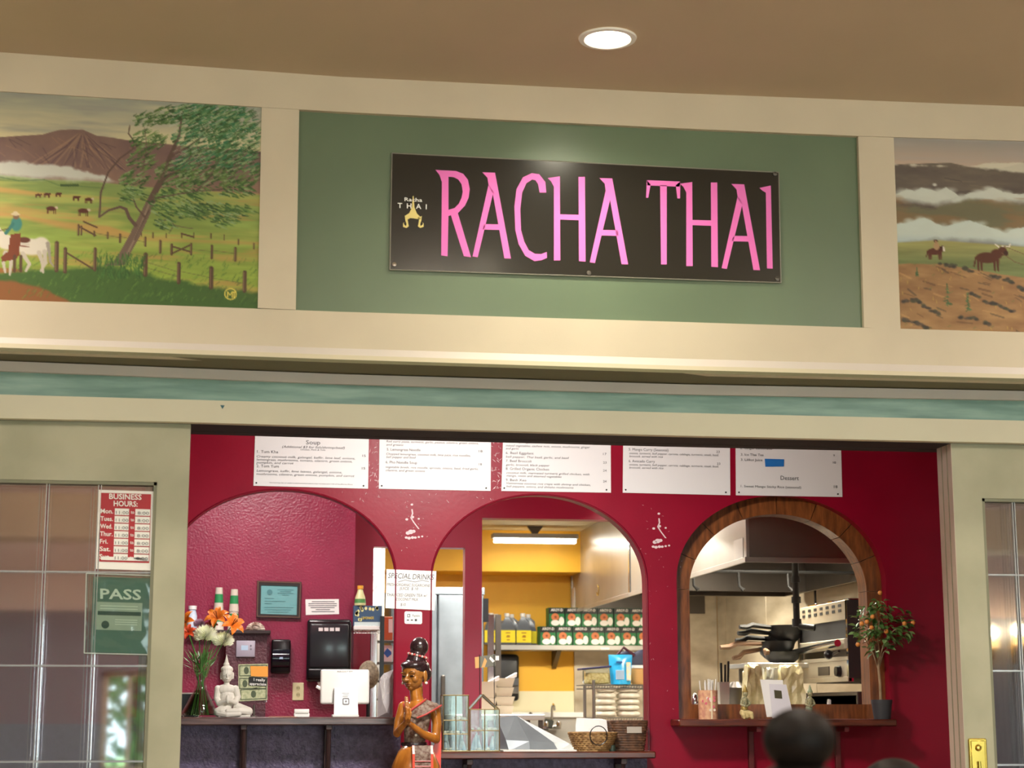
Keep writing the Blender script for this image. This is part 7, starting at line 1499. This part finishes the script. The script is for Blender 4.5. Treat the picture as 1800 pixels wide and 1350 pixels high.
# hair: cap, bead ring, bun
mm = MB(); mm.ell(hl(0,.18,.42), (.82*u, .88*u, .6*u), 22, 14, RH); mm.ell(hl(.35,.45,.05), (.5*u, .5*u, .5*u), 16, 10, RH); mm.ell(hl(-.35,.45,.05), (.5*u, .5*u, .5*u), 16, 10, RH); mm.ell(hl(0,-.1,.62), (.74*u, .72*u, .3*u), 20, 10, RH)
mm.caps(hl(0,.2,.75), hl(.05,.3,1.15), .6*u, .5*u, 16); part('hair_cap', remesh(mm, .0025, 3), M_hair, st, 180)
mm = MB(); BC = Ls(737, 1137, .0); mm.ell(BC, (16*k, 16*k, 16.5*k), 24, 16); part('hair_bun', mm, M_hair, st, 180)
for i in range(22): a = i*2*math.pi/22; p = Ls(734, 1153, .0)+Vector((16*k*math.cos(a), 15*k*math.sin(a), -4*k*math.cos(a))); part('hair_bead', MB().ell(p, 2.4*k, 8, 6), M_redtr if i % 2 else mat('pale_bead', 'c9b0a8', .3), st, 180)
# bodice, shoulder cloth, sashes, belt, skirt
mm = MB(); mm.chain([Ls(729,1300), Ls(731,1282,-.006), Ls(735,1258,-.008)], [18.6*k, 20.6*k, 22*k], 16); mm.ell(Ls(722,1266,-.05), (9*k, 8*k, 9*k)); mm.ell(Ls(744,1266,-.045), (10*k, 8*k, 9*k)); part('bodice', remesh(mm, .0035, 3), M_mos, st, 180)
mm = MB()
cloth = [(Ls(712,1256,-.075), Ls(730,1262,-.08)), (Ls(724,1245,-.075), Ls(745,1256,-.085)), (Ls(738,1236,-.06), Ls(760,1248,-.075)), (Ls(748,1229,-.02), Ls(775,1240,-.02)), (Ls(748,1230,.04), Ls(774,1242,.04))]
for i in range(len(cloth)-1): (a, b), (c_, d) = cloth[i], cloth[i+1]; mm.prism([a, c_, d, b], (0, .012, 0))
part('shoulder_cloth', mm, M_mos, st, None, label='mirror-mosaic shoulder cloth'); part('cloth_trim', MB().tube([c_[0]+Vector((0,-.004,0)) for c_ in cloth], .0055, 6), M_redtr, st); part('cloth_trim', MB().tube([c_[1]+Vector((0,-.004,0)) for c_ in cloth], .005, 6), M_redtr, st)
part('neckline_trim', MB().tube([Ls(709,1237,-.02), Ls(712,1250,-.06), Ls(716,1257,-.07)], .0045, 6), M_redtr, st)
mm = MB(); q_ = [(765,1240),(775,1246),(777,1300),(775,1400),(757,1400),(762,1320),(772,1290)]; mm.prism([Ls(x, y, .03) for x, y in q_], (0, .03, 0)); part('sash', mm, M_sash, st, None, label='red sash hanging behind the arm')
part('belt', MB().lathe([(19.5*k, -3*k), (20.5*k, 0), (19.5*k, 3*k)], Ls(728,1308), 28, Matrix.Diagonal((1.1, .95, 1)), capb=False, capt=False), M_hair, st); part('belt_gem', MB().ell(Ls(729,1292,-.065), 2.4*k, 8, 6), mat('pearl_white', 'f2ece0', .2), st, 180)
sk = []; zhip = Ls(730,1310).z
mm = MB(); prof = [(Ls(0,1349.9).z*0+.06, 24*k), (.3, 26*k), (.7, 29*k), (zhip-.25, 38*k), (zhip-.1, 38*k), (zhip-.03, 28*k), (zhip, 20*k)]
mm.lathe([(r, z) for z, r in prof], Vector((Ls(731,1330).x, 0, 0)), 32, Matrix.Diagonal((1.08, .8, 1))); part('skirt', mm, M_wst, st, 60)
mm = MB(); cx0 = Ls(731,1330).x
for x0, x1, mt, nm in ((-9, -5, M_sash, 'apron_trim'), (-5, 22, M_mos, 'apron'), (22, 26, M_sash, 'apron_trim')):
    pts = []
    mm = MB()
    for j, (zz, ex) in enumerate(((zhip-.0, .078), (zhip-.04, .1), (zhip-.12, .112), (zhip-.3, .105), (.5, .09))):
        pts.append((Vector((cx0+x0*k, -ex, zz)), Vector((cx0+x1*k, -ex, zz))))
    for j in range(len(pts)-1): (a, b), (c_, d) = pts[j], pts[j+1]; mm.prism([a, b, d, c_], (0, .02, 0))
    part(nm, mm, mt, st, None)
for zz in (zhip-.035, zhip-.075, zhip-.10): part('apron_band', MB().tube([(cx0-5*k, -.108+.03*(zz > zhip-.05), zz), (cx0+22*k, -.108+.03*(zz > zhip-.05), zz)], .004, 6), M_redtr, st)
part('feet', MB().ell((cx0-.03, -.08, .075), (.03, .07, .02)).ell((cx0+.03, -.08, .075), (.03, .07, .02)), M_wst, st, 180); part('plinth', MB().box(cx0-.16, cx0+.16, -.16, .14, 0, .06, .008), M_hair, st, None)
# ================================================================ diners in front of the camera
M_hb = mat('black_brown_hair', '0e0b0a', .5, vary2='1a1310', vscale=30, stretch=(1, 1, 6), spec=.12); M_skin = mat('warm_skin', 'b98a68', .55); M_shirt = mat('dark_green_shirt', '2c3530', .8)
def diner(px, py, D, bun, label, rz, shirt):
    c = P(px, py, EYE.y+D); Rb = .048; top = c.z-.035 if bun else c.z
    hc_ = Vector((0, .0, top-.11)); t = thing('person', label, 'person', (c.x, c.y+(.03 if bun else 0), 0), rz=rz)
    mm = MB(); mm.ell(hc_+Vector((0,-.01,.02)), (.075, .092, .09), 20, 14); mm.ell(hc_+Vector((0,.045,-.05)), (.056, .05, .065), 16, 10); mm.caps(hc_+Vector((0,-.02,-.07)), hc_+Vector((0,-.03,-.17)), .052, .056, 14)
    mm.chain([hc_+Vector((0,.085,.01)), hc_+Vector((0,.105,-.025))], [.01, .014]); mm.ell(hc_+Vector((0,.09,-.06)), (.025,.012,.008)); mm.ell(hc_+Vector((0,.085,-.085)), (.02,.02,.016))
    for s_ in (-1, 1): mm.ell(hc_+Vector((s_*.077,-.01,-.02)), (.01, .02, .032), 10, 8); mm.ell(hc_+Vector((s_*.03,.085,.022)), (.024,.01,.008))
    # torso, arms resting in the lap, legs seated
    sh = hc_.z-.2; hip = .50
    mm.chain([(0,-.03,hip), (0,-.04,(hip+sh)/2), (0,-.03,sh-.08)], [.15, .125, .14], 18); mm.ell((0,-.03,sh-.06), (.2, .09, .075), 18, 10)
    for s_ in (-1, 1):
        mm.chain([(s_*.185,-.03,sh-.06), (s_*.21,-.02,sh-.3), (s_*.16,.2,sh-.36)], [.052, .042, .032]); mm.ell((s_*.15,.24,sh-.365), (.035, .05, .018)); 
        for f in range(4): mm.chain([(s_*.15+(f-1.5)*.017, .27, sh-.365), (s_*.15+(f-1.5)*.019, .31, sh-.37), (s_*.15+(f-1.5)*.018, .335, sh-.385)], [.0095, .0085, .007], 8)
        mm.chain([(s_*.12,.22,sh-.36), (s_*.10,.25,sh-.355), (s_*.095,.28,sh-.36)], [.011, .01, .008], 8)
        mm.chain([(s_*.1,0,hip), (s_*.12,.42,hip+.0), (s_*.12,.44,.1)], [.085, .062, .04]); mm.chain([(s_*.12,.42,.06), (s_*.12,.56,.04)], [.04, .032])
    part('body', remesh(mm, .007, 3), M_skin, t, 180)
    mm = MB(); mm.ell(hc_+Vector((0,-.02,.03)), (.084, .096, .088), 22, 14); mm.ell(hc_+Vector((0,-.06,-.03)), (.07, .05, .07), 16, 10); part('hair', remesh(mm, .004, 3), M_hb, t, 180)
    if bun:
        mm = MB(); bc = Vector((0, -.03, c.z)); mm.ell(bc, (.05, .046, .043), 22, 14)
        for i in range(0): a = i*.7; mm.tube([bc+Vector((.05*math.cos(a+j*.5)*math.cos(-.9+j*.3), .046*math.sin(a+j*.5)*math.cos(-.9+j*.3), .044*math.sin(-.9+j*.3))) for j in range(7)], .0045, 6)
        part('hair_bun', remesh(mm, .0022, 5), M_hb, t, 180)
    mm = MB(); mm.chain([(0,-.03,hip-.04), (0,-.04,(hip+sh)/2), (0,-.03,sh-.08)], [.165, .14, .152], 18); mm.ell((0,-.03,sh-.055), (.212, .1, .08), 18, 10)
    for s_ in (-1, 1): mm.chain([(s_*.19,-.03,sh-.06), (s_*.215,-.02,sh-.27)], [.066, .058])
    part('shirt', remesh(mm, .009, 3), shirt, t, 180)
    mm = MB()
    for s_ in (-1, 1): mm.chain([(s_*.1,-.02,hip-.01), (s_*.12,.42,hip+.0), (s_*.12,.44,.12)], [.1, .074, .055])
    part('trousers', remesh(mm, .009, 3), mat('dark_trousers', '20232c', .8), t, 180)
    s = thing('stool', 'dark wooden dining stool under the %s' % ('person with a hair bun' if bun else 'person whose head top just shows'), 'stool', (c.x, c.y+(.03 if bun else 0), 0), rz=rz)
    part('seat', MB().lathe([(.17, .31), (.18, .33), (.17, .35)], n=28), M_woodr, s)
    for i in range(4): a = math.pi/4+i*math.pi/2; part('leg', MB().tube([(.12*math.cos(a), .12*math.sin(a), .35), (.17*math.cos(a), .17*math.sin(a), 0)], .016, 10), M_woodr, s)
    return t
diner(1411, 1300, 2.35, True, 'person seen from behind with dark hair in a round bun', -.15, M_shirt)
diner(1562, 1338, 3.9, False, 'dark-haired person whose head top just shows right of the hair bun', .2, mat('grey_shirt', '4a4d52', .8))
